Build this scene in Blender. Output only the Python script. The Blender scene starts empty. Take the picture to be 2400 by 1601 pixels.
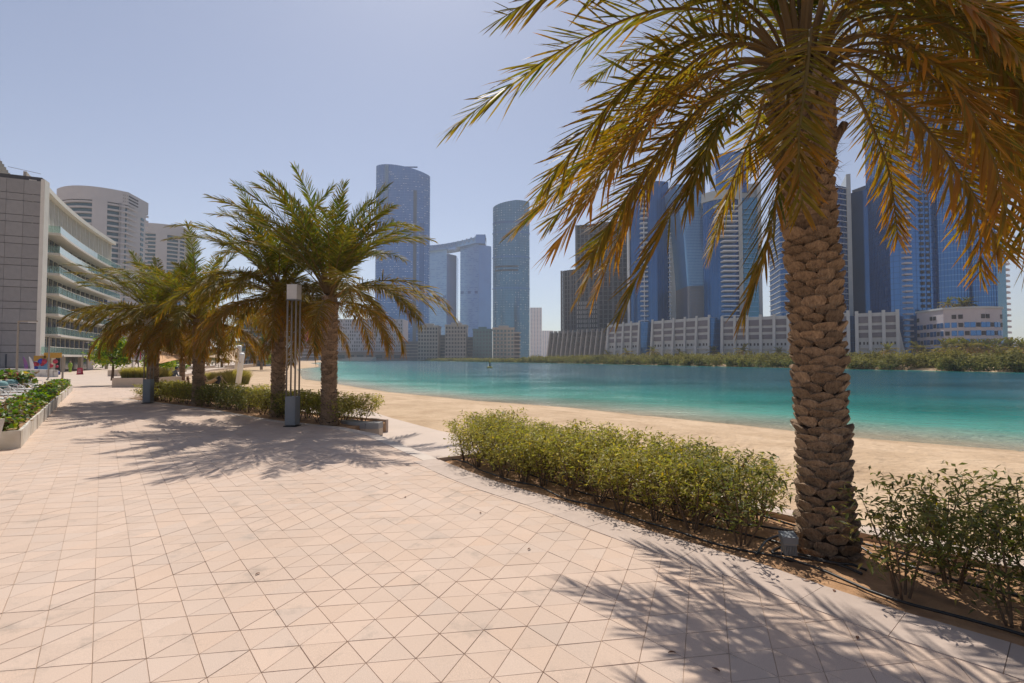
import bpy, math, random
import numpy as np
from mathutils import Vector, noise as mnoise

random.seed(7)
RNG = np.random.default_rng(11)
SC = bpy.context.scene
COL = SC.collection
R = math.radians

# ------------------------------------------------------------------ camera
F, CX, CY, HZ, EYE = 1180.0, 1200.0, 800.5, 840.0, 1.7
TILT = math.atan((HZ - CY) / F)
cam = bpy.data.cameras.new('camera')
cam.lens = F / 2400 * 36
cam.sensor_width = 36
cam.sensor_fit = 'HORIZONTAL'
cam.clip_start = 0.05
cam.clip_end = 9000
cam_o = bpy.data.objects.new('camera', cam)
COL.objects.link(cam_o)
cam_o.location = (0, 0, EYE)
cam_o.rotation_euler = (math.pi / 2 + TILT, 0, 0)
SC.camera = cam_o

# ------------------------------------------------------------------ sky, sun, exposure
SUN_AZ = R(-10)            # sun ahead of the camera, a little to the left
SUN_EL = R(55)
world = bpy.data.worlds.new('World')
SC.world = world
world.use_nodes = True
wn = world.node_tree.nodes
sky = wn.new('ShaderNodeTexSky')
sky.sky_type = 'NISHITA'
sky.sun_disc = False
sky.sun_elevation = SUN_EL
sky.sun_rotation = SUN_AZ
sky.air_density = 1.0
sky.dust_density = 0.6
sky.ozone_density = 3.0
hs_w = wn.new('ShaderNodeHueSaturation')      # dusty desert air: the whole sky a little greyer
hs_w.inputs['Saturation'].default_value = 0.78
hs_w.inputs['Hue'].default_value = 0.508
world.node_tree.links.new(sky.outputs[0], hs_w.inputs['Color'])
world.node_tree.links.new(hs_w.outputs[0], wn['Background'].inputs[0])
wn['Background'].inputs[1].default_value = 0.096
sun = bpy.data.lights.new('sun', 'SUN')
sun.energy = 4.7
sun.angle = R(0.53)
sun.color = (1.0, 0.94, 0.85)
sun_o = bpy.data.objects.new('sun', sun)
COL.objects.link(sun_o)
sd = Vector((math.sin(SUN_AZ) * math.cos(SUN_EL), math.cos(SUN_AZ) * math.cos(SUN_EL), math.sin(SUN_EL)))
sun_o.rotation_euler = (-sd).to_track_quat('-Z', 'Y').to_euler()
sun_o.location = (-30, 60, 90)
SC.view_settings.view_transform = 'Standard'
SC.view_settings.look = 'None'
SC.view_settings.exposure = 0.0
SC.view_settings.gamma = 1.0
SC.view_settings.use_curve_mapping = False
SC.cycles.max_bounces = 6
SC.cycles.transparent_max_bounces = 12
SC.cycles.volume_bounces = 1

# ------------------------------------------------------------------ helpers
ct, st = math.cos(TILT), math.sin(TILT)


def ray(px, py):
    x, y = (px - CX) / F, (CY - py) / F
    return np.array([x, ct - st * y, st + ct * y])


def P(px, py, Y):
    d = ray(px, py)
    return np.array([0, 0, EYE]) + d * (Y / d[1])


def gz(y):
    return -0.01 * np.clip(np.asarray(y, float) - 20, 0, 50)


def GG(px, py, dz=0.0):
    d = ray(px, py)
    z = 0.0
    for _ in range(25):
        s = (z + dz - EYE) / d[2]
        z = float(gz(d[1] * s))
    return np.array([d[0] * s, d[1] * s, z + dz])


def ZP(py, Y):
    return float(P(1200, py, Y)[2])


def XP(px, Y):
    return float(P(px, 840, Y)[0])


def tag(o, label=None, cat=None, group=None, kind=None):
    if label: o['label'] = label
    if cat: o['category'] = cat
    if group: o['group'] = group
    if kind: o['kind'] = kind
    return o


def empty(name, loc, rz=0.0, label=None, cat=None, group=None):
    o = bpy.data.objects.new(name, None)
    o.empty_display_size = 0.2
    COL.objects.link(o)
    o.location = tuple(float(v) for v in loc)
    o.rotation_euler = (0, 0, rz)
    return tag(o, label, cat, group)


def mesh(name, V, quads=None, tris=None, ngons=None, col=None, smooth=False, mats=None, midx=None):
    V = np.asarray(V, dtype=np.float32).reshape(-1, 3)
    me = bpy.data.meshes.new(name)
    loops, starts, tot = [], [], 0
    for arr, k in ((quads, 4), (tris, 3)):
        if arr is not None and len(arr):
            a = np.asarray(arr, dtype=np.int32).reshape(-1, k)
            loops.append(a.ravel())
            starts.append(tot + np.arange(len(a), dtype=np.int32) * k)
            tot += a.size
    if ngons:
        for n in ngons:
            loops.append(np.asarray(n, dtype=np.int32))
            starts.append(np.array([tot], dtype=np.int32))
            tot += len(n)
    L = np.concatenate(loops)
    S = np.concatenate(starts)
    me.vertices.add(len(V))
    me.vertices.foreach_set('co', V.ravel())
    me.loops.add(len(L))
    me.loops.foreach_set('vertex_index', L)
    me.polygons.add(len(S))
    me.polygons.foreach_set('loop_start', S)
    if mats:
        for m in mats:
            me.materials.append(m)
    if midx is not None:
        me.polygons.foreach_set('material_index', np.asarray(midx, dtype=np.int32))
    me.update(calc_edges=True)
    me.validate()
    me.polygons.foreach_set('use_smooth', np.full(len(me.polygons), bool(smooth)))
    if col is not None:
        a = me.color_attributes.new('col', 'FLOAT_COLOR', 'POINT')
        c = np.ones((len(V), 4), dtype=np.float32)
        c[:, :3] = col
        a.data.foreach_set('color', c.ravel())
    return me


def link(name, me, parent=None, loc=(0, 0, 0), rot=(0, 0, 0), scale=None, world_mesh=False):
    o = bpy.data.objects.new(name, me)
    COL.objects.link(o)
    if parent is not None:
        o.parent = parent
        if world_mesh:
            L = Vector((0, 0, 0))
            q = parent
            while q is not None:
                L += q.location
                q = q.parent
            o.location = Vector(loc) - L
        else:
            o.location = loc
    else:
        o.location = loc
    o.rotation_euler = rot
    if scale is not None:
        o.scale = scale if hasattr(scale, '__len__') else (scale,) * 3
    return o


def copy_tree(o, parent=None):
    c = o.copy()
    COL.objects.link(c)
    c.parent = parent
    for ch in list(o.children):
        copy_tree(ch, c)
    return c


class MB:
    def __init__(s):
        s.V, s.F, s.n = [], [], 0

    def add(s, V, Fs):
        s.V.extend([tuple(float(q) for q in v) for v in V])
        s.F.extend([[i + s.n for i in f] for f in Fs])
        s.n = len(s.V)
        return s

    def hexa(s, p):  # 8 pts: bottom 4 ccw, top 4
        return s.add(p, [(3, 2, 1, 0), (4, 5, 6, 7), (0, 1, 5, 4), (1, 2, 6, 5), (2, 3, 7, 6), (3, 0, 4, 7)])

    def box(s, c, size, rz=0.0):
        hx, hy, hz = [v / 2 for v in size]
        co, si = math.cos(rz), math.sin(rz)
        pts = []
        for z in (-hz, hz):
            for x, y in ((-hx, -hy), (hx, -hy), (hx, hy), (-hx, hy)):
                pts.append((c[0] + x * co - y * si, c[1] + x * si + y * co, c[2] + z))
        return s.hexa(pts)

    def bbox(s, x0, x1, y0, y1, z0, z1):
        return s.box(((x0 + x1) / 2, (y0 + y1) / 2, (z0 + z1) / 2), (x1 - x0, y1 - y0, z1 - z0))

    def prism(s, poly, z0, z1):
        n = len(poly)
        z0 = [z0] * n if not hasattr(z0, '__len__') else z0
        z1 = [z1] * n if not hasattr(z1, '__len__') else z1
        V = [(p[0], p[1], z0[i]) for i, p in enumerate(poly)] + [(p[0], p[1], z1[i]) for i, p in enumerate(poly)]
        Fs = [tuple(range(n - 1, -1, -1)), tuple(range(n, 2 * n))]
        Fs += [(i, (i + 1) % n, n + (i + 1) % n, n + i) for i in range(n)]
        return s.add(V, Fs)

    def tube(s, pts, r, seg=8, caps=True):
        pts = [Vector(p) for p in pts]
        n = len(pts)
        rs = [r] * n if not hasattr(r, '__len__') else list(r)
        V, Fs = [], []
        prev = None
        for i, p in enumerate(pts):
            t = (pts[min(i + 1, n - 1)] - pts[max(i - 1, 0)]).normalized()
            a = prev if prev is not None else (Vector((0, 0, 1)) if abs(t.z) < 0.9 else Vector((1, 0, 0)))
            u = t.cross(a)
            if u.length < 1e-6:
                u = t.cross(Vector((0, 1, 0)))
            u.normalize()
            w = u.cross(t).normalized()
            prev = w
            for k in range(seg):
                an = 2 * math.pi * k / seg
                V.append(p + (u * math.cos(an) + w * math.sin(an)) * rs[i])
        for i in range(n - 1):
            for k in range(seg):
                a, b = i * seg + k, i * seg + (k + 1) % seg
                Fs.append((b, a, a + seg, b + seg))
        if caps:
            Fs.append(tuple(range(seg)))
            Fs.append(tuple((n - 1) * seg + k for k in range(seg - 1, -1, -1)))
        return s.add(V, Fs)

    def lathe(s, prof, c=(0, 0, 0), seg=16):
        V, Fs = [], []
        for r, z in prof:
            for k in range(seg):
                a = 2 * math.pi * k / seg
                V.append((c[0] + r * math.cos(a), c[1] + r * math.sin(a), c[2] + z))
        for i in range(len(prof) - 1):
            for k in range(seg):
                a, b = i * seg + k, i * seg + (k + 1) % seg
                Fs.append((a, b, b + seg, a + seg))
        Fs.append(tuple(range(seg - 1, -1, -1)))
        Fs.append(tuple((len(prof) - 1) * seg + k for k in range(seg)))
        return s.add(V, Fs)

    def me(s, name, mat, smooth=False):
        m = bpy.data.meshes.new(name)
        m.from_pydata(s.V, [], s.F)
        if mat:
            m.materials.append(mat)
        m.update()
        if smooth:
            m.polygons.foreach_set('use_smooth', np.ones(len(m.polygons), dtype=bool))
        return m

    def build(s, name, mat, parent=None, smooth=False, world_mesh=False, loc=(0, 0, 0), rot=(0, 0, 0)):
        return link(name, s.me(name, mat, smooth), parent, loc, rot, world_mesh=world_mesh)


# ------------------------------------------------------------------ materials
MATS = {}


def nt_new(name):
    m = bpy.data.materials.new(name)
    m.use_nodes = True
    nt = m.node_tree
    return m, nt, nt.nodes['Principled BSDF']


def pm(name, c1, c2=None, scale=4.0, rough=0.6, bump=0.0, bscale=None, metal=0.0, spec=0.5, rnd=0.0, detail=6, c3=None, s3=0.4, coords='Object', trans=0.0, stretch=None, bdist=0.02):
    m, nt, b = nt_new(name)
    N, Lk = nt.nodes, nt.links
    tc = N.new('ShaderNodeTexCoord')
    if c2 is None:
        c2 = tuple(v * 0.85 for v in c1)
    vec = tc.outputs[coords]
    if stretch:
        mpn = N.new('ShaderNodeMapping')
        mpn.inputs['Scale'].default_value = stretch
        Lk.new(vec, mpn.inputs['Vector'])
        vec = mpn.outputs[0]
    no = N.new('ShaderNodeTexNoise')
    no.inputs['Scale'].default_value = scale
    no.inputs['Detail'].default_value = detail
    no.inputs['Roughness'].default_value = 0.65
    Lk.new(vec, no.inputs['Vector'])
    mr = N.new('ShaderNodeMapRange')
    mr.inputs[1].default_value, mr.inputs[2].default_value = 0.33, 0.67
    Lk.new(no.outputs[0], mr.inputs[0])
    mx = N.new('ShaderNodeMix')
    mx.data_type = 'RGBA'
    mx.inputs[6].default_value = (*c1, 1)
    mx.inputs[7].default_value = (*c2, 1)
    Lk.new(mr.outputs[0], mx.inputs[0])
    out = mx.outputs[2]
    if c3 is not None:
        n3 = N.new('ShaderNodeTexNoise')
        n3.inputs['Scale'].default_value = s3
        n3.inputs['Detail'].default_value = 5
        Lk.new(tc.outputs[coords], n3.inputs['Vector'])
        r3 = N.new('ShaderNodeMapRange')
        r3.inputs[1].default_value, r3.inputs[2].default_value = 0.5, 0.72
        Lk.new(n3.outputs[0], r3.inputs[0])
        m3 = N.new('ShaderNodeMix')
        m3.data_type = 'RGBA'
        Lk.new(r3.outputs[0], m3.inputs[0])
        Lk.new(out, m3.inputs[6])
        m3.inputs[7].default_value = (*c3, 1)
        out = m3.outputs[2]
    if rnd:
        oi = N.new('ShaderNodeObjectInfo')
        r2 = N.new('ShaderNodeMapRange')
        r2.inputs[3].default_value, r2.inputs[4].default_value = 1 - rnd, 1 + rnd
        Lk.new(oi.outputs['Random'], r2.inputs[0])
        hs = N.new('ShaderNodeHueSaturation')
        Lk.new(r2.outputs[0], hs.inputs['Value'])
        Lk.new(out, hs.inputs['Color'])
        out = hs.outputs[0]
    Lk.new(out, b.inputs['Base Color'])
    b.inputs['Roughness'].default_value = rough
    b.inputs['Metallic'].default_value = metal
    b.inputs['Specular IOR Level'].default_value = spec
    if trans:
        b.inputs['Transmission Weight'].default_value = trans
    if bump:
        n2 = N.new('ShaderNodeTexNoise')
        n2.inputs['Scale'].default_value = bscale or scale * 4
        n2.inputs['Detail'].default_value = 6
        Lk.new(vec, n2.inputs['Vector'])
        bp = N.new('ShaderNodeBump')
        bp.inputs['Strength'].default_value = bump
        bp.inputs['Distance'].default_value = bdist
        Lk.new(n2.outputs[0], bp.inputs['Height'])
        Lk.new(bp.outputs[0], b.inputs['Normal'])
    MATS[name] = m
    return m


def leafmat(name, gain=1.0, transl=0.35, rough=0.45, tgain=1.6, hue=0.0, rnd=0.12, spec=0.4):
    m, nt, b = nt_new(name)
    N, Lk = nt.nodes, nt.links
    at = N.new('ShaderNodeAttribute')
    at.attribute_name = 'col'
    oi = N.new('ShaderNodeObjectInfo')
    mr = N.new('ShaderNodeMapRange')
    mr.inputs[3].default_value, mr.inputs[4].default_value = gain * (1 - rnd), gain * (1 + rnd)
    Lk.new(oi.outputs['Random'], mr.inputs[0])
    hs = N.new('ShaderNodeHueSaturation')
    hs.inputs['Hue'].default_value = 0.5 + hue
    Lk.new(mr.outputs[0], hs.inputs['Value'])
    Lk.new(at.outputs['Color'], hs.inputs['Color'])
    Lk.new(hs.outputs[0], b.inputs['Base Color'])
    b.inputs['Roughness'].default_value = rough
    b.inputs['Specular IOR Level'].default_value = spec
    tr = N.new('ShaderNodeBsdfTranslucent')
    h2 = N.new('ShaderNodeHueSaturation')
    h2.inputs['Value'].default_value = tgain
    h2.inputs['Saturation'].default_value = 1.15
    Lk.new(hs.outputs[0], h2.inputs['Color'])
    Lk.new(h2.outputs[0], tr.inputs['Color'])
    ms = N.new('ShaderNodeMixShader')
    ms.inputs[0].default_value = transl
    Lk.new(b.outputs[0], ms.inputs[1])
    Lk.new(tr.outputs[0], ms.inputs[2])
    Lk.new(ms.outputs[0], N['Material Output'].inputs[0])
    MATS[name] = m
    return m


M = MATS
pm('joint', (0.50, 0.375, 0.28), (0.33, 0.235, 0.165), 3.0, 0.95, 0.3)
pm('stone_pave', (0.56, 0.44, 0.35), (0.50, 0.385, 0.30), 2.0, 0.8, 0.05, 60, c3=(0.45, 0.35, 0.28), s3=0.5)
pm('border', (0.53, 0.42, 0.35), (0.46, 0.36, 0.30), 6, 0.85, 0.1, 60, rnd=0.05)
pm('edge_stone', (0.60, 0.50, 0.42), (0.54, 0.45, 0.38), 6, 0.8, 0.08, 60, rnd=0.04)
pm('soil', (0.52, 0.30, 0.155), (0.36, 0.195, 0.095), 7, 0.95, 0.6, 60, c3=(0.20, 0.115, 0.06), s3=3)
pm('curb', (0.55, 0.44, 0.36), None, 8, 0.85, 0.1)
pm('walk', (0.60, 0.48, 0.40), (0.55, 0.44, 0.36), 1.2, 0.85, 0.08, 30)
pm('bark', (0.42, 0.29, 0.185), (0.17, 0.108, 0.066), 9, 0.9, 0.9, 22, rnd=0.3, stretch=(4, 4, 0.7))
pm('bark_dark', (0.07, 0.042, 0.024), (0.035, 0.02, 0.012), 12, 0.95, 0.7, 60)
pm('fibre', (0.16, 0.085, 0.04), (0.07, 0.04, 0.02), 30, 0.95, 0.6, 90)
pm('twig', (0.17, 0.105, 0.06), (0.10, 0.06, 0.035), 20, 0.85, 0.3)
pm('hose', (0.012, 0.012, 0.013), (0.03, 0.026, 0.022), 14, 0.4)
pm('lamp_grey', (0.22, 0.235, 0.25), (0.19, 0.205, 0.22), 5, 0.5, metal=0.3)
pm('pole_tan', (0.33, 0.285, 0.235), (0.28, 0.24, 0.20), 5, 0.45, metal=0.2)
pm('lamp_head', (0.62, 0.60, 0.57), None, 5, 0.4)
pm('alu', (0.30, 0.285, 0.27), (0.24, 0.225, 0.21), 18, 0.45, metal=0.4)
pm('white_planter', (0.74, 0.70, 0.63), (0.64, 0.59, 0.51), 3, 0.55, 0.03, c3=(0.5, 0.43, 0.34), s3=1.4)
pm('cream_wall', (0.62, 0.50, 0.38), (0.55, 0.44, 0.33), 3, 0.8, 0.06, 40)
pm('white_paint', (0.78, 0.76, 0.72), (0.70, 0.68, 0.64), 3, 0.5)
pm('stained_wall', (0.74, 0.70, 0.63), (0.66, 0.62, 0.55), 3, 0.7, c3=(0.25, 0.21, 0.18), s3=1.2)
pm('sling', (0.12, 0.105, 0.09), (0.08, 0.07, 0.06), 30, 0.8)
pm('sling_light', (0.58, 0.57, 0.54), None, 8, 0.7)
pm('teal_cloth', (0.20, 0.36, 0.36), (0.16, 0.30, 0.30), 8, 0.85)
pm('facade_tile', (0.30, 0.285, 0.28), (0.255, 0.245, 0.24), 1.5, 0.6, rnd=0.06)
pm('facade_joint', (0.06, 0.06, 0.065), None, 3, 0.8)
pm('render_white', (0.72, 0.68, 0.61), (0.66, 0.62, 0.55), 1, 0.7)
pm('render_beige', (0.50, 0.44, 0.36), (0.45, 0.39, 0.32), 1, 0.75)
pm('soffit', (0.62, 0.50, 0.39), None, 1, 0.7)
pm('glass_dark', (0.02, 0.03, 0.05), (0.03, 0.045, 0.075), 0.5, 0.08, spec=0.8)
pm('glass_aqua', (0.56, 0.66, 0.63), (0.50, 0.61, 0.58), 0.6, 0.15, spec=0.6)
pm('glass_green', (0.06, 0.13, 0.15), (0.045, 0.10, 0.12), 0.4, 0.08, metal=0.3)
pm('sail', (0.58, 0.31, 0.13), (0.52, 0.27, 0.11), 6, 0.8)
pm('sail_light', (0.66, 0.46, 0.28), (0.60, 0.42, 0.26), 6, 0.8)
pm('rust', (0.17, 0.07, 0.035), (0.10, 0.045, 0.025), 9, 0.85)
pm('black', (0.013, 0.013, 0.015), None, 6, 0.5)
pm('rope', (0.42, 0.30, 0.17), None, 20, 0.9)
pm('red', (0.50, 0.03, 0.06), (0.40, 0.02, 0.05), 6, 0.5)
pm('blue', (0.02, 0.05, 0.42), None, 6, 0.5)
pm('skyblue', (0.14, 0.33, 0.55), None, 6, 0.5)
pm('yellow', (0.62, 0.33, 0.03), None, 6, 0.6)
pm('purple', (0.13, 0.08, 0.35), (0.35, 0.10, 0.16), 1.2, 0.7)
pm('sign_white', (0.74, 0.71, 0.72), None, 8, 0.4)
pm('sign_ink', (0.10, 0.09, 0.10), None, 8, 0.6)
pm('sign_green', (0.02, 0.20, 0.12), None, 8, 0.5)
pm('hivis', (0.35, 0.55, 0.05), None, 8, 0.7)
pm('skin', (0.42, 0.25, 0.17), None, 8, 0.6)
pm('shirt', (0.10, 0.12, 0.16), None, 8, 0.85)
pm('concrete', (0.36, 0.345, 0.33), (0.28, 0.27, 0.26), 0.25, 0.85, rnd=0.08)
pm('concrete_dark', (0.17, 0.165, 0.17), (0.12, 0.118, 0.125), 0.25, 0.85)
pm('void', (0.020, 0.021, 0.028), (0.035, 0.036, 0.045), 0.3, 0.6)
pm('podium', (0.46, 0.49, 0.50), (0.40, 0.43, 0.445), 0.2, 0.7)
pm('screen', (0.16, 0.155, 0.185), (0.13, 0.125, 0.155), 0.6, 0.7, rnd=0.06)
pm('brownstone', (0.25, 0.18, 0.15), (0.20, 0.145, 0.125), 0.1, 0.8)
pm('block_beige', (0.40, 0.36, 0.32), (0.35, 0.315, 0.28), 0.2, 0.8)
pm('lilac', (0.50, 0.47, 0.50), (0.44, 0.41, 0.45), 0.2, 0.75)
pm('tower_white', (0.50, 0.485, 0.49), (0.45, 0.435, 0.44), 0.1, 0.7)
pm('band_white', (0.68, 0.70, 0.72), None, 0.2, 0.5)
pm('band_blue', (0.08, 0.16, 0.30), None, 0.2, 0.4)
pm('buoy', (0.45, 0.38, 0.03), None, 3, 0.5)


def glassm(name, c1, c2, metal=0.55, rough=0.10, scale=0.05):
    return pm(name, c1, c2, scale, rough, 0.25, 0.12, metal=metal, spec=0.6, bdist=0.6)


glassm('g_blue', (0.065, 0.20, 0.46), (0.045, 0.155, 0.38))
glassm('g_deep', (0.03, 0.12, 0.30), (0.02, 0.085, 0.22), 0.65)
glassm('g_teal', (0.05, 0.20, 0.32), (0.035, 0.15, 0.25))
glassm('g_pale', (0.20, 0.37, 0.56), (0.16, 0.31, 0.49))
glassm('g_grey', (0.24, 0.23, 0.25), (0.19, 0.19, 0.21), 0.35, 0.2)
leafmat('palm_leaf', 0.82, 0.46, 0.55, 1.7, rnd=0.2, spec=0.25)
leafmat('row_palm_leaf', 0.80, 0.44, 0.55, 1.6, rnd=0.2, spec=0.25)
leafmat('shrub_leaf', 1.0, 0.40, 0.5, 1.7, rnd=0.10)
leafmat('mangrove_leaf', 1.0, 0.30, 0.7, 1.3, rnd=0.0, spec=0.1)


def baluster_mat():
    m, nt, b = nt_new('balustrade_glass')
    N, Lk = nt.nodes, nt.links
    b.inputs['Base Color'].default_value = (0.45, 0.58, 0.55, 1)
    b.inputs['Roughness'].default_value = 0.08
    tr = N.new('ShaderNodeBsdfTransparent')
    tr.inputs[0].default_value = (0.80, 0.92, 0.89, 1)
    ms = N.new('ShaderNodeMixShader')
    ms.inputs[0].default_value = 0.22
    Lk.new(tr.outputs[0], ms.inputs[1])
    Lk.new(b.outputs[0], ms.inputs[2])
    Lk.new(ms.outputs[0], N['Material Output'].inputs[0])
    M['balustrade_glass'] = m


baluster_mat()


def paver_mat():
    m, nt, b = nt_new('paver')
    N, Lk = nt.nodes, nt.links
    ge = N.new('ShaderNodeNewGeometry')
    at = N.new('ShaderNodeAttribute')
    at.attribute_name = 'col'
    big = N.new('ShaderNodeTexNoise')
    big.inputs['Scale'].default_value = 0.55
    big.inputs['Detail'].default_value = 6
    Lk.new(ge.outputs['Position'], big.inputs['Vector'])
    r1 = N.new('ShaderNodeMapRange')
    r1.inputs[1].default_value, r1.inputs[2].default_value = 0.35, 0.7
    Lk.new(big.outputs[0], r1.inputs[0])
    m1 = N.new('ShaderNodeMix')
    m1.data_type = 'RGBA'
    m1.inputs[6].default_value = (0.625, 0.475, 0.375, 1)
    m1.inputs[7].default_value = (0.57, 0.43, 0.335, 1)
    Lk.new(r1.outputs[0], m1.inputs[0])
    sp = N.new('ShaderNodeTexNoise')          # stains
    sp.inputs['Scale'].default_value = 2.1
    sp.inputs['Detail'].default_value = 7
    sp.inputs['Roughness'].default_value = 0.7
    Lk.new(ge.outputs['Position'], sp.inputs['Vector'])
    r2 = N.new('ShaderNodeMapRange')
    r2.inputs[1].default_value, r2.inputs[2].default_value = 0.57, 0.74
    r2.inputs[4].default_value = 0.85
    Lk.new(sp.outputs[0], r2.inputs[0])
    m2 = N.new('ShaderNodeMix')
    m2.data_type = 'RGBA'
    Lk.new(r2.outputs[0], m2.inputs[0])
    Lk.new(m1.outputs[2], m2.inputs[6])
    m2.inputs[7].default_value = (0.36, 0.29, 0.235, 1)
    fine = N.new('ShaderNodeTexNoise')        # aggregate speckle
    fine.inputs['Scale'].default_value = 260
    fine.inputs['Detail'].default_value = 3
    Lk.new(ge.outputs['Position'], fine.inputs['Vector'])
    r3 = N.new('ShaderNodeMapRange')
    r3.inputs[1].default_value, r3.inputs[2].default_value = 0.3, 0.7
    r3.inputs[3].default_value, r3.inputs[4].default_value = 0.82, 1.12
    Lk.new(fine.outputs[0], r3.inputs[0])
    vm = N.new('ShaderNodeVectorMath')
    vm.operation = 'SCALE'
    Lk.new(m2.outputs[2], vm.inputs[0])
    Lk.new(r3.outputs[0], vm.inputs['Scale'])
    mu = N.new('ShaderNodeVectorMath')
    mu.operation = 'MULTIPLY'
    Lk.new(vm.outputs[0], mu.inputs[0])
    Lk.new(at.outputs['Color'], mu.inputs[1])
    Lk.new(mu.outputs[0], b.inputs['Base Color'])
    b.inputs['Roughness'].default_value = 0.85
    b.inputs['Specular IOR Level'].default_value = 0.25
    bp = N.new('ShaderNodeBump')
    bp.inputs['Strength'].default_value = 0.25
    bp.inputs['Distance'].default_value = 0.004
    Lk.new(fine.outputs[0], bp.inputs['Height'])
    Lk.new(bp.outputs[0], b.inputs['Normal'])
    M['paver'] = m


paver_mat()


def sand_mat():
    m, nt, b = nt_new('sand')
    N, Lk = nt.nodes, nt.links
    ge = N.new('ShaderNodeNewGeometry')
    at = N.new('ShaderNodeAttribute')
    at.attribute_name = 'col'          # r: wetness near the water line
    n1 = N.new('ShaderNodeTexNoise')
    n1.inputs['Scale'].default_value = 0.5
    n1.inputs['Detail'].default_value = 8
    n1.inputs['Roughness'].default_value = 0.65
    Lk.new(ge.outputs['Position'], n1.inputs['Vector'])
    r1 = N.new('ShaderNodeMapRange')
    r1.inputs[1].default_value, r1.inputs[2].default_value = 0.35, 0.68
    Lk.new(n1.outputs[0], r1.inputs[0])
    mx = N.new('ShaderNodeMix')
    mx.data_type = 'RGBA'
    mx.inputs[6].default_value = (0.62, 0.455, 0.305, 1)
    mx.inputs[7].default_value = (0.44, 0.305, 0.19, 1)
    Lk.new(r1.outputs[0], mx.inputs[0])
    sx = N.new('ShaderNodeSeparateColor')
    Lk.new(at.outputs['Color'], sx.inputs[0])
    m2 = N.new('ShaderNodeMix')
    m2.data_type = 'RGBA'
    Lk.new(sx.outputs[0], m2.inputs[0])
    Lk.new(mx.outputs[2], m2.inputs[6])
    m2.inputs[7].default_value = (0.36, 0.26, 0.165, 1)
    Lk.new(m2.outputs[2], b.inputs['Base Color'])
    b.inputs['Roughness'].default_value = 0.95
    b.inputs['Specular IOR Level'].default_value = 0.15
    n2 = N.new('ShaderNodeTexNoise')
    n2.inputs['Scale'].default_value = 5.0
    n2.inputs['Detail'].default_value = 5
    Lk.new(ge.outputs['Position'], n2.inputs['Vector'])
    bp = N.new('ShaderNodeBump')
    bp.inputs['Strength'].default_value = 0.9
    bp.inputs['Distance'].default_value = 0.10
    Lk.new(n2.outputs[0], bp.inputs['Height'])
    Lk.new(bp.outputs[0], b.inputs['Normal'])
    M['sand'] = m


sand_mat()


def water_mat():
    m, nt, b = nt_new('water')
    N, Lk = nt.nodes, nt.links
    ge = N.new('ShaderNodeNewGeometry')
    at = N.new('ShaderNodeAttribute')
    at.attribute_name = 'col'          # r: depth of water 0..1
    sx = N.new('ShaderNodeSeparateColor')
    Lk.new(at.outputs['Color'], sx.inputs[0])
    n0 = N.new('ShaderNodeTexNoise')
    n0.inputs['Scale'].default_value = 0.09
    n0.inputs['Detail'].default_value = 4
    Lk.new(ge.outputs['Position'], n0.inputs['Vector'])
    ma = N.new('ShaderNodeMath')
    ma.operation = 'MULTIPLY_ADD'
    ma.inputs[1].default_value = 0.10
    Lk.new(n0.outputs[0], ma.inputs[0])
    Lk.new(sx.outputs[0], ma.inputs[2])
    ad = N.new('ShaderNodeMath')
    ad.operation = 'SUBTRACT'
    ad.inputs[1].default_value = 0.05
    Lk.new(ma.outputs[0], ad.inputs[0])
    cr = N.new('ShaderNodeValToRGB')
    e = cr.color_ramp.elements
    e[0].position, e[0].color = 0.0, (0.46, 0.40, 0.28, 1)
    e[1].position, e[1].color = 1.0, (0.005, 0.085, 0.125, 1)
    for p, c in ((0.05, (0.36, 0.44, 0.34, 1)), (0.13, (0.12, 0.40, 0.32, 1)), (0.26, (0.010, 0.235, 0.205, 1)), (0.6, (0.005, 0.125, 0.150, 1))):
        q = e.new(p)
        q.color = c
    Lk.new(ad.outputs[0], cr.inputs[0])
    Lk.new(cr.outputs[0], b.inputs['Base Color'])
    b.inputs['Roughness'].default_value = 0.12
    b.inputs['IOR'].default_value = 1.33
    b.inputs['Specular IOR Level'].default_value = 0.2
    mp = N.new('ShaderNodeMapping')
    mp.inputs['Rotation'].default_value = (0, 0, R(25))
    mp.inputs['Scale'].default_value = (1.0, 2.2, 1.0)
    Lk.new(ge.outputs['Position'], mp.inputs['Vector'])
    w1 = N.new('ShaderNodeTexNoise')
    w1.inputs['Scale'].default_value = 1.5
    w1.inputs['Detail'].default_value = 5
    w1.inputs['Roughness'].default_value = 0.6
    Lk.new(mp.outputs[0], w1.inputs['Vector'])
    w2 = N.new('ShaderNodeTexNoise')       # wind patches
    w2.inputs['Scale'].default_value = 0.055
    w2.inputs['Detail'].default_value = 3
    Lk.new(mp.outputs[0], w2.inputs['Vector'])
    r2 = N.new('ShaderNodeMapRange')
    r2.inputs[1].default_value, r2.inputs[2].default_value = 0.35, 0.65
    r2.inputs[3].default_value, r2.inputs[4].default_value = 0.35, 1.0
    Lk.new(w2.outputs[0], r2.inputs[0])
    w3 = N.new('ShaderNodeTexNoise')       # longer wavelets that read at a distance
    w3.inputs['Scale'].default_value = 0.42
    w3.inputs['Detail'].default_value = 4
    w3.inputs['Roughness'].default_value = 0.65
    Lk.new(mp.outputs[0], w3.inputs['Vector'])
    sm = N.new('ShaderNodeMath')
    sm.operation = 'MULTIPLY_ADD'
    sm.inputs[1].default_value = 2.2
    Lk.new(w3.outputs[0], sm.inputs[0])
    Lk.new(w1.outputs[0], sm.inputs[2])
    bp = N.new('ShaderNodeBump')
    bp.inputs['Distance'].default_value = 0.6
    Lk.new(r2.outputs[0], bp.inputs['Strength'])
    Lk.new(sm.outputs[0], bp.inputs['Height'])
    Lk.new(bp.outputs[0], b.inputs['Normal'])
    M['water'] = m


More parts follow.
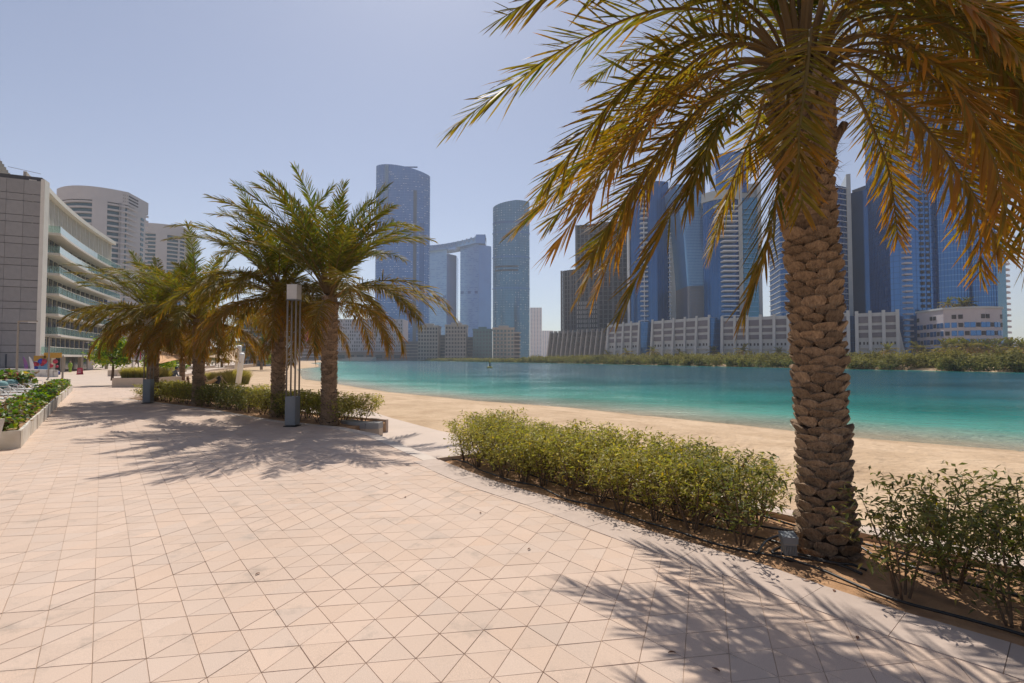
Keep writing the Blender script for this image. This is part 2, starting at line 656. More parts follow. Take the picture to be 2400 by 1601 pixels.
water_mat()

# ------------------------------------------------------------------ terrain, beach, water
WZ = -1.1
SHORE = [(170, -60), (80, -20), (40, 2), (24, 10), (15.6, 15.4), (13.5, 16.9), (11.6, 18.6), (9.7, 21.3), (6.9, 24.5), (3.1, 29), (-2.2, 33.4), (-10, 41.8),
         (-28.3, 68.8), (-56, 132), (-63, 165), (-84, 220), (-120, 300), (-165, 470)]
FARSH = [(-240, 585), (-178, 600), (-97, 570), (18, 311), (102, 100), (150, 0), (220, -60)]
WPOLY = np.array(SHORE + FARSH, float)


def inside(poly, X, Y):
    c = np.zeros(X.shape, bool)
    n = len(poly)
    for i in range(n):
        x0, y0 = poly[i]
        x1, y1 = poly[(i + 1) % n]
        if y0 == y1:
            continue
        k = ((y0 > Y) != (y1 > Y)) & (X < (x1 - x0) * (Y - y0) / (y1 - y0) + x0)
        c ^= k
    return c


def dist_poly(pts, X, Y, closed):
    d = np.full(X.shape, 1e9)
    n = len(pts)
    for i in range(n if closed else n - 1):
        a, b = np.array(pts[i], float), np.array(pts[(i + 1) % n], float)
        ab = b - a
        t = np.clip(((X - a[0]) * ab[0] + (Y - a[1]) * ab[1]) / (ab @ ab), 0, 1)
        d = np.minimum(d, np.hypot(X - a[0] - t * ab[0], Y - a[1] - t * ab[1]))
    return d


def polar_grid(r0, r1, kr, a_in, step, a_out_step):
    ang = list(np.arange(-a_in, a_in + 1e-6, step))
    a = a_in + a_out_step
    while a < 360 - a_in - 1e-6:
        ang.append(a)
        a += a_out_step
    ang = np.radians(np.array(ang))
    rs = [r0]
    while rs[-1] < r1:
        rs.append(rs[-1] * kr)
    rs = np.array(rs)
    A, Rr = np.meshgrid(ang, rs)
    X, Y = np.sin(A) * Rr, np.cos(A) * Rr
    nr, na = A.shape
    i = np.arange(nr - 1)[:, None] * na
    j = np.arange(na)[None, :]
    j2 = (j + 1) % na
    Q = np.stack([i + j, i + na + j, i + na + j2, i + j2], -1).reshape(-1, 4)[:, ::-1]
    return X.ravel(), Y.ravel(), Q, na


def make_terrain():
    X, Y, Q, na = polar_grid(2.2, 1660, 1.02, 62, 0.35, 6.0)
    d = dist_poly(WPOLY[:, :2], X, Y, True)
    w = inside(WPOLY, X, Y)
    s = np.where(w, -d, d)
    far = (dist_poly(FARSH, X, Y, False) < dist_poly(SHORE, X, Y, False))
    cap = np.where(far, 0.2, gz(np.hypot(X, Y)) - 0.34)
    run = np.where(far, 0.25, np.clip(0.11 - 0.0008 * np.hypot(X, Y), 0.02, 0.11))
    z = np.where(s > 0, np.minimum(WZ + s * run, cap), WZ + np.maximum(s * 0.12, -2.0))
    r = np.hypot(X, Y)
    near = (r < 90) & (s > -1.5) & (np.abs(np.degrees(np.arctan2(X, Y))) < 63)
    amp = np.clip((s + 0.3) / 2.0, 0, 1)
    for k in np.nonzero(near)[0]:
        p = Vector((X[k], Y[k], 0))
        z[k] += amp[k] * (0.035 * mnoise.noise(p * 2.6) + 0.034 * mnoise.noise(p * 7.0) + 0.06 * mnoise.noise(p * 0.5) - 0.03)
    col = np.zeros((len(X), 3), np.float32)
    col[:, 0] = np.clip(1 - s / 1.1, 0, 1) * 0.75
    V = np.stack([X, Y, z], 1)
    V = np.vstack([V, [[0, 0, -0.4]]])
    col = np.vstack([col, [[0, 0, 0]]])
    c = len(V) - 1
    j = np.arange(na)
    T = np.stack([j, (j + 1) % na, np.full(na, c)], 1)[:, ::-1]
    me = mesh('beach', V, Q, T, col=col, smooth=True, mats=[M['sand']])
    o = link('beach', me)
    tag(o, 'pale golden sand beach sloping down to the water', None, None, 'structure')


make_terrain()


def make_water():
    X, Y, Q, na = polar_grid(6.0, 900, 1.02, 62, 0.5, 8.0)
    d = dist_poly(SHORE, X, Y, False)
    d2 = dist_poly(FARSH, X, Y, False)
    w = inside(WPOLY, X, Y)
    dep = np.clip(np.minimum(d, d2 * 2.5) / 46.0, 0, 1)
    dep = np.where(w, dep, 0)
    keep = w | (np.minimum(d, d2) < 12)
    kq = keep[Q].any(1)
    Q = Q[kq]
    used = np.unique(Q)
    mp = np.full(len(X), -1)
    mp[used] = np.arange(len(used))
    V = np.stack([X, Y, np.full(len(X), WZ)], 1)[used]
    col = np.repeat(dep[used][:, None], 3, 1)
    me = mesh('water', V, mp[Q], col=col, smooth=True, mats=[M['water']])
    tag(link('water', me), 'turquoise channel water, shallow and sandy along the beach', None, None, 'structure')


make_water()

# ------------------------------------------------------------------ pavement
EDGE = [(4.8, -4.0), (4.8, 0.7), (3.9, 1.9), (3.04, 2.99), (2.82, 3.22), (2.52, 3.55), (2.24, 3.95), (1.97, 4.34), (1.33, 5.05), (0.65, 6.0), (-0.28, 7.09), (-1.26, 8.57),
        (-3.06, 11.4), (-4.2, 12.5), (-6.4, 13.8), (-10.3, 17.1), (-16.2, 21.3), (-19, 27), (-28, 40), (-44, 67), (-60, 101), (-103, 218), (-160, 330)]
EX = np.array([e[0] for e in EDGE])
EY = np.array([e[1] for e in EDGE])


def edge_x(y):
    return np.interp(y, EY, EX)


def make_pavement():
    ys = sorted(set(list(EY) + list(np.arange(-4, 60, 2.0)) + list(np.arange(60, 330, 15.0)) + [20, 70]))
    V, Qd = [], []
    for y in ys:
        z = float(gz(y))
        x = float(edge_x(y))
        zb = z - 0.0045
        V += [(-300, y, zb), (x - 20, y, zb), (x - 6, y, zb), (x, y, zb), (x, y, z - 0.55)]
    for i in range(len(ys) - 1):
        for k in range(4):
            a = i * 5 + k
            Qd.append((a, a + 1, a + 6, a + 5))
    me = mesh('pavement', V, Qd, mats=[M['joint'], M['stone_pave']], midx=[1 if ys[i] > 33.9 else 0 for i in range(len(ys) - 1) for k in range(4)])
    pav = link('pavement', me)
    tag(pav, 'wide beige promenade of triangular stone pavers', None, None, 'structure')
    # triangular pavers
    s, h = 0.274, 0.274 * math.sqrt(3) / 2
    aA = R(90 - 80.9)                       # direction of the rows in the XY plane
    u = np.array([math.cos(aA), math.sin(aA)])
    v = np.array([math.cos(aA + R(60)), math.sin(aA + R(60))])
    o = np.array([-0.62, 3.382])
    I, J = np.meshgrid(np.arange(-260, 130), np.arange(-20, 190))
    I, J = I.ravel(), J.ravel()
    base = o + I[:, None] * s * u + J[:, None] * s * v
    up = np.stack([base, base + s * u, base + s * v], 1)
    dn = np.stack([base + s * u, base + s * (u + v), base + s * v], 1)
    T = np.concatenate([up, dn])
    flip = np.concatenate([np.zeros(len(up)), np.ones(len(dn))])
    c = T.mean(1)
    ok = (c[:, 1] > 0.9) & (c[:, 1] < 34) & (c[:, 0] < edge_x(c[:, 1]) - 0.22) & (c[:, 0] > -1.12 * c[:, 1] - 2.0) & (c[:, 0] < 1.1 * c[:, 1] + 1.5)
    T, c, flip = T[ok], c[ok], flip[ok]
    n = len(T)
    gap = 0.0015
    zt = RNG.normal(0, 0.0009, (n, 1)) + RNG.normal(0, 0.0004, (n, 3))
    zt = np.clip(zt, -0.002, 0.0025)
    # shading per paver
    tint = 1 + RNG.normal(0, 0.022, (n, 1))
    warm = RNG.normal(0, 0.012, (n, 1))
    tint = np.concatenate([tint + warm, tint, tint - warm], 1)
    # visible size: nearest in view
    dep = c[:, 1]
    inview = (np.abs(c[:, 0]) < 1.0 * dep) & (dep > 2.62)
    order = np.argsort(np.where(inview, dep, 1e9))
    near = order[:290]
    rest = order[290:]
    shr = 1 - gap * 2 / (h * 2 / 3)
    top = c[:, None, :] + (T - c[:, None, :]) * shr
    for k in near:
        cc = c[k]
        z0 = float(gz(cc[1]))
        loc = np.array([cc[0], cc[1], z0])
        tv = [(top[k, q, 0] - cc[0], top[k, q, 1] - cc[1], zt[k, q]) for q in range(3)]
        bv = [(a[0] * 1.008, a[1] * 1.008, -0.03) for a in tv]
        tv2 = [(a[0] * 0.985, a[1] * 0.985, a[2]) for a in tv]
        mv = [(a[0], a[1], a[2] - 0.002) for a in tv]
        me = mesh('paver', tv2 + mv + bv, [(3, 4, 1, 0), (4, 5, 2, 1), (5, 3, 0, 2), (6, 7, 4, 3), (7, 8, 5, 4), (8, 6, 3, 5)], [(0, 1, 2)],
                  col=np.repeat(tint[k][None], 9, 0), mats=[M['paver']])
        link('paver', me, pav, loc)
    m = len(rest)
    zz = gz(c[rest, 1])[:, None]
    tv = np.concatenate([top[rest], (zt[rest] + zz)[..., None]], 2)
    bv = tv.copy()
    bv[..., 2] -= 0.02
    V = np.concatenate([tv, bv], 1).reshape(-1, 3)
    b = np.arange(m)[:, None] * 6
    Tt = np.concatenate([b + np.array([[0, 1, 2]])], 0)
    Qs = np.concatenate([b + np.array([[3, 4, 1, 0]]), b + np.array([[4, 5, 2, 1]]), b + np.array([[5, 3, 0, 2]])], 0)
    colr = np.repeat(tint[rest], 6, 0)
    me = mesh('paver_field', V, Qs, Tt, col=colr, mats=[M['paver']])
    tag(link('paver_field', me, pav), None, None, None, 'stuff')
    return pav


PAV = make_pavement()


def offset_line(pts, d):
    pts = np.array(pts, float)
    t = np.gradient(pts, axis=0)
    t /= np.linalg.norm(t, axis=1)[:, None]
    n = np.stack([t[:, 1], -t[:, 0]], 1)       # right of travel
    return pts + n * d


def resample(pts, step):
    pts = np.array(pts, float)
    L = np.concatenate([[0], np.cumsum(np.linalg.norm(np.diff(pts, axis=0), axis=1))])
    n = max(2, int(round(L[-1] / step)) + 1)
    s = np.linspace(0, L[-1], n)
    return np.stack([np.interp(s, L, pts[:, k]) for k in range(pts.shape[1])], 1)


def catmull(pts, n):
    pts = np.array(pts, float)
    p = np.vstack([2 * pts[0] - pts[1], pts, 2 * pts[-1] - pts[-2]])
    out = []
    m = len(pts) - 1
    for q in np.linspace(0, m - 1e-6, n):
        i = int(q)
        t = q - i
        a, b, c, d = p[i], p[i + 1], p[i + 2], p[i + 3]
        out.append(0.5 * ((2 * b) + (-a + c) * t + (2 * a - 5 * b + 4 * c - d) * t * t + (-a + 3 * b - 3 * c + d) * t ** 3))
    return np.array(out)


RBED = [e for e in EDGE if -0.1 <= 0 + e[1] <= 8.6 and e[1] > 0][::-1]      # right bed front, far to near
RBED = catmull(RBED, 40)
STEP = [(-4.2, 12.5), (-3.06, 11.4), (-1.26, 8.57)]
LBED = [(-16.2, 21.3), (-10.3, 17.1), (-6.4, 13.8), (-4.2, 12.5)]


def border_pieces():
    line = resample(RBED, 0.50)
    inn = offset_line(line, 0.44)
    for i in range(len(line) - 1):
        a, b, c, d = line[i], line[i + 1], inn[i + 1], inn[i]
        cc = (a + b + c + d) / 4
        pts = [cc + (q - cc) * 0.992 - cc for q in (a, d, c, b)]
        MB().prism(pts, -0.05, 0.006 + random.uniform(-.001, .001)).build('border_paver', M['border'], PAV, loc=(cc[0], cc[1], 0))
    line = resample(STEP, 0.42)
    inn = offset_line(line, 0.26)
    for i in range(len(line) - 1):
        a, b, c, d = line[i], line[i + 1], inn[i + 1], inn[i]
        cc = (a + b + c + d) / 4
        pts = [cc + (q - cc) * 0.994 - cc for q in (a, d, c, b)]
        MB().prism(pts, -0.06, 0.0065).build('edge_stone', M['edge_stone'], PAV, loc=(cc[0], cc[1], 0))
    line = resample(LBED, 0.6)
    inn = offset_line(line, 0.20)
    for i in range(len(line) - 1):
        a, b, c, d = line[i], line[i + 1], inn[i + 1], inn[i]
        cc = (a + b + c + d) / 4
        pts = [cc + (q - cc) * 0.994 - cc for q in (a, d, c, b)]
        MB().prism(pts, -0.06, 0.0065).build('edge_stone', M['edge_stone'], PAV, loc=(cc[0], cc[1], float(gz(cc[1]))))


border_pieces()


def strip(name, A, B, zA, zB, mat, n=8, bumps=0.0, label='', kind='structure', skirt=0.4):
    A, B = np.array(A), np.array(B)
    m = len(A)
    V, Qd = [], []
    for i in range(m):
        for k in range(n + 1):
            t = k / n
            p = A[i] * (1 - t) + B[i] * t
            z = zA * (1 - t) + zB * t
            if bumps:
                v = Vector((p[0], p[1], 0))
                z += bumps * (mnoise.noise(v * 5) + 0.5 * mnoise.noise(v * 14))
            V.append((p[0], p[1], z))
    for i in range(m - 1):
        for k in range(n):
            a = i * (n + 1) + k
            Qd.append((a, a + n + 1, a + n + 2, a + 1))
    base = len(V)
    ring = [i * (n + 1) for i in range(m)] + [(m - 1) * (n + 1) + k for k in range(1, n + 1)] + [i * (n + 1) + n for i in range(m - 2, -1, -1)] + [k for k in range(n - 1, 0, -1)]
    for r_ in ring:
        V.append((V[r_][0], V[r_][1], V[r_][2] - skirt))
    for q in range(len(ring)):
        q2 = (q + 1) % len(ring)
        Qd.append((ring[q2], ring[q], base + q, base + q2))
    o = link(name, mesh(name, V, Qd, smooth=bumps > 0, mats=[mat]))
    return tag(o, label, None, None, kind)


rb = resample(RBED, 0.08)
strip('planting_bed', rb, offset_line(rb, -1.45), -0.035, -0.03, M['soil'], 18, 0.022, 'bare reddish soil of the planting bed along the promenade')
lb = resample(LBED, 0.15)
strip('planting_bed', lb, offset_line(lb, -1.5), -0.03, -0.03, M['soil'], 12, 0.02, 'bare soil of the planting bed under the four palms')
inner = resample([(-14, 27), (-10, 20.5), (-6.4, 13.9), (-4.2, 12.6), (-3.06, 11.45), (-1.26, 8.62), (0.65, 6.05), (2.24, 4.0), (3.9, 1.95), (5.2, 0.2)], 0.5)
outer = resample([(-13, 30), (-6.8, 21.5), (-4, 16.9), (-2.15, 14.2), (0.6, 10.6), (2.9, 7.6), (4.7, 5.6), (6.5, 3.5), (8.3, 1.2)], 0.5)
k = min(len(inner), len(outer))
inner = resample(inner, 1e-9 + np.linalg.norm(np.diff(inner, axis=0), axis=1).sum() / 79)
outer = resample(outer, 1e-9 + np.linalg.norm(np.diff(outer, axis=0), axis=1).sum() / 79)
strip('walkway', inner, outer, -0.30, -0.30, M['walk'], 4, 0, 'pale lower walkway between the planting beds and the sand')
# kerbs behind the beds
for line, nm in ((offset_line(rb, -1.45), 'r'), (offset_line(lb, -1.5), 'l')):
    ln = resample(line, 0.5)
    ou = offset_line(ln, -0.09)
    root = empty('kerb', (ln[0][0], ln[0][1], 0))
    tag(root, None, None, None, 'structure')
    for i in range(len(ln) - 1):
        MB().prism([ln[i], ln[i + 1], ou[i + 1], ou[i]], -0.45, 0.03).build('kerb_stone', M['curb'], root, world_mesh=True)
e0, e1 = rb[0], offset_line(rb, -1.45)[0]
dv = (e1 - e0) / np.linalg.norm(e1 - e0)
nv = np.array([-dv[1], dv[0]])
root = empty('kerb', (e0[0], e0[1], 0))
tag(root, None, None, None, 'structure')
MB().prism([e0 - dv * 0.02, e1, e1 - nv * 0.08, e0 - dv * 0.02 - nv * 0.08], -0.45, 0.032).build('kerb_stone', M['curb'], root, world_mesh=True)

# low retaining wall with cap stones at the end of the far bed
wall = empty('retaining_wall', (-3.49, 12.97, -0.3), 0, 'low cream retaining wall with grey cap stones beside the nearest slender palm', 'wall')
wl = catmull([(-4.55, 13.5), (-4.2, 13.15), (-3.85, 12.98), (-3.4, 12.93)], 5)
for i in range(4):
    a, b = wl[i], wl[i + 1]
    d = (b - a) / np.linalg.norm(b - a)
    n_ = np.array([-d[1], d[0]]) * 0.30
    MB().prism([a, b, b + n_, a + n_], -0.34, -0.102).build('wall_body', M['cream_wall'], wall, world_mesh=True)
    g = d * 0.004
    MB().prism([a + g - n_ * 0.08, b - g - n_ * 0.08, b - g + n_ * 1.08, a + g + n_ * 1.08], -0.10, 0.05).build('cap_stone', M['concrete'], wall, world_mesh=True)

# ------------------------------------------------------------------ far towers and buildings
def ccw(fp):
    fp = [np.array(p, float) for p in fp]
    a = sum(fp[i][0] * fp[(i + 1) % len(fp)][1] - fp[(i + 1) % len(fp)][0] * fp[i][1] for i in range(len(fp)))
    return fp if a > 0 else fp[::-1]


def outset(fp, d):
    n = len(fp)
    out = []
    for i in range(n):
        a, b, c = fp[i - 1], fp[i], fp[(i + 1) % n]
        e1, e2 = (b - a) / np.linalg.norm(b - a), (c - b) / np.linalg.norm(c - b)
        n1, n2 = np.array([e1[1], -e1[0]]), np.array([e2[1], -e2[0]])
        m = n1 + n2
        m = m / max(np.linalg.norm(m), 1e-6)
        k = max(0.5, float(m @ n1))
        out.append(b + m * d / k)
    return out


def ring(fp, o, i, h):
    A, B = outset(fp, o), outset(fp, -i)
    n = len(fp)
    V = [(p[0], p[1], 0) for p in A] + [(p[0], p[1], h) for p in A] + [(p[0], p[1], 0) for p in B] + [(p[0], p[1], h) for p in B]
    Fs = []
    for k in range(n):
        k2 = (k + 1) % n
        Fs += [(k, k2, n + k2, n + k), (n + k, n + k2, 3 * n + k2, 3 * n + k), (2 * n + k2, 2 * n + k, 3 * n + k, 3 * n + k2), (k2, k, 2 * n + k, 2 * n + k2)]
    return V, Fs


def front_rect(pl, pr, Yl, Yr, depth):
    a = np.array([XP(pl, Yl), Yl])
    b = np.array([XP(pr, Yr), Yr])
    d = (b - a) / np.linalg.norm(b - a)
    n = np.array([-d[1], d[0]])
    if n[1] < 0: n = -n
    return ccw([a, b, b + n * depth, a + n * depth])


def front_arc(pl, pr, Yl, Yr, bulge, depth, seg=10):
    """facade bulging toward the viewer"""
    a = np.array([XP(pl, Yl), Yl])
    b = np.array([XP(pr, Yr), Yr])
    d = b - a
    L = np.linalg.norm(d)
    d = d / L
    n = np.array([-d[1], d[0]])
    if n[1] < 0: n = -n
    pts = []
    for k in range(seg + 1):
        t = k / seg
        pts.append(a + d * L * t - n * bulge * (1 - (2 * t - 1) ** 2))
    pts += [b + n * depth, a + n * depth]
    return ccw(pts)


def ellipse_fp(pl, pr, Y, ratio, rot=0.0, seg=28):
    xl, xr = XP(pl, Y), XP(pr, Y)
    cx, rx = (xl + xr) / 2, (xr - xl) / 2
    ry = rx * ratio
    pts = []
    for k in range(seg):
        t = 2 * math.pi * k / seg
        pts.append((cx + rx * math.cos(t), Y + ry + ry * math.sin(t)))
    return ccw(pts)


def samples(fp, step, front_only=True):
    """points and outward normals along the visible edges of a footprint"""
    out = []
    n = len(fp)
    for i in range(n):
        a, b = fp[i], fp[(i + 1) % n]
        e = b - a
        L = np.linalg.norm(e)
        if L < 1e-3: continue
        e = e / L
        nn = np.array([e[1], -e[0]])
        if front_only and nn @ ((a + b) / 2) > 0:
            continue
        m = max(1, int(round(L / step)))
        for k in range(m):
            out.append((a + e * L * (k + 0.5) / m, nn, e, L / m))
    return out


def tower(name, label, cat, fp, z0, z1, fh, body, band=None, bh=0.7, bo=0.25, mull=None, mullm=None, mw=0.3, topfn=None, group=None, b0=0.0, zt=None):
    fp = ccw(fp)
    c = sum(fp) / len(fp)
    root = empty(name, (c[0], c[1], z0), 0, label, cat, group)
    zt_list = [topfn(p) if topfn else z1 for p in fp]
    MB().prism(fp, z0, zt_list).build('glass_facade', M[body], root, world_mesh=True)
    zmin = min(zt_list)
    if band:
        V, Fs = ring(fp, bo, 0.3, bh)
        V = [(v[0] - c[0], v[1] - c[1], v[2]) for v in V]
        me = MB().add(V, Fs).me('floor_band', M[band])
        nf = int((zmin - z0 - b0 - bh) / fh)
        for k in range(1, nf + 1):
            link('floor_band', me, root, (0, 0, b0 + k * fh))
    if mull:
        mb = MB()
        for p, nn, e, L in samples(fp, mull):
            q = p + nn * 0.12
            top = topfn(p) if topfn else z1
            a, b_ = q - e * mw / 2 - nn * 0.2, q + e * mw / 2 - nn * 0.2
            c_, d_ = q + e * mw / 2 + nn * 0.1, q - e * mw / 2 + nn * 0.1
            mb.prism(ccw([a, b_, c_, d_]), z0, top - 0.05)
        tag(mb.build('mullion_grid', M[mullm], root, world_mesh=True), None, None, None, 'stuff')
    return root


def facade_grid(root, a, b, z0, rows, cols, fh, wfrac, hfrac, mat, name='window', proud=0.06, skip=None, zoff=0.2, frame=None):
    """one window object for each opening on the flat facade from a to b (world XY), sharing one mesh"""
    a, b = np.array(a, float), np.array(b, float)
    e = b - a
    L = np.linalg.norm(e)
    e = e / L
    nn = np.array([e[1], -e[0]])
    if nn @ ((a + b) / 2) > 0: nn = -nn
    w, h = L / cols * wfrac, fh * hfrac
    ang = math.atan2(e[1], e[0])
    me = MB().box((0, 0, h / 2), (w, 0.3, h)).me(name, mat)
    fme = None
    if frame:
        t = min(w, h) * 0.12
        fme = MB().box((0, 0, -t / 2), (w + 2 * t, 0.7, t)).me('window_sill', frame)
    base = Vector(root.location)
    for r_ in range(rows):
        for c in range(cols):
            if skip and skip(r_, c): continue
            p = a + e * L * (c + 0.5) / cols + nn * (proud - 0.15)
            o = link(name, me, root, Vector((p[0], p[1], z0 + r_ * fh + zoff * fh)) - base, (0, 0, ang))
            if fme:
                link('window_sill', fme, o)


def speckle(root, fp, z0, z1, n, w, h, mat, seed=1, topfn=None):
    rg = random.Random(seed)
    S = samples(fp, 3.2)
    mb = MB()
    for _ in range(n):
        p, nn, e, L = rg.choice(S)
        top = (topfn(p) if topfn else z1) - 6
        z = z0 + round(rg.uniform(0, top - z0) / 3.6) * 3.6
        q = p + nn * 0.25
        d = w / 2
        mb.add([(q[0] - e[0] * d, q[1] - e[1] * d, z), (q[0] + e[0] * d, q[1] + e[1] * d, z), (q[0] + e[0] * d, q[1] + e[1] * d, z + h), (q[0] - e[0] * d, q[1] - e[1] * d, z + h)], [(0, 1, 2, 3)])
    tag(mb.build('light_panels', M[mat], root, world_mesh=True), None, None, None, 'stuff')


def strip_on(root, name, fp, k0, k1, z0, z1, mat, proud=0.4):
    """vertical slot or band over footprint points k0..k1"""
    mb = MB()
    O = outset(fp, proud)
    I = outset(fp, -0.2)
    n = len(fp)
    ks = [k % n for k in range(k0, k1 + 1)]
    poly = [O[k] for k in ks] + [I[k] for k in ks[::-1]]
    mb.prism(ccw(poly), z0, z1)
    return mb.build(name, M[mat], root, world_mesh=True)


GZ = -0.3
# -- tall elliptical tower with sloping roof
Y = 750
fp = ellipse_fp(870, 1001, Y, 0.45, seg=40)
x0, x1 = XP(870, Y), XP(1001, Y)
zl, zr = ZP(381, Y), ZP(404, Y)
tf = lambda p: zl + (zr - zl) * max(0.0, (p[0] - x0) / (x1 - x0)) ** 1.7
t1 = tower('glass_tower', 'tallest far blue oval tower with a sloping roof, beyond the palm row', 'tower', fp, GZ, None, 3.9, 'g_blue', 'band_blue', 0.35, 0.05, 4.5, 'band_blue', 0.22, tf)
speckle(t1, ccw(fp), 20, None, 520, 1.8, 0.6, 'band_white', 3, tf)
fpc = ccw(fp)
S = samples(fpc, 4)
for px, w, ya, yb, mt in ((900, 6, 385, 520, 'band_blue'), (968, 5, 445, 835, 'glass_dark'), (988, 7, 520, 835, 'g_deep')):
    X = XP(px, Y)
    p = min(S, key=lambda s: abs(s[0][0] - X * (1 + 0.0)))
    q = p[0] + p[1] * 0.1
    MB().box((q[0], q[1], (ZP(ya, Y) + ZP(yb, Y)) / 2), (w, 1.2, ZP(ya, Y) - ZP(yb, Y)), math.atan2(p[2][1], p[2][0])).build('recessed_slot', M[mt], t1, world_mesh=True)
MB().bbox(XP(905, Y), XP(975, Y), Y + 2, Y + 3, ZP(392, Y), ZP(389, Y)).build('louvre', M['g_deep'], t1, world_mesh=True)
mb = MB().bbox(XP(880, Y), XP(898, Y), Y + 20, Y + 21.5, ZP(378, Y), ZP(376.5, Y)).bbox(XP(886, Y), XP(888, Y), Y + 20, Y + 22, ZP(384, Y), ZP(378, Y)).bbox(XP(893, Y), XP(895, Y), Y + 20, Y + 22, ZP(384, Y), ZP(378, Y))
mb.build('roof_crane', M['band_blue'], t1, world_mesh=True)

# -- second elliptical tower
Y = 760
fp = ellipse_fp(1154, 1242, Y, 0.55, seg=40)
x0, x1 = XP(1154, Y), XP(1242, Y)
za, zb = ZP(482, Y), ZP(468, Y)
tf2 = lambda p: za + (zb - za) * min(1.0, max(0.0, (p[0] - x0) / (x1 - x0) * 1.5)) ** 0.6
t2 = tower('glass_tower', 'far teal round tower with slot bands, beside the bridged twin towers', 'tower', fp, GZ, None, 3.8, 'g_teal', 'band_blue', 0.3, 0.05, 4.5, 'band_blue', 0.2, tf2)
speckle(t2, ccw(fp), 15, None, 360, 1.3, 0.7, 'band_white', 5, tf2)
fpc = ccw(fp)
for py, h, wm in ((522, 3, 0.5), (544, 1.6, 0.9), (602, 1.6, 0.9), (676, 1.6, 0.9)):
    V, Fs = ring(fpc, wm, 0.3, h)
    MB().add(V, Fs).build('ledge_band', M['g_deep' if h > 2 else 'g_blue'], t2, world_mesh=True, loc=(0, 0, ZP(py, Y)))
for py in (622, 631):
    S = [s for s in samples(fpc, 3) if XP(1160, Y) < s[0][0] < XP(1219, Y)]
    poly = [s[0] + s[1] * 0.5 for s in S] + [s[0] - s[1] * 0.2 for s in S[::-1]]
    MB().prism(ccw(poly), ZP(py + 4, Y), ZP(py, Y)).build('louvre_slot', M['void'], t2, world_mesh=True)

# -- bridged twin towers
Y = 985
root = empty('bridged_towers', (XP(1075, Y), Y, GZ), 0, 'far pale twin towers joined by a curved sky bridge with a zigzag truss', 'tower')
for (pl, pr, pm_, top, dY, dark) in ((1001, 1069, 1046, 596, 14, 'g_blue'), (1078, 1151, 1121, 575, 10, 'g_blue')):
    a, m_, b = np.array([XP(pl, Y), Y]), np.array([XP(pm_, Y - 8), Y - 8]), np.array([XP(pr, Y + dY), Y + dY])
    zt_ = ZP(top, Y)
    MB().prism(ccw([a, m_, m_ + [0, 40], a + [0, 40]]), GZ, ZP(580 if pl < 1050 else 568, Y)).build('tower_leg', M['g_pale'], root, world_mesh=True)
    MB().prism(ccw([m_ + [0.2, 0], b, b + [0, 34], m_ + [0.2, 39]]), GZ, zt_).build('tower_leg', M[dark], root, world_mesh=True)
    mb = MB()
    e = m_ - a
    L = np.linalg.norm(e)
    e /= L
    rg = random.Random(pl)
    z = 6.0
    while z < ZP(582, Y):
        s = 0.0
        while s < L - 3:
            w = rg.uniform(3, 9)
            if rg.random() < 0.62:
                p, q = a + e * s, a + e * min(L - 0.5, s + w)
                mb.add([(p[0], p[1] - 0.5, z), (q[0], q[1] - 0.5, z), (q[0], q[1] - 0.5, z + 1.3), (p[0], p[1] - 0.5, z + 1.3)], [(0, 1, 2, 3)])
            s += w + rg.uniform(0.5, 5)
        z += 3.6
    tag(mb.build('facade_bars', M['g_blue'], root, world_mesh=True), None, None, None, 'stuff')
    for q in ((0.45, 0.9) if pl < 1050 else (0.12, 0.5, 0.88)):
        p = a + e * L * q
        MB().box((p[0], p[1] - 0.3, ZP(697 if pl < 1050 else 686, Y)), (6, 1.5, 5.5), math.atan2(e[1], e[0])).build('window', M['g_deep'], root, world_mesh=True)
bt, bb = [], []
for k in range(13):
    t = k / 12
    px = 1001 + (1138 - 1001) * t
    X = XP(px, Y)
    bt.append((X, ZP(579 - 26 * t ** 1.6, Y)))
    bb.append((X, ZP(591 - 24 * t ** 1.6, Y)))
mb = MB()
for k in range(12):
    mb.hexa([(bb[k][0], Y - 14, bb[k][1]), (bb[k + 1][0], Y - 14, bb[k + 1][1]), (bb[k + 1][0], Y + 30, bb[k + 1][1]), (bb[k][0], Y + 30, bb[k][1]),
             (bt[k][0], Y - 14, bt[k][1]), (bt[k + 1][0], Y - 14, bt[k + 1][1]), (bt[k + 1][0], Y + 30, bt[k + 1][1]), (bt[k][0], Y + 30, bt[k][1])])
mb.build('sky_bridge', M['g_pale'], root, world_mesh=True)
for k in range(22):
    t0, t1_ = k / 22, (k + 1) / 22
    f = lambda t, up: np.array([XP(1003 + 112 * t, Y), Y - 14.6, (ZP(580 - 23 * t ** 1.6, Y) if up else ZP(589 - 22 * t ** 1.6, Y))])
    MB().tube([f(t0, k % 2 == 0), f(t1_, k % 2 == 1)], 0.8, 5).build('truss_strut', M['band_blue'], root, world_mesh=True)
MB().bbox(XP(1116, Y), XP(1138, Y), Y - 15, Y + 20, ZP(574, Y), ZP(554, Y)).build('bridge_end', M['g_blue'], root, world_mesh=True)

# -- small distant blocks
for (pl, pr, top, Y, lab) in ((1243, 1270, 721, 1350, 'hazy distant tower just beyond the teal round tower'), (1271, 1297, 775, 1500, 'low hazy distant block near the horizon gap'),
                              (1128, 1140, 745, 1400, 'thin hazy distant tower between the twin towers and the teal tower'), (1070, 1078, 752, 1500, 'thin hazy distant block seen through the twin-tower gap'),
                              (2362, 2400, 800, 1300, 'low hazy distant block on the horizon by the water')):
    f_ = front_rect(pl, pr, Y, Y, 30)
    t_ = tower('distant_tower', lab, 'tower', f_, GZ, ZP(top, Y), 3.6, 'lilac', 'band_white', 1.2, 0.3, 7, 'band_blue', 2.2)

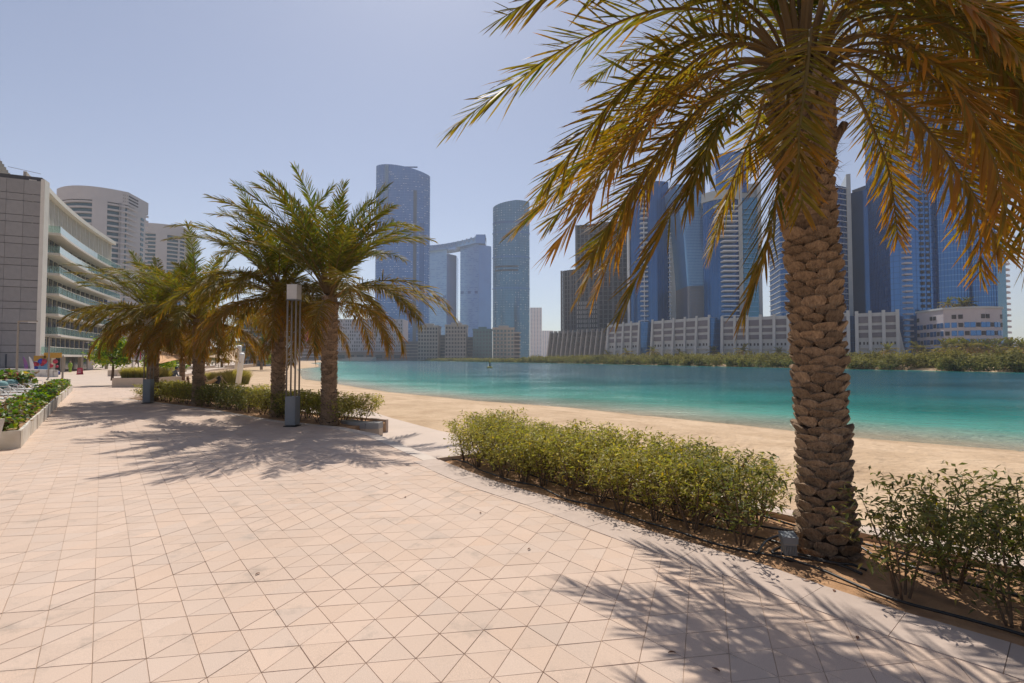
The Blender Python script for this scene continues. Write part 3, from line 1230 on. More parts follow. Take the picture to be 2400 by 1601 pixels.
# -- four mid-rise blocks on the quay
for (pl, pr, top, Y, body, cols, rows, lab, wm) in (
        (979, 1026, 764, 560, 'block_beige', 7, 9, 'beige grid-fronted mid-rise on the far quay below the tall oval tower', 'void'),
        (1043, 1092, 762, 560, 'block_beige', 7, 9, 'beige grid-fronted mid-rise on the far quay below the twin towers', 'void'),
        (1108, 1152, 772, 555, 'glass_green', 6, 8, 'dark green glass mid-rise on the far quay', 'glass_dark'),
        (1155, 1205, 769, 550, 'block_beige', 6, 8, 'mid-rise with glass balconies on the far quay below the teal tower', 'glass_green')):
    f_ = front_rect(pl, pr, Y, Y, 25)
    a, b = np.array([XP(pl, Y), Y]), np.array([XP(pr, Y), Y])
    zt_ = ZP(top, Y)
    root = empty('midrise_block', ((a + b)[0] / 2, Y, GZ), 0, lab, 'building')
    MB().prism(f_, GZ, zt_).build('wall', M[body], root, world_mesh=True)
    MB().prism(outset(f_, 0.6), zt_ - 0.8, zt_ + 0.6).build('roof_slab', M[body], root, world_mesh=True)
    MB().bbox(a[0] + 6, b[0] - 6, Y + 4, Y + 14, zt_, zt_ + 3).build('roof_house', M[body], root, world_mesh=True)
    fh = (zt_ - GZ - 1) / rows
    facade_grid(root, a, b, GZ, rows, cols, fh, 0.62, 0.6, M[wm], frame=M[body] if body != 'glass_green' else M['glass_green'])
    if wm == 'glass_green':
        for k in range(1, rows):
            MB().bbox(a[0] + 1, b[0] - 9, Y - 1.6, Y, GZ + k * fh - 0.4, GZ + k * fh + 0.3).build('balcony', M['concrete'], root, world_mesh=True)
        for k in range(1, rows):
            MB().bbox(b[0] - 3, b[0] + 7, Y + 1, Y + 10, GZ + k * fh - 0.5, GZ + k * fh + 0.9).build('side_balcony', M['block_beige'], root, world_mesh=True)
        MB().bbox(b[0], b[0] + 6, Y + 2, Y + 12, GZ, zt_ - fh).build('side_wing', M['void'], root, world_mesh=True)

# -- low infill blocks between them
for (pl, pr, top, Y, lab) in ((1024, 1045, 785, 580, 'low dark infill block between the two beige mid-rises'), (1090, 1110, 790, 580, 'low dark infill block beside the green glass mid-rise'), (940, 980, 800, 590, 'low beige block at the end of the far quay')):
    f_ = front_rect(pl, pr, Y, Y, 20)
    root = tower('low_block', lab, 'building', f_, GZ, ZP(top, Y), 3.6, 'concrete_dark', 'block_beige', 0.8, 0.2)

# -- grid-fronted hotel with brown base behind the palms, and its darker neighbour
Y = 600
root = empty('hotel', (XP(860, Y), Y, GZ), 0, 'long white hotel with a dense window grid on a brown base across the bay', 'building')
MB().prism(front_rect(786, 944, Y, Y, 30), GZ + 10, ZP(748, Y)).build('wall', M['lilac'], root, world_mesh=True)
facade_grid(root, (XP(787, Y), Y), (XP(943, Y), Y), GZ + 10.5, 9, 30, (ZP(748, Y) - GZ - 11) / 9, 0.5, 0.62, M['concrete_dark'], skip=lambda r_, c: (r_ * 7 + c * 3) % 5 == 0)
MB().prism(front_rect(780, 960, Y - 8, Y - 8, 40), GZ - 0.2, GZ + 9.8).build('base', M['brownstone'], root, world_mesh=True)
for k in range(7):
    X = XP(800 + k * 22, Y - 8)
    MB().bbox(X - 4, X + 4, Y - 8.4, Y - 7.8, GZ + 2, GZ + 6).build('opening', M['void'], root, world_mesh=True)
root = tower('dark_midrise', 'dark mid-rise with broad balconies across the bay, behind the palm trunks', 'building', front_rect(690, 770, 540, 540, 25), GZ, ZP(690, 540), 3.6, 'concrete_dark', 'lilac', 0.7, 1.0)
MB().bbox(XP(716, 540), XP(728, 540), 538, 540, ZP(800, 540), ZP(770, 540)).build('panel', M['red'], root, world_mesh=True)
# steps down to the water at the end of the bay
root = empty('stone_steps', (XP(840, 490), 490, -1), 0, 'pale stepped terrace going down to the water at the end of the bay', 'steps')
for k in range(5):
    MB().bbox(XP(800, 490) - 4 + k * 3, XP(875, 490), 480 + k * 3, 500, -1.2 + k * 0.8, -0.4 + k * 0.8).build('step', M['concrete'], root, world_mesh=True)
# far quay wall
root = empty('quay_wall', (XP(930, 585), 585, -1.2), 0, 'long dark quay wall along the far side of the bay', 'wall')
for k in range(8):
    MB().bbox(XP(876 + k * 14, 578) + 0.1, XP(890 + k * 14, 578), 577 - k * 0.5, 581, -1.4, 0.6).build('wall_panel', M['concrete_dark'], root, world_mesh=True)

# ------------------------------------------------------------------ right-hand cluster
def pod_y(px):
    return float(np.interp(px, [1285, 1423, 1480, 1700, 1850, 2008, 2122], [430, 385, 362, 300, 280, 262, 250]))


# unfinished concrete tower
root = empty('concrete_tower', (XP(1410, 425), 425, GZ), 0, 'unfinished grey concrete tower with open dark floors', 'tower')
for (pl, pr, Yl, Yr, top, fh, cols) in ((1317, 1352, 446, 436, 635, 3.9, 5), (1352, 1402, 434, 428, 528, 3.9, 5), (1403, 1473, 424, 420, 522, 3.9, 6)):
    f_ = front_rect(pl, pr, Yl, Yr, 22)
    zt_ = ZP(top, Yl)
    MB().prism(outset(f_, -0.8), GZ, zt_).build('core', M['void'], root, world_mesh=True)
    V, Fs = ring(f_, 0.0, 4.0, 0.55)
    cc = sum(f_) / 4
    me = MB().add([(v[0] - cc[0], v[1] - cc[1], v[2]) for v in V], Fs).me('floor_slab', M['concrete_dark'])
    k = 0
    while GZ + k * fh < zt_:
        link('floor_slab', me, root, (cc[0] - root.location.x, cc[1] - root.location.y, k * fh))
        k += 1
    a, b = np.array([XP(pl, Yl), Yl]), np.array([XP(pr, Yr), Yr])
    for c in range(cols + 1):
        p = a + (b - a) * c / cols
        MB().box((p[0], p[1] + 0.3, (GZ + zt_) / 2), (0.9 if c % 3 else 1.8, 1.4, zt_ - GZ)).build('column', M['concrete_dark'], root, world_mesh=True)
    rg = random.Random(pl)
    if pl == 1352:
        facade_grid(root, a, b, GZ + 24, 7, 10, fh, 0.55, 0.62, M['concrete'], name='infill_panel', proud=0.5)

# tower footing with slanted fins
root = empty('concrete_podium', (XP(1350, 405), 405, GZ), 0, 'unfinished dark podium with slanted concrete fins at the water edge', 'building')
a, b = np.array([XP(1290, 430), 430.0]), np.array([XP(1425, 385), 385.0])
e = (b - a) / np.linalg.norm(b - a)
nn = np.array([e[1], -e[0]])
zt_ = ZP(778, 420)
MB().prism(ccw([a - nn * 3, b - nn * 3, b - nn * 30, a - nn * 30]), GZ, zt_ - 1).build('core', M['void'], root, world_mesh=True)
L = np.linalg.norm(b - a)
for k in range(6):
    z = GZ + (zt_ - GZ) * (k + 0.6) / 6
    MB().prism(ccw([a - nn * 0.5, b - nn * 0.5, b - nn * 6, a - nn * 6]), z, z + 0.9).build('floor_slab', M['concrete_dark'], root, world_mesh=True)
for k in range(13):
    p = a + e * L * k / 12
    q = p + nn * 5
    w = e * 0.55
    MB().hexa([(*(q - w), GZ), (*(q + w), GZ), (*(p + w - nn * 3), GZ), (*(p - w - nn * 3), GZ),
               (*(p - w + nn * 0.4), zt_ + 1), (*(p + w + nn * 0.4), zt_ + 1), (*(p + w - nn * 3), zt_ + 1), (*(p - w - nn * 3), zt_ + 1)]).build('fin', M['concrete'], root, world_mesh=True)

# blue tower with ladder bars
f_ = front_arc(1477, 1571, 380, 372, 6, 28)
t_ = tower('blue_tower', 'blue glass tower with a white ladder-like strip, next to the unfinished concrete tower', 'tower', f_, GZ, ZP(430, 375), 4.0, 'g_deep', None, mull=2.6, mullm='g_blue', mw=0.15)
MB().prism(front_rect(1572, 1590, 371, 369, 26), GZ, ZP(470, 371)).build('side_wall', M['podium'], t_, world_mesh=True)
MB().prism(front_rect(1474, 1477.5, 379, 379, 3), GZ, ZP(455, 379)).build('edge_fin', M['band_white'], t_, world_mesh=True)
fpc = ccw(f_)
for k in range(29):
    z = GZ + 22 + k * 3.6
    MB().bbox(XP(1500, 372), XP(1516, 372), 366.6, 370, z, z + 0.8).build('floor_bar', M['band_white'], t_, world_mesh=True)
    MB().bbox(XP(1567, 372), XP(1573, 372), 368.5, 372, z, z + 0.7).build('side_bar', M['band_white'], t_, world_mesh=True)
MB().bbox(XP(1509.5, 368), XP(1511, 368), 366.2, 367, GZ, ZP(520, 368)).build('ladder_rail', M['band_white'], t_, world_mesh=True)

t_ = tower('slim_tower', 'slim pale blue tower seen in the gap behind the leaning glass tower', 'tower', front_rect(1584, 1598, 520, 520, 20), GZ, ZP(517, 520), 4, 'g_blue', 'band_white', 0.7, 0.2)
t_ = tower('purple_tower', 'dark grey tower far behind the leaning glass tower', 'tower', front_rect(1592, 1618, 480, 480, 20), GZ, ZP(629, 480), 3.6, 'concrete_dark', 'concrete', 0.9, 0.2, 3.2, 'concrete', 0.7)

# leaning glass tower
root = empty('leaning_tower', (XP(1625, 350), 350, GZ), 0, 'pale glass tower whose front leans outward above a grey louvred base', 'tower')
Y = 345
def lean_x(py):
    return float(np.interp(py, [440, 560, 671, 748], [1588, 1606, 1613, 1613]))
zt_ = ZP(432, Y)
lv = []
for py in (748, 671, 560, 432):
    z = ZP(py, Y)
    xl, xr = XP(lean_x(py), Y), XP(1653, Y)
    lv.append([(xl, Y, z), (xr, Y - 4, z), (xr, Y + 26, z), (xl, Y + 26, z)])
MB().hexa([(*p[:2], GZ) for p in lv[0]] + lv[1]).build('louvred_base', M['g_grey'], root, world_mesh=True)
MB().hexa(lv[1] + lv[2]).build('glass_facade', M['g_pale'], root, world_mesh=True)
MB().hexa(lv[2] + lv[3]).build('glass_facade', M['g_pale'], root, world_mesh=True)
for i in range(62):
    z = GZ + 6 + i * 2.0
    if z > zt_ - 1: break
    py = 840 - (z - EYE) * F / Y
    MB().bbox(XP(lean_x(py), Y) - 0.1, XP(1653, Y - 4), Y - 4.35, Y - 4.1, z, z + 0.16).build('transom', M['g_blue'] if z > ZP(671, Y) else M['concrete_dark'], root, world_mesh=True)
mb = MB()
for i in range(14):
    t = (i + 0.5) / 14
    pts = []
    for py in (748, 671, 560, 432):
        x = XP(lean_x(py), Y) * (1 - t) + XP(1653, Y) * t
        pts.append((x, Y - 4.3 * t - 0.2 if t < 0.0 else Y - 4.25, ZP(py, Y)))
    mb.tube([(pts[0][0], pts[0][1], GZ)] + pts[1:], 0.09, 4)
tag(mb.build('mullion_grid', M['band_blue'], root, world_mesh=True), None, None, None, 'stuff')

# blue tower with white floor bars
f_ = front_arc(1652, 1735, 330, 322, 5, 24)
t_ = tower('striped_blue_tower', 'deep blue glass tower with short white floor bars and pale corner piers', 'tower', f_, GZ, ZP(455, 325), 4.0, 'g_deep', None, mull=2.4, mullm='g_blue', mw=0.12)
Y = 322
MB().prism(outset(ccw(f_), 1.0), ZP(468, Y), ZP(447, Y)).build('top_cornice', M['podium'], t_, world_mesh=True)
MB().prism(outset(ccw(front_arc(1683, 1760, 330, 326, 4, 20)), 0), ZP(447, Y), ZP(352, Y)).build('crown', M['g_blue'], t_, world_mesh=True)
MB().prism(front_rect(1735.5, 1745, 321.5, 321, 24), GZ, ZP(425, Y)).build('corner_pier', M['podium'], t_, world_mesh=True)
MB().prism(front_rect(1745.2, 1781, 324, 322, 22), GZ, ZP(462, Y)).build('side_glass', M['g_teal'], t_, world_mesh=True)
MB().prism(front_rect(1781.2, 1790, 323, 323, 22), GZ, ZP(425, Y)).build('corner_pier', M['podium'], t_, world_mesh=True)
MB().prism(front_rect(1736, 1788, 327, 326, 18), ZP(461, Y), ZP(425, Y)).build('top_cap', M['podium'], t_, world_mesh=True)
for k in range(24):
    py = 490 + k * 11.5
    if py > 745: break
    z = ZP(py, Y)
    pl = 1683 if py < 560 else 1698
    MB().bbox(XP(pl, Y - 5), XP(1734, Y - 5), 316.0, 321, z, z + 0.75).build('floor_bar', M['band_white'], t_, world_mesh=True)
    MB().bbox(XP(1746, Y), XP(1781, Y), 321.2, 323, z, z + 0.35).build('side_bar', M['g_pale'], t_, world_mesh=True)

# tower behind the big palm
f_ = front_arc(1833, 1992, 315, 305, 8, 30)
t_ = tower('striped_blue_tower', 'deep blue glass tower half hidden behind the big palm trunk', 'tower', f_, GZ, ZP(445, 310), 3.4, 'g_deep', 'band_white', 0.5, 0.5, 3, 'g_blue', 0.12)
MB().prism(front_rect(1992.5, 2003, 304, 303, 26), GZ, ZP(410, 305)).build('corner_pier', M['podium'], t_, world_mesh=True)

# grey tower with slanting white bands
f_ = front_rect(2006, 2104, 318, 292, 26)
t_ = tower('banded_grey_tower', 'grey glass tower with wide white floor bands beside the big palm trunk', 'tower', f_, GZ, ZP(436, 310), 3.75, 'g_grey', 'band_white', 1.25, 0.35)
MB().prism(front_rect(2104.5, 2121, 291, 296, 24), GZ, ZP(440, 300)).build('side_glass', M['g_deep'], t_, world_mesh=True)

# tall balcony tower with broad glass wing
Y = 272
f_ = front_arc(2092, 2206, 276, 270, 5, 30)
t_ = tower('balcony_tower', 'very tall blue glass tower with columns of small balconies, largest on the far bank', 'tower', f_, GZ, ZP(150, Y), 3.05, 'g_blue', 'g_deep', 0.22, 0.12, 2.0, 'g_deep', 0.14)
a, b = np.array([XP(2160, Y - 4.2), Y - 4.2]), np.array([XP(2187, Y - 4.0), Y - 4.0])
facade_grid(t_, a, b, GZ + 4, 44, 2, 3.05, 0.58, 0.55, M['void'], name='balcony_opening', proud=0.5)
for k in range(49):
    z = GZ + 4 + k * 3.05
    p = (XP(2125, Y - 1), Y - 2.6)
    MB().bbox(p[0] - 1.2, p[0] + 2.6, p[1] - 0.6, p[1] + 2, z, z + 0.9).build('balcony', M['lilac'], t_, world_mesh=True)
w_ = front_arc(2206.5, 2282, 268, 262, 2, 28)
MB().prism(w_, GZ, ZP(128, Y)).build('glass_wing', M['g_blue'], t_, world_mesh=True)
w2_ = ccw(front_arc(2282.3, 2343, 262, 256, 1.5, 26))
MB().prism(w2_, GZ, ZP(330, Y)).build('glass_wing', M['g_blue'], t_, world_mesh=True)
V, Fs = ring(w2_, 0.12, 0.3, 0.35)
me = MB().add(V, Fs).me('wing_band', M['g_pale'])
for k in range(1, 37):
    link('wing_band', me, t_, Vector((0, 0, k * 3.05 + 0.02)) - Vector((t_.location.x, t_.location.y, 0)))
mb = MB()
for p, nn_, e_, L_ in samples(w2_, 2.0):
    q = p + nn_ * 0.1
    mb.box((q[0], q[1], (GZ + ZP(332, Y)) / 2), (0.14, 0.3, ZP(332, Y) - GZ), math.atan2(e_[1], e_[0]))
tag(mb.build('mullion_grid', M['g_deep'], t_, world_mesh=True), None, None, None, 'stuff')
V, Fs = ring(ccw(w_), 0.12, 0.3, 0.35)
me = MB().add(V, Fs).me('wing_band', M['g_pale'])
for k in range(1, 52):
    link('wing_band', me, t_, Vector((0, 0, k * 3.05)) - Vector((t_.location.x, t_.location.y, 0)))
mb = MB()
for p, nn_, e_, L_ in samples(ccw(w_), 2.0):
    q = p + nn_ * 0.1
    mb.box((q[0], q[1], (GZ + ZP(130, Y)) / 2), (0.14, 0.3, ZP(130, Y) - GZ), math.atan2(e_[1], e_[0]))
tag(mb.build('mullion_grid', M['g_deep'], t_, world_mesh=True), None, None, None, 'stuff')
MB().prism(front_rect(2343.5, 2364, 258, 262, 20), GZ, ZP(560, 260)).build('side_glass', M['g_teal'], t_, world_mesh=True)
V, Fs = ring(ccw(front_rect(2354, 2370, 263, 268, 16)), 0.5, 0.3, 1.0)
me = MB().add(V, Fs).me('side_balcony', M['lilac'])
for k in range(1, 26):
    link('side_balcony', me, t_, Vector((0, 0, k * 3.05)) - Vector((t_.location.x, t_.location.y, 0)))

# low rounded building with roof garden
Y = 232
root = empty('rounded_block', (XP(2285, Y), Y, GZ), 0, 'low rounded stone block with square windows at the foot of the tallest tower', 'building')
f_ = ccw(front_arc(2214, 2352, 236, 232, 5, 20, 12))
zt_ = ZP(724, Y)
MB().prism(f_, GZ, zt_).build('wall', M['lilac'], root, world_mesh=True)
MB().prism(outset(f_, 0.5), zt_ + 0.01, zt_ + 0.9).build('parapet', M['podium'], root, world_mesh=True)
S = samples(f_, 2.4)
fh = (zt_ - GZ) / 6.5
me = MB().box((0, 0, 0), (1.6, 0.5, fh * 0.5)).me('window', M['void'])
meg = MB().box((0, 0, 0), (1.9, 0.4, fh * 0.62)).me('window', M['g_blue'])
for r_ in range(6):
    for k, (p, nn_, e_, L_) in enumerate(S):
        if r_ == 5 and k % 5 not in (1, 2): continue
        link('window', me if (k + r_) % 3 == 0 or r_ == 5 else meg, root, Vector((p[0], p[1], GZ + (r_ + 0.55) * fh)) - root.location, (0, 0, math.atan2(e_[1], e_[0])))

# parking podium in bays
def podium(name, label, pl, pr, top_l, top_r, bays, lean_end=False, rows=3):
    Yl, Yr = pod_y(pl), pod_y(pr)
    a, b = np.array([XP(pl, Yl), Yl]), np.array([XP(pr, Yr), Yr])
    e = (b - a)
    L = np.linalg.norm(e)
    e /= L
    nn = np.array([e[1], -e[0]])
    if nn @ a > 0: nn = -nn
    zt = (ZP(top_l, Yl) + ZP(top_r, Yr)) / 2
    root = empty(name, ((a + b)[0] / 2, (a + b)[1] / 2, GZ), 0, label, 'building')
    H = zt - GZ
    ex = e * (3.5 if lean_end else 0)
    lo = [a, b + ex, b + ex - nn * 30, a - nn * 30]
    hi = [a, b - ex * 0.2, b - ex * 0.2 - nn * 30, a - nn * 30]
    MB().hexa([(*p, GZ) for p in lo] + [(*p, zt) for p in hi]).build('wall', M['podium'], root, world_mesh=True)
    w = L / bays
    ang = math.atan2(e[1], e[0])
    rz = [(0.50, 0.10), (0.66, 0.085), (0.80, 0.13)]
    for i in range(bays):
        cpt = a + e * w * (i + 0.5)
        for (zf, hf) in rz:
            q = cpt + nn * 0.05
            MB().box((q[0], q[1], GZ + H * (zf + hf / 2)), (w * 0.86, 0.5, H * hf), ang).build('screen_panel', M['screen'], root, world_mesh=True)
        for zf in (0.385, 0.16):
            for s in (-0.28, 0.02, 0.28):
                q = cpt + e * w * s + nn * 0.05
                MB().box((q[0], q[1], GZ + H * zf), (w * 0.12, 0.5, H * 0.055), ang).build('window', M['void'], root, world_mesh=True)
        q = cpt + nn * 0.05
        MB().box((q[0], q[1], GZ + H * 0.05), (w * 0.8, 0.5, H * 0.08), ang).build('opening', M['void'], root, world_mesh=True)
        MB().box((*(cpt + nn * 0.8), GZ + H * 0.30), (w * 0.98, 1.4, H * 0.025), ang).build('ledge', M['podium'], root, world_mesh=True)
    for i in range(bays + 1):
        p = a + e * w * i
        t = e * 0.75
        f0 = 3.2 if i % 2 == 0 else 2.0
        MB().hexa([(*(p - t), GZ), (*(p - t + nn * f0), GZ), (*(p + t + nn * f0), GZ), (*(p + t), GZ),
                   (*(p - t), zt + 1.2), (*(p - t + nn * 0.6), zt + 1.2), (*(p + t + nn * 0.6), zt + 1.2), (*(p + t), zt + 1.2)]).build('pier', M['podium'], root, world_mesh=True)
    return root


podium('parking_podium', 'pale parking podium bay block nearest the unfinished podium', 1427, 1500, 761, 756, 4)
podium('parking_podium', 'long pale parking podium block below the leaning glass tower', 1531, 1664, 752, 744, 5)
podium('parking_podium', 'long pale parking podium block left of the big palm trunk', 1694, 1990, 742, 738, 9)
podium('parking_podium', 'short pale parking podium block with a slanted end wall beside the big palm trunk', 2010, 2106, 734, 732, 3, True)
for pl, pr, tp, lab in ((1503, 1528, 754, 'narrow blue glass stair block nearest the unfinished podium'), (1667, 1691, 744, 'narrow blue glass stair block below the deep blue tower'), (1993, 2008, 740, 'narrow blue glass stair block beside the big palm trunk')):
    Y = pod_y((pl + pr) / 2)
    f_ = front_rect(pl, pr, Y + 1.5, Y + 1.0, 12)
    tower('stair_block', lab, 'building', f_, GZ, ZP(tp, Y), 3.4, 'g_deep', 'g_blue', 0.25, 0.15, 2.2, 'g_blue', 0.15)

# ------------------------------------------------------------------ left: apartment towers behind the hotel wing
def curved_apartment(label, pl, pr, top, Y, fh, fins=True):
    f_ = ccw(front_arc(pl, pr, Y, Y + 6, 9, 22, 14))
    c = sum(f_) / len(f_)
    z1 = ZP(top, Y)
    root = empty('apartment_tower', (c[0], c[1], GZ), 0, label, 'tower')
    MB().prism(outset(f_, -1.2), GZ, z1 - 2).build('glass_facade', M['glass_green'], root, world_mesh=True)
    V, Fs = ring(f_, 0.4, 1.5, 1.0)
    me = MB().add([(v[0] - c[0], v[1] - c[1], v[2]) for v in V], Fs).me('balcony_band', M['tower_white'])
    k = 1
    while k * fh < z1 - GZ - 8:
        link('balcony_band', me, root, (0, 0, k * fh))
        k += 1
    MB().prism(outset(f_, 0.2), z1 - 8, z1).build('roof_parapet', M['tower_white'], root, world_mesh=True)
    S = samples(f_, 1.0)
    S.sort(key=lambda s: s[0][0])
    n = len(S)
    for t0, t1_ in ((0.42, 0.54), (0.65, 0.78)):
        seg = S[int(n * t0):int(n * t1_)]
        poly = [s[0] + s[1] * 0.7 for s in seg] + [s[0] - s[1] * 1.5 for s in seg[::-1]]
        MB().prism(ccw(poly), GZ, z1 - 7.9).build('wall_panel', M['tower_white'], root, world_mesh=True)
        if t0 > 0.5:
            s = S[int(n * 0.715)]
            me = MB().box((0, 0, 0), (3.0, 0.5, fh * 0.55)).me('window', M['glass_green'])
            for k2 in range(2, k - 1):
                link('window', me, root, Vector((s[0][0] + s[1][0] * 0.7, s[0][1] + s[1][1] * 0.7, GZ + k2 * fh)) - root.location, (0, 0, math.atan2(s[2][1], s[2][0])))
    seg = S[int(n * 0.79):]
    for r_ in range(3):
        poly = [s[0] + s[1] * 0.35 for s in seg] + [s[0] for s in seg[::-1]]
        MB().prism(ccw(poly), z1 - 6.6 + r_ * 1.9, z1 - 5.7 + r_ * 1.9).build('louvre', M['void'], root, world_mesh=True)
    return root


curved_apartment('white curved apartment tower with green glass balconies, tallest behind the balcony building', 122, 290, 443, 300, 3.25)
curved_apartment('white curved apartment tower with a louvred roof, half hidden behind the palms', 286, 422, 527, 420, 3.3)


def terraced(label, pl, pr, top, Y, rows, glass='glass_green'):
    f_ = front_rect(pl, pr, Y, Y, 16)
    z1 = ZP(top, Y)
    zb = -0.8
    root = empty('terraced_apartments', (XP((pl + pr) / 2, Y), Y, zb), 0, label, 'building')
    MB().prism(outset(f_, -1.5), zb, z1 - 0.5).build('wall', M['render_white'], root, world_mesh=True)
    fh = (z1 - zb) / rows
    for r_ in range(1, rows + 1):
        MB().prism(outset(f_, 0.2 - (r_ % 2) * 0.6), zb + r_ * fh - 0.45, zb + r_ * fh).build('floor_slab', M['tower_white'], root, world_mesh=True)
    a, b = np.array([XP(pl, Y) + 1.5, Y + 1.5]), np.array([XP(pr, Y) - 1.5, Y + 1.5])
    facade_grid(root, a, b, zb, rows, max(3, int((b - a)[0] / 4)), fh, 0.86, 0.72, M['glass_dark'], zoff=0.05, proud=0.15)
    for r_ in range(1, rows):
        MB().bbox(XP(pl, Y) + 0.5, XP(pr, Y) - 0.5, Y + 0.1, Y + 0.2, zb + r_ * fh, zb + r_ * fh + 1.0).build('balustrade', M[glass], root, world_mesh=True)


terraced('white terraced apartments with glass balconies, behind the cream shade sail', 545, 628, 720, 165, 8)
terraced('taller white apartment block between the second palm and the sail mast', 629, 668, 700, 185, 8)
terraced('white apartment block with blue balconies above the brown shade sail', 380, 424, 700, 190, 9, 'g_blue')
tower('slim_block', 'slim blue-grey tower behind the apartments above the brown sail', 'tower', front_rect(420, 432, 260, 260, 10), GZ, ZP(690, 260), 3.4, 'g_blue', 'band_white', 0.5, 0.2)

# ------------------------------------------------------------------ left building with curved balconies
def balcony_building():
    zb = -0.5
    A, C, B = np.array([-66.0, 70.0]), np.array([-76.5, 86.0]), np.array([-85.0, 107.0])
    f = lambda t: (1 - t) ** 2 * A + 2 * t * (1 - t) * np.array([-76.6, 86.5]) + t * t * B
    root = empty('balcony_building', (-68, 68, zb), 0, 'grey tiled apartment building with long curved white glass-fronted balconies', 'building')
    z0, fh, nf = 2.3, 3.02, 8
    zt = z0 + fh * nf
    N = 24
    pts = [f(k / N) for k in range(N + 1)]
    tn = [(f(min(1, k / N + .01)) - f(max(0, k / N - .01))) for k in range(N + 1)]
    nr = []
    for t in tn:
        t = t / np.linalg.norm(t)
        n = np.array([t[1], -t[0]])
        if n[0] < 0: n = -n
        nr.append(n)
    off = lambda d: [pts[k] + nr[k] * d for k in range(N + 1)]
    # main body
    body = off(-1.0) + [B + np.array([-16, -4]), np.array([-84, 66]), np.array([-67.2, 71.0])]
    MB().prism(ccw(body), z0, zt - 0.6).build('wall', M['render_beige'], root, world_mesh=True)
    gb = off(-3.2) + [B + np.array([-16, -4]), np.array([-84, 66.5]), np.array([-68.5, 71.8])]
    MB().prism(ccw(gb), zb, z0).build('ground_floor_wall', M['glass_dark'], root, world_mesh=True)
    # end wall of stone panels
    W0, W1 = np.array([-66.0, 69.9]), np.array([-86.0, 61.0])
    e = (W1 - W0)
    L = np.linalg.norm(e)
    e /= L
    nn = np.array([e[1], -e[0]])
    if nn @ W0 > 0: nn = -nn
    MB().prism(ccw([W0, W1, W1 - nn * 1.0, W0 - nn * 1.0]), zb, zt + 0.6).build('end_wall', M['facade_joint'], root, world_mesh=True)
    ang = math.atan2(e[1], e[0])
    rows = []
    z = zb
    i = 0
    while z < zt - 0.2:
        h = (1.0, 2.0)[i % 2]
        rows.append((z, min(h, zt + 0.55 - z)))
        z += h
        i += 1
    ncol = 12
    for (z, h) in rows:
        me = MB().box((0, 0, h / 2), (L / ncol - 0.03, 0.3, h - 0.07)).me('wall_panel', M['facade_tile'])
        for c in range(ncol):
            p = W0 + e * L * (c + 0.5) / ncol + nn * 0.05
            link('wall_panel', me, root, Vector((p[0], p[1], z)) - root.location, (0, 0, ang))
    MB().prism(ccw([W0 + nn * 0.3, W0 - e * 0.45 + nn * 0.3, W0 - e * 0.45 - nn * 1.2, W0 - nn * 1.2]), zb, zt + 0.3).build('corner_trim', M['render_white'], root, world_mesh=True)
    # bays of windows
    nb = 17
    wz = {}
    for fl in range(nf):
        zf = z0 + fl * fh
        for bq in range(nb):
            t = (bq + 0.5) / nb
            p = f(t)
            tt = f(min(1, t + .01)) - f(max(0, t - .01))
            Ls = np.linalg.norm(f((bq + 1) / nb) - f(bq / nb))
            tt = tt / np.linalg.norm(tt)
            n = np.array([tt[1], -tt[0]])
            if n[0] < 0: n = -n
            q = p + n * (-0.98)
            a = math.atan2(tt[1], tt[0])
            if fl < 6:
                w, h = Ls * 0.62, fh * 0.86
                wi = MB().box((0, 0, h / 2), (w, 0.16, h)).build('window', M['glass_dark'], root, loc=Vector((q[0], q[1], zf + 0.1)) - root.location, rot=(0, 0, a))
                MB().box((0, 0, h / 2), (0.08, 0.22, h)).build('mullion', M['concrete_dark'], wi)
                MB().box((0, 0, h * 0.72), (w, 0.20, 0.07)).build('transom', M['concrete_dark'], wi)
            else:
                for s in (-0.3, 0.0, 0.3):
                    w, h = Ls * 0.16, fh * 0.74
                    qq = q + tt * Ls * s
                    MB().box((0, 0, h / 2), (w, 0.16, h)).build('window', M['glass_dark'], root, loc=Vector((qq[0], qq[1], zf + 0.15)) - root.location, rot=(0, 0, a))
                for s in (-0.45, -0.15, 0.15, 0.45):
                    qq = q + tt * Ls * s + n * 0.2
                    MB().box((0, 0, fh * 0.5), (Ls * 0.07, 0.5, fh)).build('fin', M['render_white'], root, loc=Vector((qq[0], qq[1], zf)) - root.location, rot=(0, 0, a))
    # floor slabs with balconies
    for fl in range(nf):
        zf = z0 + fl * fh
        s0 = 0 if fl == 0 else 3
        if fl == 7:
            continue
        ks = list(range(s0, N + 1))
        d = 1.25
        o_ = [pts[k] + nr[k] * d for k in ks]
        i_ = [pts[k] - nr[k] * 0.99 for k in ks]
        MB().prism(ccw(o_ + i_[::-1]), zf - 0.34, zf).build('balcony_slab', M['render_white'], root, world_mesh=True)
        # inner edge band where there is no balcony
        if s0:
            ks2 = list(range(0, s0 + 1))
            o2 = [pts[k] - nr[k] * 0.6 for k in ks2]
            i2 = [pts[k] - nr[k] * 1.05 for k in ks2]
            MB().prism(ccw(o2 + i2[::-1]), zf - 0.3, zf + 0.02).build('floor_edge', M['render_white'], root, world_mesh=True)
        # glass balustrade panels
        for k in ks[:-1]:
            a, b = pts[k] + nr[k] * (d - 0.08), pts[k + 1] + nr[k + 1] * (d - 0.08)
            m = (a + b) / 2
            a2, b2 = m + (a - m) * 0.97, m + (b - m) * 0.97
            th = nr[k] * 0.05
            MB().prism(ccw([a2, b2, b2 - th, a2 - th]), zf + 0.02, zf + 1.02).build('balustrade_panel', M['glass_aqua'] if (fl >= 5 and k < 19 - (7 - fl) * 3) else M['balustrade_glass'], root, world_mesh=True)
        k = ks[0]
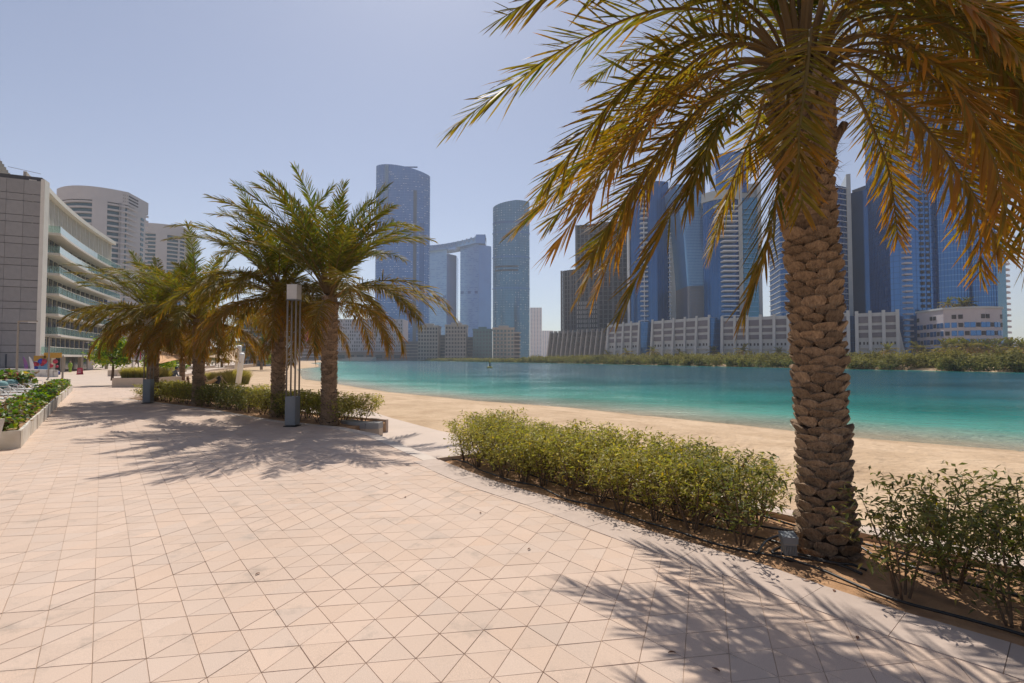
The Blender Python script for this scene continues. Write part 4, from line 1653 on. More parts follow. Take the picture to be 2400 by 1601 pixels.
        a, b = pts[k] + nr[k] * (d - 0.08), pts[k] - nr[k] * 0.9
        tt = tn[k] / np.linalg.norm(tn[k]) * 0.05
        MB().prism(ccw([a, b, b + tt, a + tt]), zf + 0.02, zf + 1.02).build('balustrade_panel', M['balustrade_glass'], root, world_mesh=True)
        rl = [(*(pts[k] + nr[k] * (d - 0.1)), zf + 1.05) for k in ks]
        MB().tube(rl, 0.035, 5).build('handrail', M['render_white'], root, world_mesh=True)
    # roof parapet band with upright fins
    o_, i_ = off(0.2), off(-1.4)
    MB().prism(ccw(o_ + i_[::-1]), zt - 0.55, zt + 0.15).build('roof_edge', M['render_white'], root, world_mesh=True)
    for k in range(1, 46):
        t = k / 46
        p = f(t)
        tt = f(min(1, t + .01)) - f(max(0, t - .01))
        tt /= np.linalg.norm(tt)
        MB().box((p[0] - 2.2, p[1] - 0.5, zt + 0.85), (0.5, 0.35, 1.4), math.atan2(tt[1], tt[0])).build('roof_fin', M['render_beige'], root, world_mesh=True)
    # ground floor: columns, shops, doors
    for t in (0.22, 0.40, 0.62, 0.97):
        p = f(t)
        MB().box((p[0] - 0.6, p[1], (zb + z0) / 2 - 0.2), (0.5, 0.5, z0 - zb - 0.4), 0.5).build('column', M['render_beige'], root, world_mesh=True)
    p = f(0.30)
    MB().box((p[0] - 1.4, p[1], 0.85), (0.25, 4.2, 2.6), R(28)).build('shop_wall', M['render_white'], root, world_mesh=True)
    p = f(0.78)
    MB().box((p[0] - 1.0, p[1], 0.55), (0.2, 4.0, 2.1), R(28)).build('door', M['sign_white'], root, world_mesh=True)
    # set-back storey with striped fins
    a, b = np.array([XP(-20, 80), 80.0]), np.array([XP(57, 86), 86.0])
    mb = MB()
    MB().prism(ccw([a, b, b + [-4, 8], a + [-4, 8]]), zt - 1, zt + 2.2).build('roof_storey', M['concrete_dark'], root, world_mesh=True)
    ee = b - a
    for k in range(16):
        p = a + ee * (k + 0.5) / 16
        hh = 8.0 - 5.2 * k / 15
        MB().box((p[0], p[1] - 0.4, zt - 0.6 + hh / 2), (0.35, 0.7, hh), math.atan2(ee[1], ee[0])).build('roof_fin', M['render_beige'], root, world_mesh=True)
    MB().tube([(*(W0 + nn * 0.4), zt + 1.0), (*(W0 + e * 3.5 + nn * 0.4), zt + 1.5)], 0.03, 5).build('roof_rail', M['alu'], root, world_mesh=True)
    # hanging egg chairs on the corner balconies
    return f, zb


BF, BZ = balcony_building()

# shop goods, flags, boards, wall in front of the building
def blob(mb, c, r, seg=7, sq=(1, 1, 1)):
    V, Fs = [], []
    for i in range(seg + 1):
        th = math.pi * i / seg
        for k in range(seg + 2):
            ph = 2 * math.pi * k / (seg + 2)
            V.append((c[0] + r * sq[0] * math.sin(th) * math.cos(ph), c[1] + r * sq[1] * math.sin(th) * math.sin(ph), c[2] + r * sq[2] * math.cos(th)))
    n = seg + 2
    for i in range(seg):
        for k in range(n):
            Fs.append((i * n + k, i * n + (k + 1) % n, (i + 1) * n + (k + 1) % n, (i + 1) * n + k)[::-1])
    return mb.add(V, Fs)


Yd = 67.0
for (px, w, z0_, z1_, mt, lab) in ((88, 1.8, -0.5, 1.5, 'red', 'red beach goods rack at the corner of the shop front'), (99, 1.3, -0.3, 1.6, 'skyblue', 'pale blue display board between the red racks'),
                                   (118, 2.6, -0.5, 1.9, 'red', 'larger red beach goods rack under the shop canopy')):
    c = P(px, 870, Yd)
    root = empty('display_rack', (c[0], Yd, -0.5), 0, lab, 'rack')
    if mt == 'skyblue':
        MB().box((0, 0, 0.95), (w, 0.1, 1.7)).build('board', M[mt], root)
        MB().box((0, 0.05, 0.05), (w, 0.5, 0.1)).build('foot', M['black'], root)
    else:
        for s in (-w / 2, w / 2):
            MB().tube([(s, 0, 0), (s, 0, z1_ + 0.45)], 0.04, 6).build('post', M['alu'], root)
        rg = random.Random(px)
        for k in range(10):
            mb = MB()
            blob(mb, (rg.uniform(-w / 2, w / 2), rg.uniform(-0.2, 0.2), rg.uniform(0.2, z1_ + 0.1)), rg.uniform(0.2, 0.42), 6, (1, 0.6, 0.9))
            mb.build('inflatable', M['red'] if k < 8 else M['blue'], root, True)
        MB().box((0, 0.3, z1_ + 0.7), (w * 0.9, 0.1, 0.7)).build('shop_sign', M['yellow'], root)
for (px, mt, lab) in ((54, 'purple', 'purple feather flag leaning by the tiled wall'), (68, 'sign_white', 'white feather flag leaning by the tiled wall')):
    b0 = P(px + 5, 868, 64)
    root = empty('feather_flag', (b0[0], 64, -0.5), 0, lab, 'flag')
    tip = P(px - 1, 836, 64)
    bx = np.array([0, 0, 0.3])
    tp = np.array([tip[0] - b0[0], 0, tip[2] + 0.5])
    MB().tube([bx, tp], 0.025, 5).build('pole', M['alu'], root)
    mb = MB()
    V = []
    for k in range(8):
        t = k / 7
        p = bx + (tp - bx) * (0.15 + 0.85 * t)
        w = 0.5 * math.sin(math.pi * min(1, 0.25 + 0.72 * t)) ** 0.7
        V += [(p[0], 0.0, p[2]), (p[0] + w, 0.0, p[2]), (p[0], 0.02, p[2]), (p[0] + w, 0.02, p[2])]
    Fs = []
    for k in range(7):
        a = k * 4
        Fs += [(a, a + 1, a + 5, a + 4), (a + 3, a + 2, a + 6, a + 7), (a + 1, a + 3, a + 7, a + 5), (a + 2, a, a + 4, a + 6)]
    mb.add(V, Fs).build('flag_cloth', M[mt], root)
c0, c1 = GG(-30, 878), GG(127, 884)
root = empty('boundary_wall', (c1[0], c1[1], -0.45), 0, 'low stained white boundary wall in front of the shop', 'wall')
a, b = c0[:2], c1[:2]
n_ = np.array([-(b - a)[1], (b - a)[0]]) / np.linalg.norm(b - a)
for k in range(6):
    p, q = a + (b - a) * k / 6, a + (b - a) * (k + 1) / 6
    q2 = q - (b - a) / np.linalg.norm(b - a) * 0.01
    MB().prism(ccw([p, q2, q2 + n_ * 0.35, p + n_ * 0.35]), -0.6, 0.42).build('wall_panel', M['stained_wall'], root, world_mesh=True)
c = GG(187, 878)
root = empty('sandwich_board', (c[0], c[1], c[2]), 0, 'small red sandwich board standing on the plaza by the doors', 'board')
root.scale = (0.42, 0.5, 0.48)
MB().hexa([(-0.8, -0.3, 0), (0.8, -0.3, 0), (0.8, -0.25, 0), (-0.8, -0.25, 0), (-0.75, -0.03, 1.9), (0.75, -0.03, 1.9), (0.75, 0.02, 1.9), (-0.75, 0.02, 1.9)]).build('front_panel', M['red'], root)
MB().hexa([(-0.8, 0.3, 0), (0.8, 0.3, 0), (0.8, 0.35, 0), (-0.8, 0.35, 0), (-0.75, 0.03, 1.9), (0.75, 0.03, 1.9), (0.75, 0.08, 1.9), (-0.75, 0.08, 1.9)]).build('back_panel', M['red'], root)
for k in range(3):
    MB().box((0, -0.235 + k * 0.072, 0.6 + k * 0.4), (1.0, 0.02, 0.1)).build('text_line', M['sign_white'], root)

# lamp posts on the plaza
def lamp_post(px, base_y, top_y, arm, label, arm_dir=1):
    b = GG(px, base_y)
    H = ZP(top_y, b[1]) - b[2]
    root = empty('lamp_post', b, 0, label, 'lamp post', 'slender plaza lamp posts')
    MB().tube([(0, 0, 0), (0, 0, H)], [0.07, 0.05], 8).build('post', M['pole_tan'], root)
    MB().lathe([(0.16, 0), (0.16, 0.04), (0.09, 0.10)], seg=10).build('base_plate', M['pole_tan'], root)
    if arm:
        MB().box((arm_dir * arm / 2, 0, H), (arm, 0.1, 0.08)).build('arm', M['pole_tan'], root)
        MB().box((arm_dir * arm * 0.78, 0, H - 0.06), (arm * 0.42, 0.16, 0.06)).build('lamp_head', M['lamp_head'], root)


lamp_post(38, 905, 753, 1.25, 'tan lamp post with a flat arm at its top, nearest the loungers')
lamp_post(113, 890, 788, 1.0, 'thin lamp post standing just in front of the boundary wall end')
lamp_post(193, 877, 802, 0.8, 'thin lamp post by the red sandwich board')
lamp_post(146, 897, 833, 0, 'short thin stake behind the far end of the planter hedge')

# ------------------------------------------------------------------ planters and loungers on the left
PL0, PL1 = GG(46, 1051)[:2], GG(170, 916)[:2]
pe = (PL1 - PL0)
PLL = np.linalg.norm(pe)
pe = pe / PLL
pn = np.array([-pe[1], pe[0]])          # to the left
if pn[0] > 0: pn = -pn
root = empty('long_planter', (PL0[0], PL0[1], 0), 0, 'long low white panelled planter along the edge of the lounger area', 'planter')
NP = 34
for k in range(NP):
    a, b = PL0 + pe * PLL * k / NP, PL0 + pe * PLL * (k + 1) / NP
    m = (a + b) / 2
    a2, b2 = m + (a - m) * 0.94, m + (b - m) * 0.94
    j = random.uniform(-0.012, 0.012)
    z = float(gz(m[1]))
    MB().prism(ccw([a2 - pn * j, b2 - pn * j, b2 + pn * 0.04, a2 + pn * 0.04]), z, z + 0.34 + random.uniform(-.008, .008)).build('side_panel', M['white_planter'], root, world_mesh=True)
for s in (0, 1):
    q = PL0 + pe * PLL * s
    MB().prism(ccw([q, q + pn * 0.9, q + pn * 0.9 + pe * 0.04, q + pe * 0.04]), float(gz(q[1])), float(gz(q[1])) + 0.34).build('end_panel', M['white_planter'], root, world_mesh=True)
PLs, PLe = PL0 + pe * 0.06, PL1 - pe * 0.06
_zf = [float(gz(q[1])) + 0.26 for q in ccw([PLs + pn * 0.06, PLe + pn * 0.06, PLe + pn * 0.9, PLs + pn * 0.9])]
MB().prism(ccw([PLs + pn * 0.06, PLe + pn * 0.06, PLe + pn * 0.9, PLs + pn * 0.9]), [-0.25] * 4, _zf).build('soil', M['soil'], root, world_mesh=True)

POT = GG(-62, 1072)
root = empty('tall_pot', (POT[0] - 0.12, POT[1] + 0.1, 0), 0, 'tapered white square pot at the near end of the long planter', 'pot')
MB().hexa([(-0.2, -0.2, 0), (0.2, -0.2, 0), (0.2, 0.2, 0), (-0.2, 0.2, 0), (-0.27, -0.27, 0.62), (0.27, -0.27, 0.62), (0.27, 0.27, 0.62), (-0.27, 0.27, 0.62)]).build('pot_body', M['white_planter'], root)
MB().box((0, 0, 0.622), (0.46, 0.46, 0.02)).build('soil', M['soil'], root)

ORD = ['first', 'second', 'third', 'fourth', 'fifth', 'sixth', 'seventh', 'eighth', 'ninth', 'tenth', 'eleventh', 'twelfth', 'thirteenth', 'fourteenth', 'fifteenth', 'sixteenth', 'seventeenth', 'eighteenth', 'nineteenth', 'twentieth']


def make_lounger():
    root = empty('sun_lounger', (0, 0, 0))
    mb = MB()
    for s in (-0.32, 0.32):
        mb.tube([(0.95, s, 0.30), (-0.35, s, 0.30), (-0.38, s, 0.30)], 0.02, 6)
    mb.tube([(0.95, -0.32, 0.30), (0.95, 0.32, 0.30)], 0.02, 6)
    mb.build('frame', M['white_paint'], root)
    MB().box((0.3, 0, 0.312), (1.28, 0.60, 0.02)).build('seat', M['sling_light'], root)
    for x in (-0.30, 0.82):
        for s in (-0.3, 0.3):
            MB().tube([(x, s, 0.30), (x + 0.05, s, 0)], 0.018, 6).build('leg', M['white_paint'], root)
    mb = MB().hexa([(-0.36, -0.31, 0.31), (-0.34, -0.31, 0.33), (-0.34, 0.31, 0.33), (-0.36, 0.31, 0.31), (-0.86, -0.29, 0.70), (-0.84, -0.29, 0.72), (-0.84, 0.29, 0.72), (-0.86, 0.29, 0.70)])
    mb.build('backrest', M['sling'], root)
    bf = MB()
    bf.tube([(-0.34, -0.32, 0.31), (-0.86, -0.30, 0.72), (-0.86, 0.30, 0.72), (-0.34, 0.32, 0.31)], 0.018, 6)
    bf.build('backrest_frame', M['white_paint'], root)
    for s in (-0.34, 0.34):
        MB().tube([(-0.45, s, 0.52), (-0.1, s, 0.55), (0.02, s, 0.5), (0.02, s, 0.31)], 0.016, 5).build('armrest', M['white_paint'], root)
    return root


lg = make_lounger()
MB_P = MB()
blob(MB_P, (-0.62, 0, 0.58), 0.3, 6, (0.55, 0.9, 0.6))
pillow_me = MB_P.me('pillow', M['teal_cloth'], True)
n = 0
for colm, (ys, base) in enumerate((((12.6, 14.2, 15.9, 17.7, 19.6, 21.6, 23.7, 25.9, 28.2), 0.55), ((18.8, 20.8, 22.9, 25.1, 27.4, 29.6), 2.9))):
    for i, y in enumerate(ys):
        o = lg if n == 0 else copy_tree(lg)
        n += 1
        t = (y - PL0[1]) / pe[1]
        x = PL0[0] + pe[0] * t - base - 0.95 - 0.55
        o.location = (x, y, float(gz(y)))
        o.rotation_euler = (0, 0, R(random.uniform(-6, 6)))
        pil = (i * 5 + colm * 2) % 3 != 1
        if pil:
            link('pillow', pillow_me, o)
        tag(o, '%s white-framed lounger%s from the near end, %s row from the long planter' % (ORD[i], ' with teal pillow' if pil else '', ORD[colm]), 'sun lounger', 'sun loungers beside the long planter')

# ------------------------------------------------------------------ raised planters, sign, sails and hammocks near the beach
def box_planter(pl, pr, by, top_y, depth, label, mat='cream_wall'):
    a, b = GG(pl, by), GG(pr, by)
    H = ZP(top_y, a[1]) - a[2]
    root = empty('raised_planter', ((a + b)[0] / 2, a[1], a[2]), 0, label, 'planter')
    W = b[0] - a[0]
    for nm, c, s in (('wall', (0, 0.06, H / 2), (W, 0.12, H)), ('wall', (0, depth - 0.06, H / 2), (W, 0.12, H)), ('wall', (-W / 2 + 0.06, depth / 2, H / 2), (0.12, depth - 0.24, H)), ('wall', (W / 2 - 0.06, depth / 2, H / 2), (0.12, depth - 0.24, H))):
        MB().box(c, s).build(nm, M[mat], root)
    MB().box((0, depth / 2, H * 0.42), (W - 0.25, depth - 0.25, H * 0.84)).build('soil', M['soil'], root)
    return root, W, H


RP = []
RP.append(box_planter(262, 352, 908, 886, 3.0, 'cream raised planter under the bright green tree') + (3.0,))
RP.append(box_planter(252, 275, 882, 868, 3.0, 'small cream raised planter behind the one under the bright tree') + (3.0,))
RP.append(box_planter(372, 414, 872, 860, 2.5, 'long cream raised planter with green shrubs below the brown sail') + (2.5,))
# low white kerb walls of the far path
for (pl, py0, pr, py1, lab) in ((415, 868, 505, 862, 'low white seat wall on the far path behind the hammocks'), (533, 862, 600, 857, 'low white seat wall on the far path near the sail masts')):
    a, b = GG(pl, py0), GG(pr, py1)
    d = (b - a)[:2] / np.linalg.norm((b - a)[:2])
    n_ = np.array([-d[1], d[0]]) * 0.6
    root = empty('seat_wall', a, 0, lab, 'wall')
    MB().prism(ccw([a[:2], b[:2], b[:2] + n_, a[:2] + n_]), -0.7, 0.0).build('wall_body', M['cream_wall'], root, world_mesh=True)
    MB().prism(ccw([a[:2] - n_ * 0.1, b[:2] - n_ * 0.1, b[:2] + n_ * 1.1, a[:2] + n_ * 1.1]), 0.002, 0.08).build('coping', M['white_paint'], root, world_mesh=True)

# no-swimming notice
c = P(316, 842, 33.5)
root = empty('warning_sign', (c[0], 33.5, float(gz(33.5))), 0, 'white notice board with a red no-swimming circle beside the bright green tree', 'sign')
zt_, zb_ = ZP(816, 33.5) - float(gz(33.5)), ZP(844, 33.5) - float(gz(33.5))
w = 26 * 33.5 / F
MB().box((0, 0, (zt_ + zb_) / 2), (w, 0.03, zt_ - zb_)).build('board', M['sign_white'], root)
fr = MB()
for sx in (-w / 2, w / 2):
    fr.box((sx, -0.01, (zt_ + zb_) / 2), (0.03, 0.06, zt_ - zb_))
fr.build('board_edge', M['red'], root)
for sx in (-w * 0.28, w * 0.28):
    MB().tube([(sx, 0.05, 0), (sx, 0.05, zt_)], 0.035, 6).build('post', M['pole_tan'], root)
cz = zt_ - 0.27
circ = [(0.2 * math.sin(2 * math.pi * k / 20), -0.025, cz + 0.2 * math.cos(2 * math.pi * k / 20)) for k in range(21)]
MB().tube(circ, 0.022, 5).build('red_ring', M['red'], root)
MB().tube([(-0.14, -0.028, cz + 0.14), (0.14, -0.028, cz - 0.14)], 0.02, 5).build('red_slash', M['red'], root)
sw = MB().tube([(-0.12, -0.022, cz - 0.06), (-0.05, -0.022, cz - 0.03), (0.02, -0.022, cz - 0.06), (0.12, -0.022, cz - 0.03)], 0.012, 4)
sw.tube([(-0.08, -0.022, cz), (0.02, -0.022, cz + 0.05), (0.06, -0.022, cz + 0.01)], 0.018, 4)
sw.build('swimmer_mark', M['sign_ink'], root)
for k, (wd, zz) in enumerate(((0.42, 0.27), (0.5, 0.2), (0.36, 0.13))):
    MB().box((0, -0.02, zb_ + zz), (wd, 0.012, 0.03)).build('text_line', M['sign_ink'], root)


def mast(p_base, p_top, r, label):
    b, t = np.array(p_base), np.array(p_top)
    root = empty('sail_mast', b, 0, label, 'mast')
    v = t - b
    MB().tube([(0, 0, 0), v * 0.98, v], [r, r * 0.95, r * 0.7], 12).build('tube', M['white_paint'], root, True)
    MB().lathe([(r * 2.0, 0), (r * 2.0, 0.03), (r * 1.2, 0.05)], seg=12).build('base_plate', M['alu'], root)
    return t


m1b = GG(557, 908)
m1t = P(568, 828, m1b[1] - 0.6)
mast(m1b, m1t, 0.16, 'nearer leaning white sail mast in front of the grass tufts')
m2b = GG(551, 893)
m2t = P(562, 810, m2b[1] - 0.8)
mast(m2b, m2t, 0.20, 'farther leaning white sail mast holding the cream sail')
m3b = GG(381, 890)
m3t = P(373, 822, m3b[1] + 0.4)
mast(m3b, m3t, 0.2, 'leaning white sail mast beside the fourth palm holding the brown sail')


def sail(name, corners, mat, label, sag=0.10, n=10):
    c = [np.array(p) for p in corners]
    ctr = sum(c) / len(c)
    root = empty(name, (ctr[0], ctr[1], min(p[2] for p in c)), 0, label, 'shade sail')
    m = len(c)
    V, Fs = [], []
    # triangle patches around the centre with edges pulled in
    idx = {}
    for k in range(m):
        A, B = c[k], c[(k + 1) % m]
        for i in range(n + 1):
            for j in range(n + 1):
                t = j / n
                s = i / n
                e = A * (1 - t) + B * t
                e = e + (ctr - e) * (0.16 * 4 * t * (1 - t))
                p = ctr * (1 - s) + e * s
                V.append(p)
        b0 = k * (n + 1) ** 2
        for i in range(n):
            for j in range(n):
                a = b0 + i * (n + 1) + j
                Fs.append((a, a + 1, a + n + 2, a + n + 1))
    up = [(v[0], v[1], v[2]) for v in V]
    mb = MB().add(up, Fs)
    o = mb.build('sail_cloth', M[mat], root, True, world_mesh=True)
    md = o.modifiers.new('thickness', 'SOLIDIFY')
    md.thickness = 0.02
    for p in c:
        q = p + (p - ctr) / np.linalg.norm(p - ctr) * 0.35
        MB().tube([p, q], 0.02, 5).build('corner_cable', M['alu'], root, world_mesh=True)


Yn = m2b[1]
sail('shade_sail', [P(480, 836, 40), P(556, 818, Yn - 1), P(562, 849, m1b[1] - 0.5)], 'sail_light', 'cream triangular shade sail tied to the pair of white masts')
sail('shade_sail', [P(366, 819, 38), P(452, 838, 41), P(372, 853, 31)], 'sail', 'brown orange triangular shade sail beside the fourth palm')
# bollard, small green sign, bench
b = GG(392, 884)
root = empty('bollard', b, 0, 'dark slim bollard behind the seated person', 'bollard')
MB().tube([(0, 0, 0), (0, 0, 0.82)], 0.075, 10).build('shaft', M['lamp_grey'], root)
MB().lathe([(0.085, 0.82), (0.085, 0.86), (0.05, 0.875)], seg=10).build('cap', M['lamp_grey'], root)
b = GG(431, 889)
root = empty('path_sign', b, 0, 'small green direction sign on a thin white post behind the hammocks', 'sign')
MB().tube([(0, 0, 0), (0, 0, 1.15)], 0.03, 6).build('post', M['white_paint'], root)
MB().box((0, -0.02, 1.13), (0.34, 0.04, 0.16)).build('panel', M['sign_green'], root)
b = GG(386, 893)
root = empty('bench', b, 0, 'small dark timber bench beside the leaning mast', 'bench')
MB().box((0, 0, 0.44), (0.95, 0.42, 0.08)).build('seat', M['rust'], root)
for s in (-0.36, 0.36):
    MB().box((s, 0, 0.2), (0.08, 0.36, 0.4)).build('leg', M['black'], root)


# hammock frames
def hammock(px0, by, label, posts, mirror=1):
    b = GG(px0, by)
    root = empty('hammock_stand', b, 0, label, 'hammock')
    s = b[1] / F
    for (bx, bz, tx, tz, mt) in posts:
        MB().tube([(bx * s, 0, bz * s), (tx * s, 0.1, tz * s)], 0.075, 6).build('post', M[mt], root)
    return root, s


h1, s = hammock(430, 903, 'rust-brown hammock stand with leaning posts next to the seated person', [(6, 0, -4, 18, 'rust'), (13, 0, 7, 20, 'rust')])
for pts in (((-14, 0, 4), (-4, 0, 18)), ((-4, 0, 18), (-10, .4, 3)), ((7, 0, 20), (16, 0, 15)), ((2, .2, 8), (7, 0, 20))):
    MB().tube([(p[0] * s, p[1], p[2] * s) for p in pts], 0.018, 4).build('rope', M['rope'], h1)
h2, s = hammock(504, 906, 'black hammock stand with two leaning posts in front of the grass tufts', [(0, 0, 7, 24, 'black'), (5, 0, 12, 25, 'black'), (-25, 2, -26, 23, 'rust')])
for pts in (((7, 0, 24), (-10, 0, 15)), ((-10, 0, 15), (-25, 0, 12)), ((12, 0, 25), (21, 0, 0)), ((12, 0, 25), (25, .3, 3)), ((-26, 0, 23), (-8, .2, 2))):
    MB().tube([(p[0] * s, p[1], p[2] * s) for p in pts], 0.018, 4).build('rope', M['rope'], h2)
mb = MB()
V, Fs = [], []
for i in range(9):
    t = i / 8
    x = (-24 + 30 * t) * s
    z = (11 + 9 * t - 14 * t * (1 - t)) * s
    V += [(x, -0.35, z), (x, 0, z - 0.12), (x, 0.35, z)]
for i in range(8):
    a = i * 3
    Fs += [(a, a + 3, a + 4, a + 1), (a + 1, a + 4, a + 5, a + 2)]
o = mb.add(V, Fs).build('hammock_cloth', M['rope'], h2, True)
o.modifiers.new('thickness', 'SOLIDIFY').thickness = 0.02
b = GG(410, 903)
root = empty('low_table', b, 0, 'low dark table with a pale top in front of the seated person', 'table')
MB().box((0.25, -0.2, 0.30), (1.0, 0.5, 0.05)).build('table_top', M['rope'], root)
for sx in (-0.15, 0.65):
    MB().box((sx, -0.2, 0.14), (0.06, 0.4, 0.28)).build('leg', M['black'], root)


# seated person
def seated_person():
    b = GG(402, 903)
    root = empty('person', (b[0], b[1] + 0.1, b[2]), 0, 'person in a dark shirt sitting bent forward beside the hammocks', 'person')
    J = [(0, 0, .42), (.02, 0, .60), (.12, 0, .82), (.20, 0, .98), (.24, 0, 1.04),                       # pelvis..neck
         (.13, .17, .92), (.20, .24, .66), (.42, .16, .56), (.50, .13, .55),                            # arm
         (.13, -.17, .92), (.20, -.24, .66), (.42, -.16, .56), (.50, -.13, .55),
         (.05, .10, .42), (.45, .13, .47), (.48, .13, .08), (.62, .13, .04),                            # leg
         (.05, -.10, .42), (.45, -.13, .47), (.48, -.13, .08), (.62, -.13, .04)]
    E = [(0, 1), (1, 2), (2, 3), (3, 4), (2, 5), (5, 6), (6, 7), (7, 8), (2, 9), (9, 10), (10, 11), (11, 12), (0, 13), (13, 14), (14, 15), (15, 16), (0, 17), (17, 18), (18, 19), (19, 20)]
    Rr = [.15, .15, .15, .07, .055, .065, .05, .042, .035, .065, .05, .042, .035, .09, .075, .05, .045, .09, .075, .05, .045]
    me = bpy.data.meshes.new('body')
    me.from_pydata(J, E, [])
    me.materials.append(M['shirt'])
    o = link('body', me, root)
    o.modifiers.new('skin', 'SKIN')
    for i, r_ in enumerate(Rr):
        me.skin_vertices[0].data[i].radius = (r_, r_)
    me.skin_vertices[0].data[0].use_root = True
    sb = o.modifiers.new('sub', 'SUBSURF')
    sb.levels = sb.render_levels = 1
    mb = MB()
    blob(mb, (.29, 0, 1.14), 0.115, 8, (1.0, .85, 1.15))
    mb.build('head', M['skin'], root, True)
    mb = MB()
    blob(mb, (.275, 0, 1.165), 0.122, 8, (1.0, .92, 1.05))
    mb.build('hair', M['black'], root, True)


seated_person()
# shop attendant in a bright vest at the doors
c = P(164, 880, 78)
root = empty('person', (c[0], 78, -0.5), 0, 'standing person in a lime green vest at the shop doors', 'person')
J = [(0, 0, .92), (0, 0, 1.15), (0, 0, 1.40), (0, 0, 1.52), (.2, 0, 1.38), (.26, .02, 1.1), (.25, -.08, .86), (-.2, 0, 1.38), (-.26, .02, 1.1), (-.25, -.08, .86), (.1, 0, .88), (.11, 0, .48), (.11, .02, .06), (-.1, 0, .88), (-.11, 0, .48), (-.11, .02, .06)]
E = [(0, 1), (1, 2), (2, 3), (2, 4), (4, 5), (5, 6), (2, 7), (7, 8), (8, 9), (0, 10), (10, 11), (11, 12), (0, 13), (13, 14), (14, 15)]
me = bpy.data.meshes.new('body')
me.from_pydata(J, E, [])
me.materials.append(M['hivis'])
o = link('body', me, root)
o.modifiers.new('skin', 'SKIN')
for i, r_ in enumerate([.14, .14, .14, .055, .06, .05, .035, .06, .05, .035, .09, .065, .05, .09, .065, .05]):
    me.skin_vertices[0].data[i].radius = (r_, r_)
me.skin_vertices[0].data[0].use_root = True
mb = MB()
blob(mb, (0, 0, 1.65), 0.11, 8, (.9, 1, 1.15))
mb.build('head', M['skin'], root, True)

# ------------------------------------------------------------------ tall light columns with four rods
def light_column(px, by, ybox, ytop0, ytop1, label, rods=4, w=0.26, head=True, mt='lamp_grey', rm='pole_tan'):
    b = GG(px, by)
    Y = b[1]
    zb1, zt0, zt1 = ZP(ybox, Y) - b[2], ZP(ytop0, Y) - b[2], ZP(ytop1, Y) - b[2]
    root = empty('light_column', b, math.atan2(-b[0], b[1]) - R(26.6), label, 'light column', 'light columns along the promenade')
    MB().box((0, 0, zb1 / 2 + 0.02), (w, w, zb1 - 0.04)).build('base_box', M[mt], root)
    MB().box((0, 0, 0.012), (w + 0.05, w + 0.05, 0.024)).build('foot_plate', M['black'], root)
    MB().box((0, -w / 2 - 0.004, zb1 * 0.5), (w * 0.8, 0.008, zb1 * 0.8)).build('access_door', M[mt], root)
    pos = [(-1, -1), (1, -1), (1, 1), (-1, 1)][:rods] if rods == 4 else [(-1, 0), (1, 0)]
    for sx, sy in pos:
        MB().tube([(sx * w * 0.42, sy * w * 0.42, zb1), (sx * w * 0.42, sy * w * 0.42, zt0)], 0.022, 8).build('rod', M[rm], root, True)
    if head:
        MB().box((0, 0, (zt0 + zt1) / 2), (w * 0.98, w * 0.98, zt1 - zt0)).build('lamp_box', M['lamp_head'], root)
        MB().box((0, 0, zt0 - 0.012), (w * 1.04, w * 1.04, 0.02)).build('lamp_lip', M['lamp_grey'], root)


light_column(685, 999, 929, 702, 668, 'grey light column with four rods and white lamp box beside the nearest slender palm')
light_column(347, 945, 889, 765, 740, 'grey light column with four rods beside the fourth palm')
light_column(318, 904, 886, 770, 752, 'pale light column of two rods by the raised planter', 2, 0.34, True, 'white_paint', 'white_paint')

# ------------------------------------------------------------------ palms
GREEN = np.array([0.085, 0.125, 0.022])
OLIVE = np.array([0.20, 0.175, 0.035])
ORANGE = np.array([0.46, 0.19, 0.025])
TAN = np.array([0.33, 0.215, 0.10])


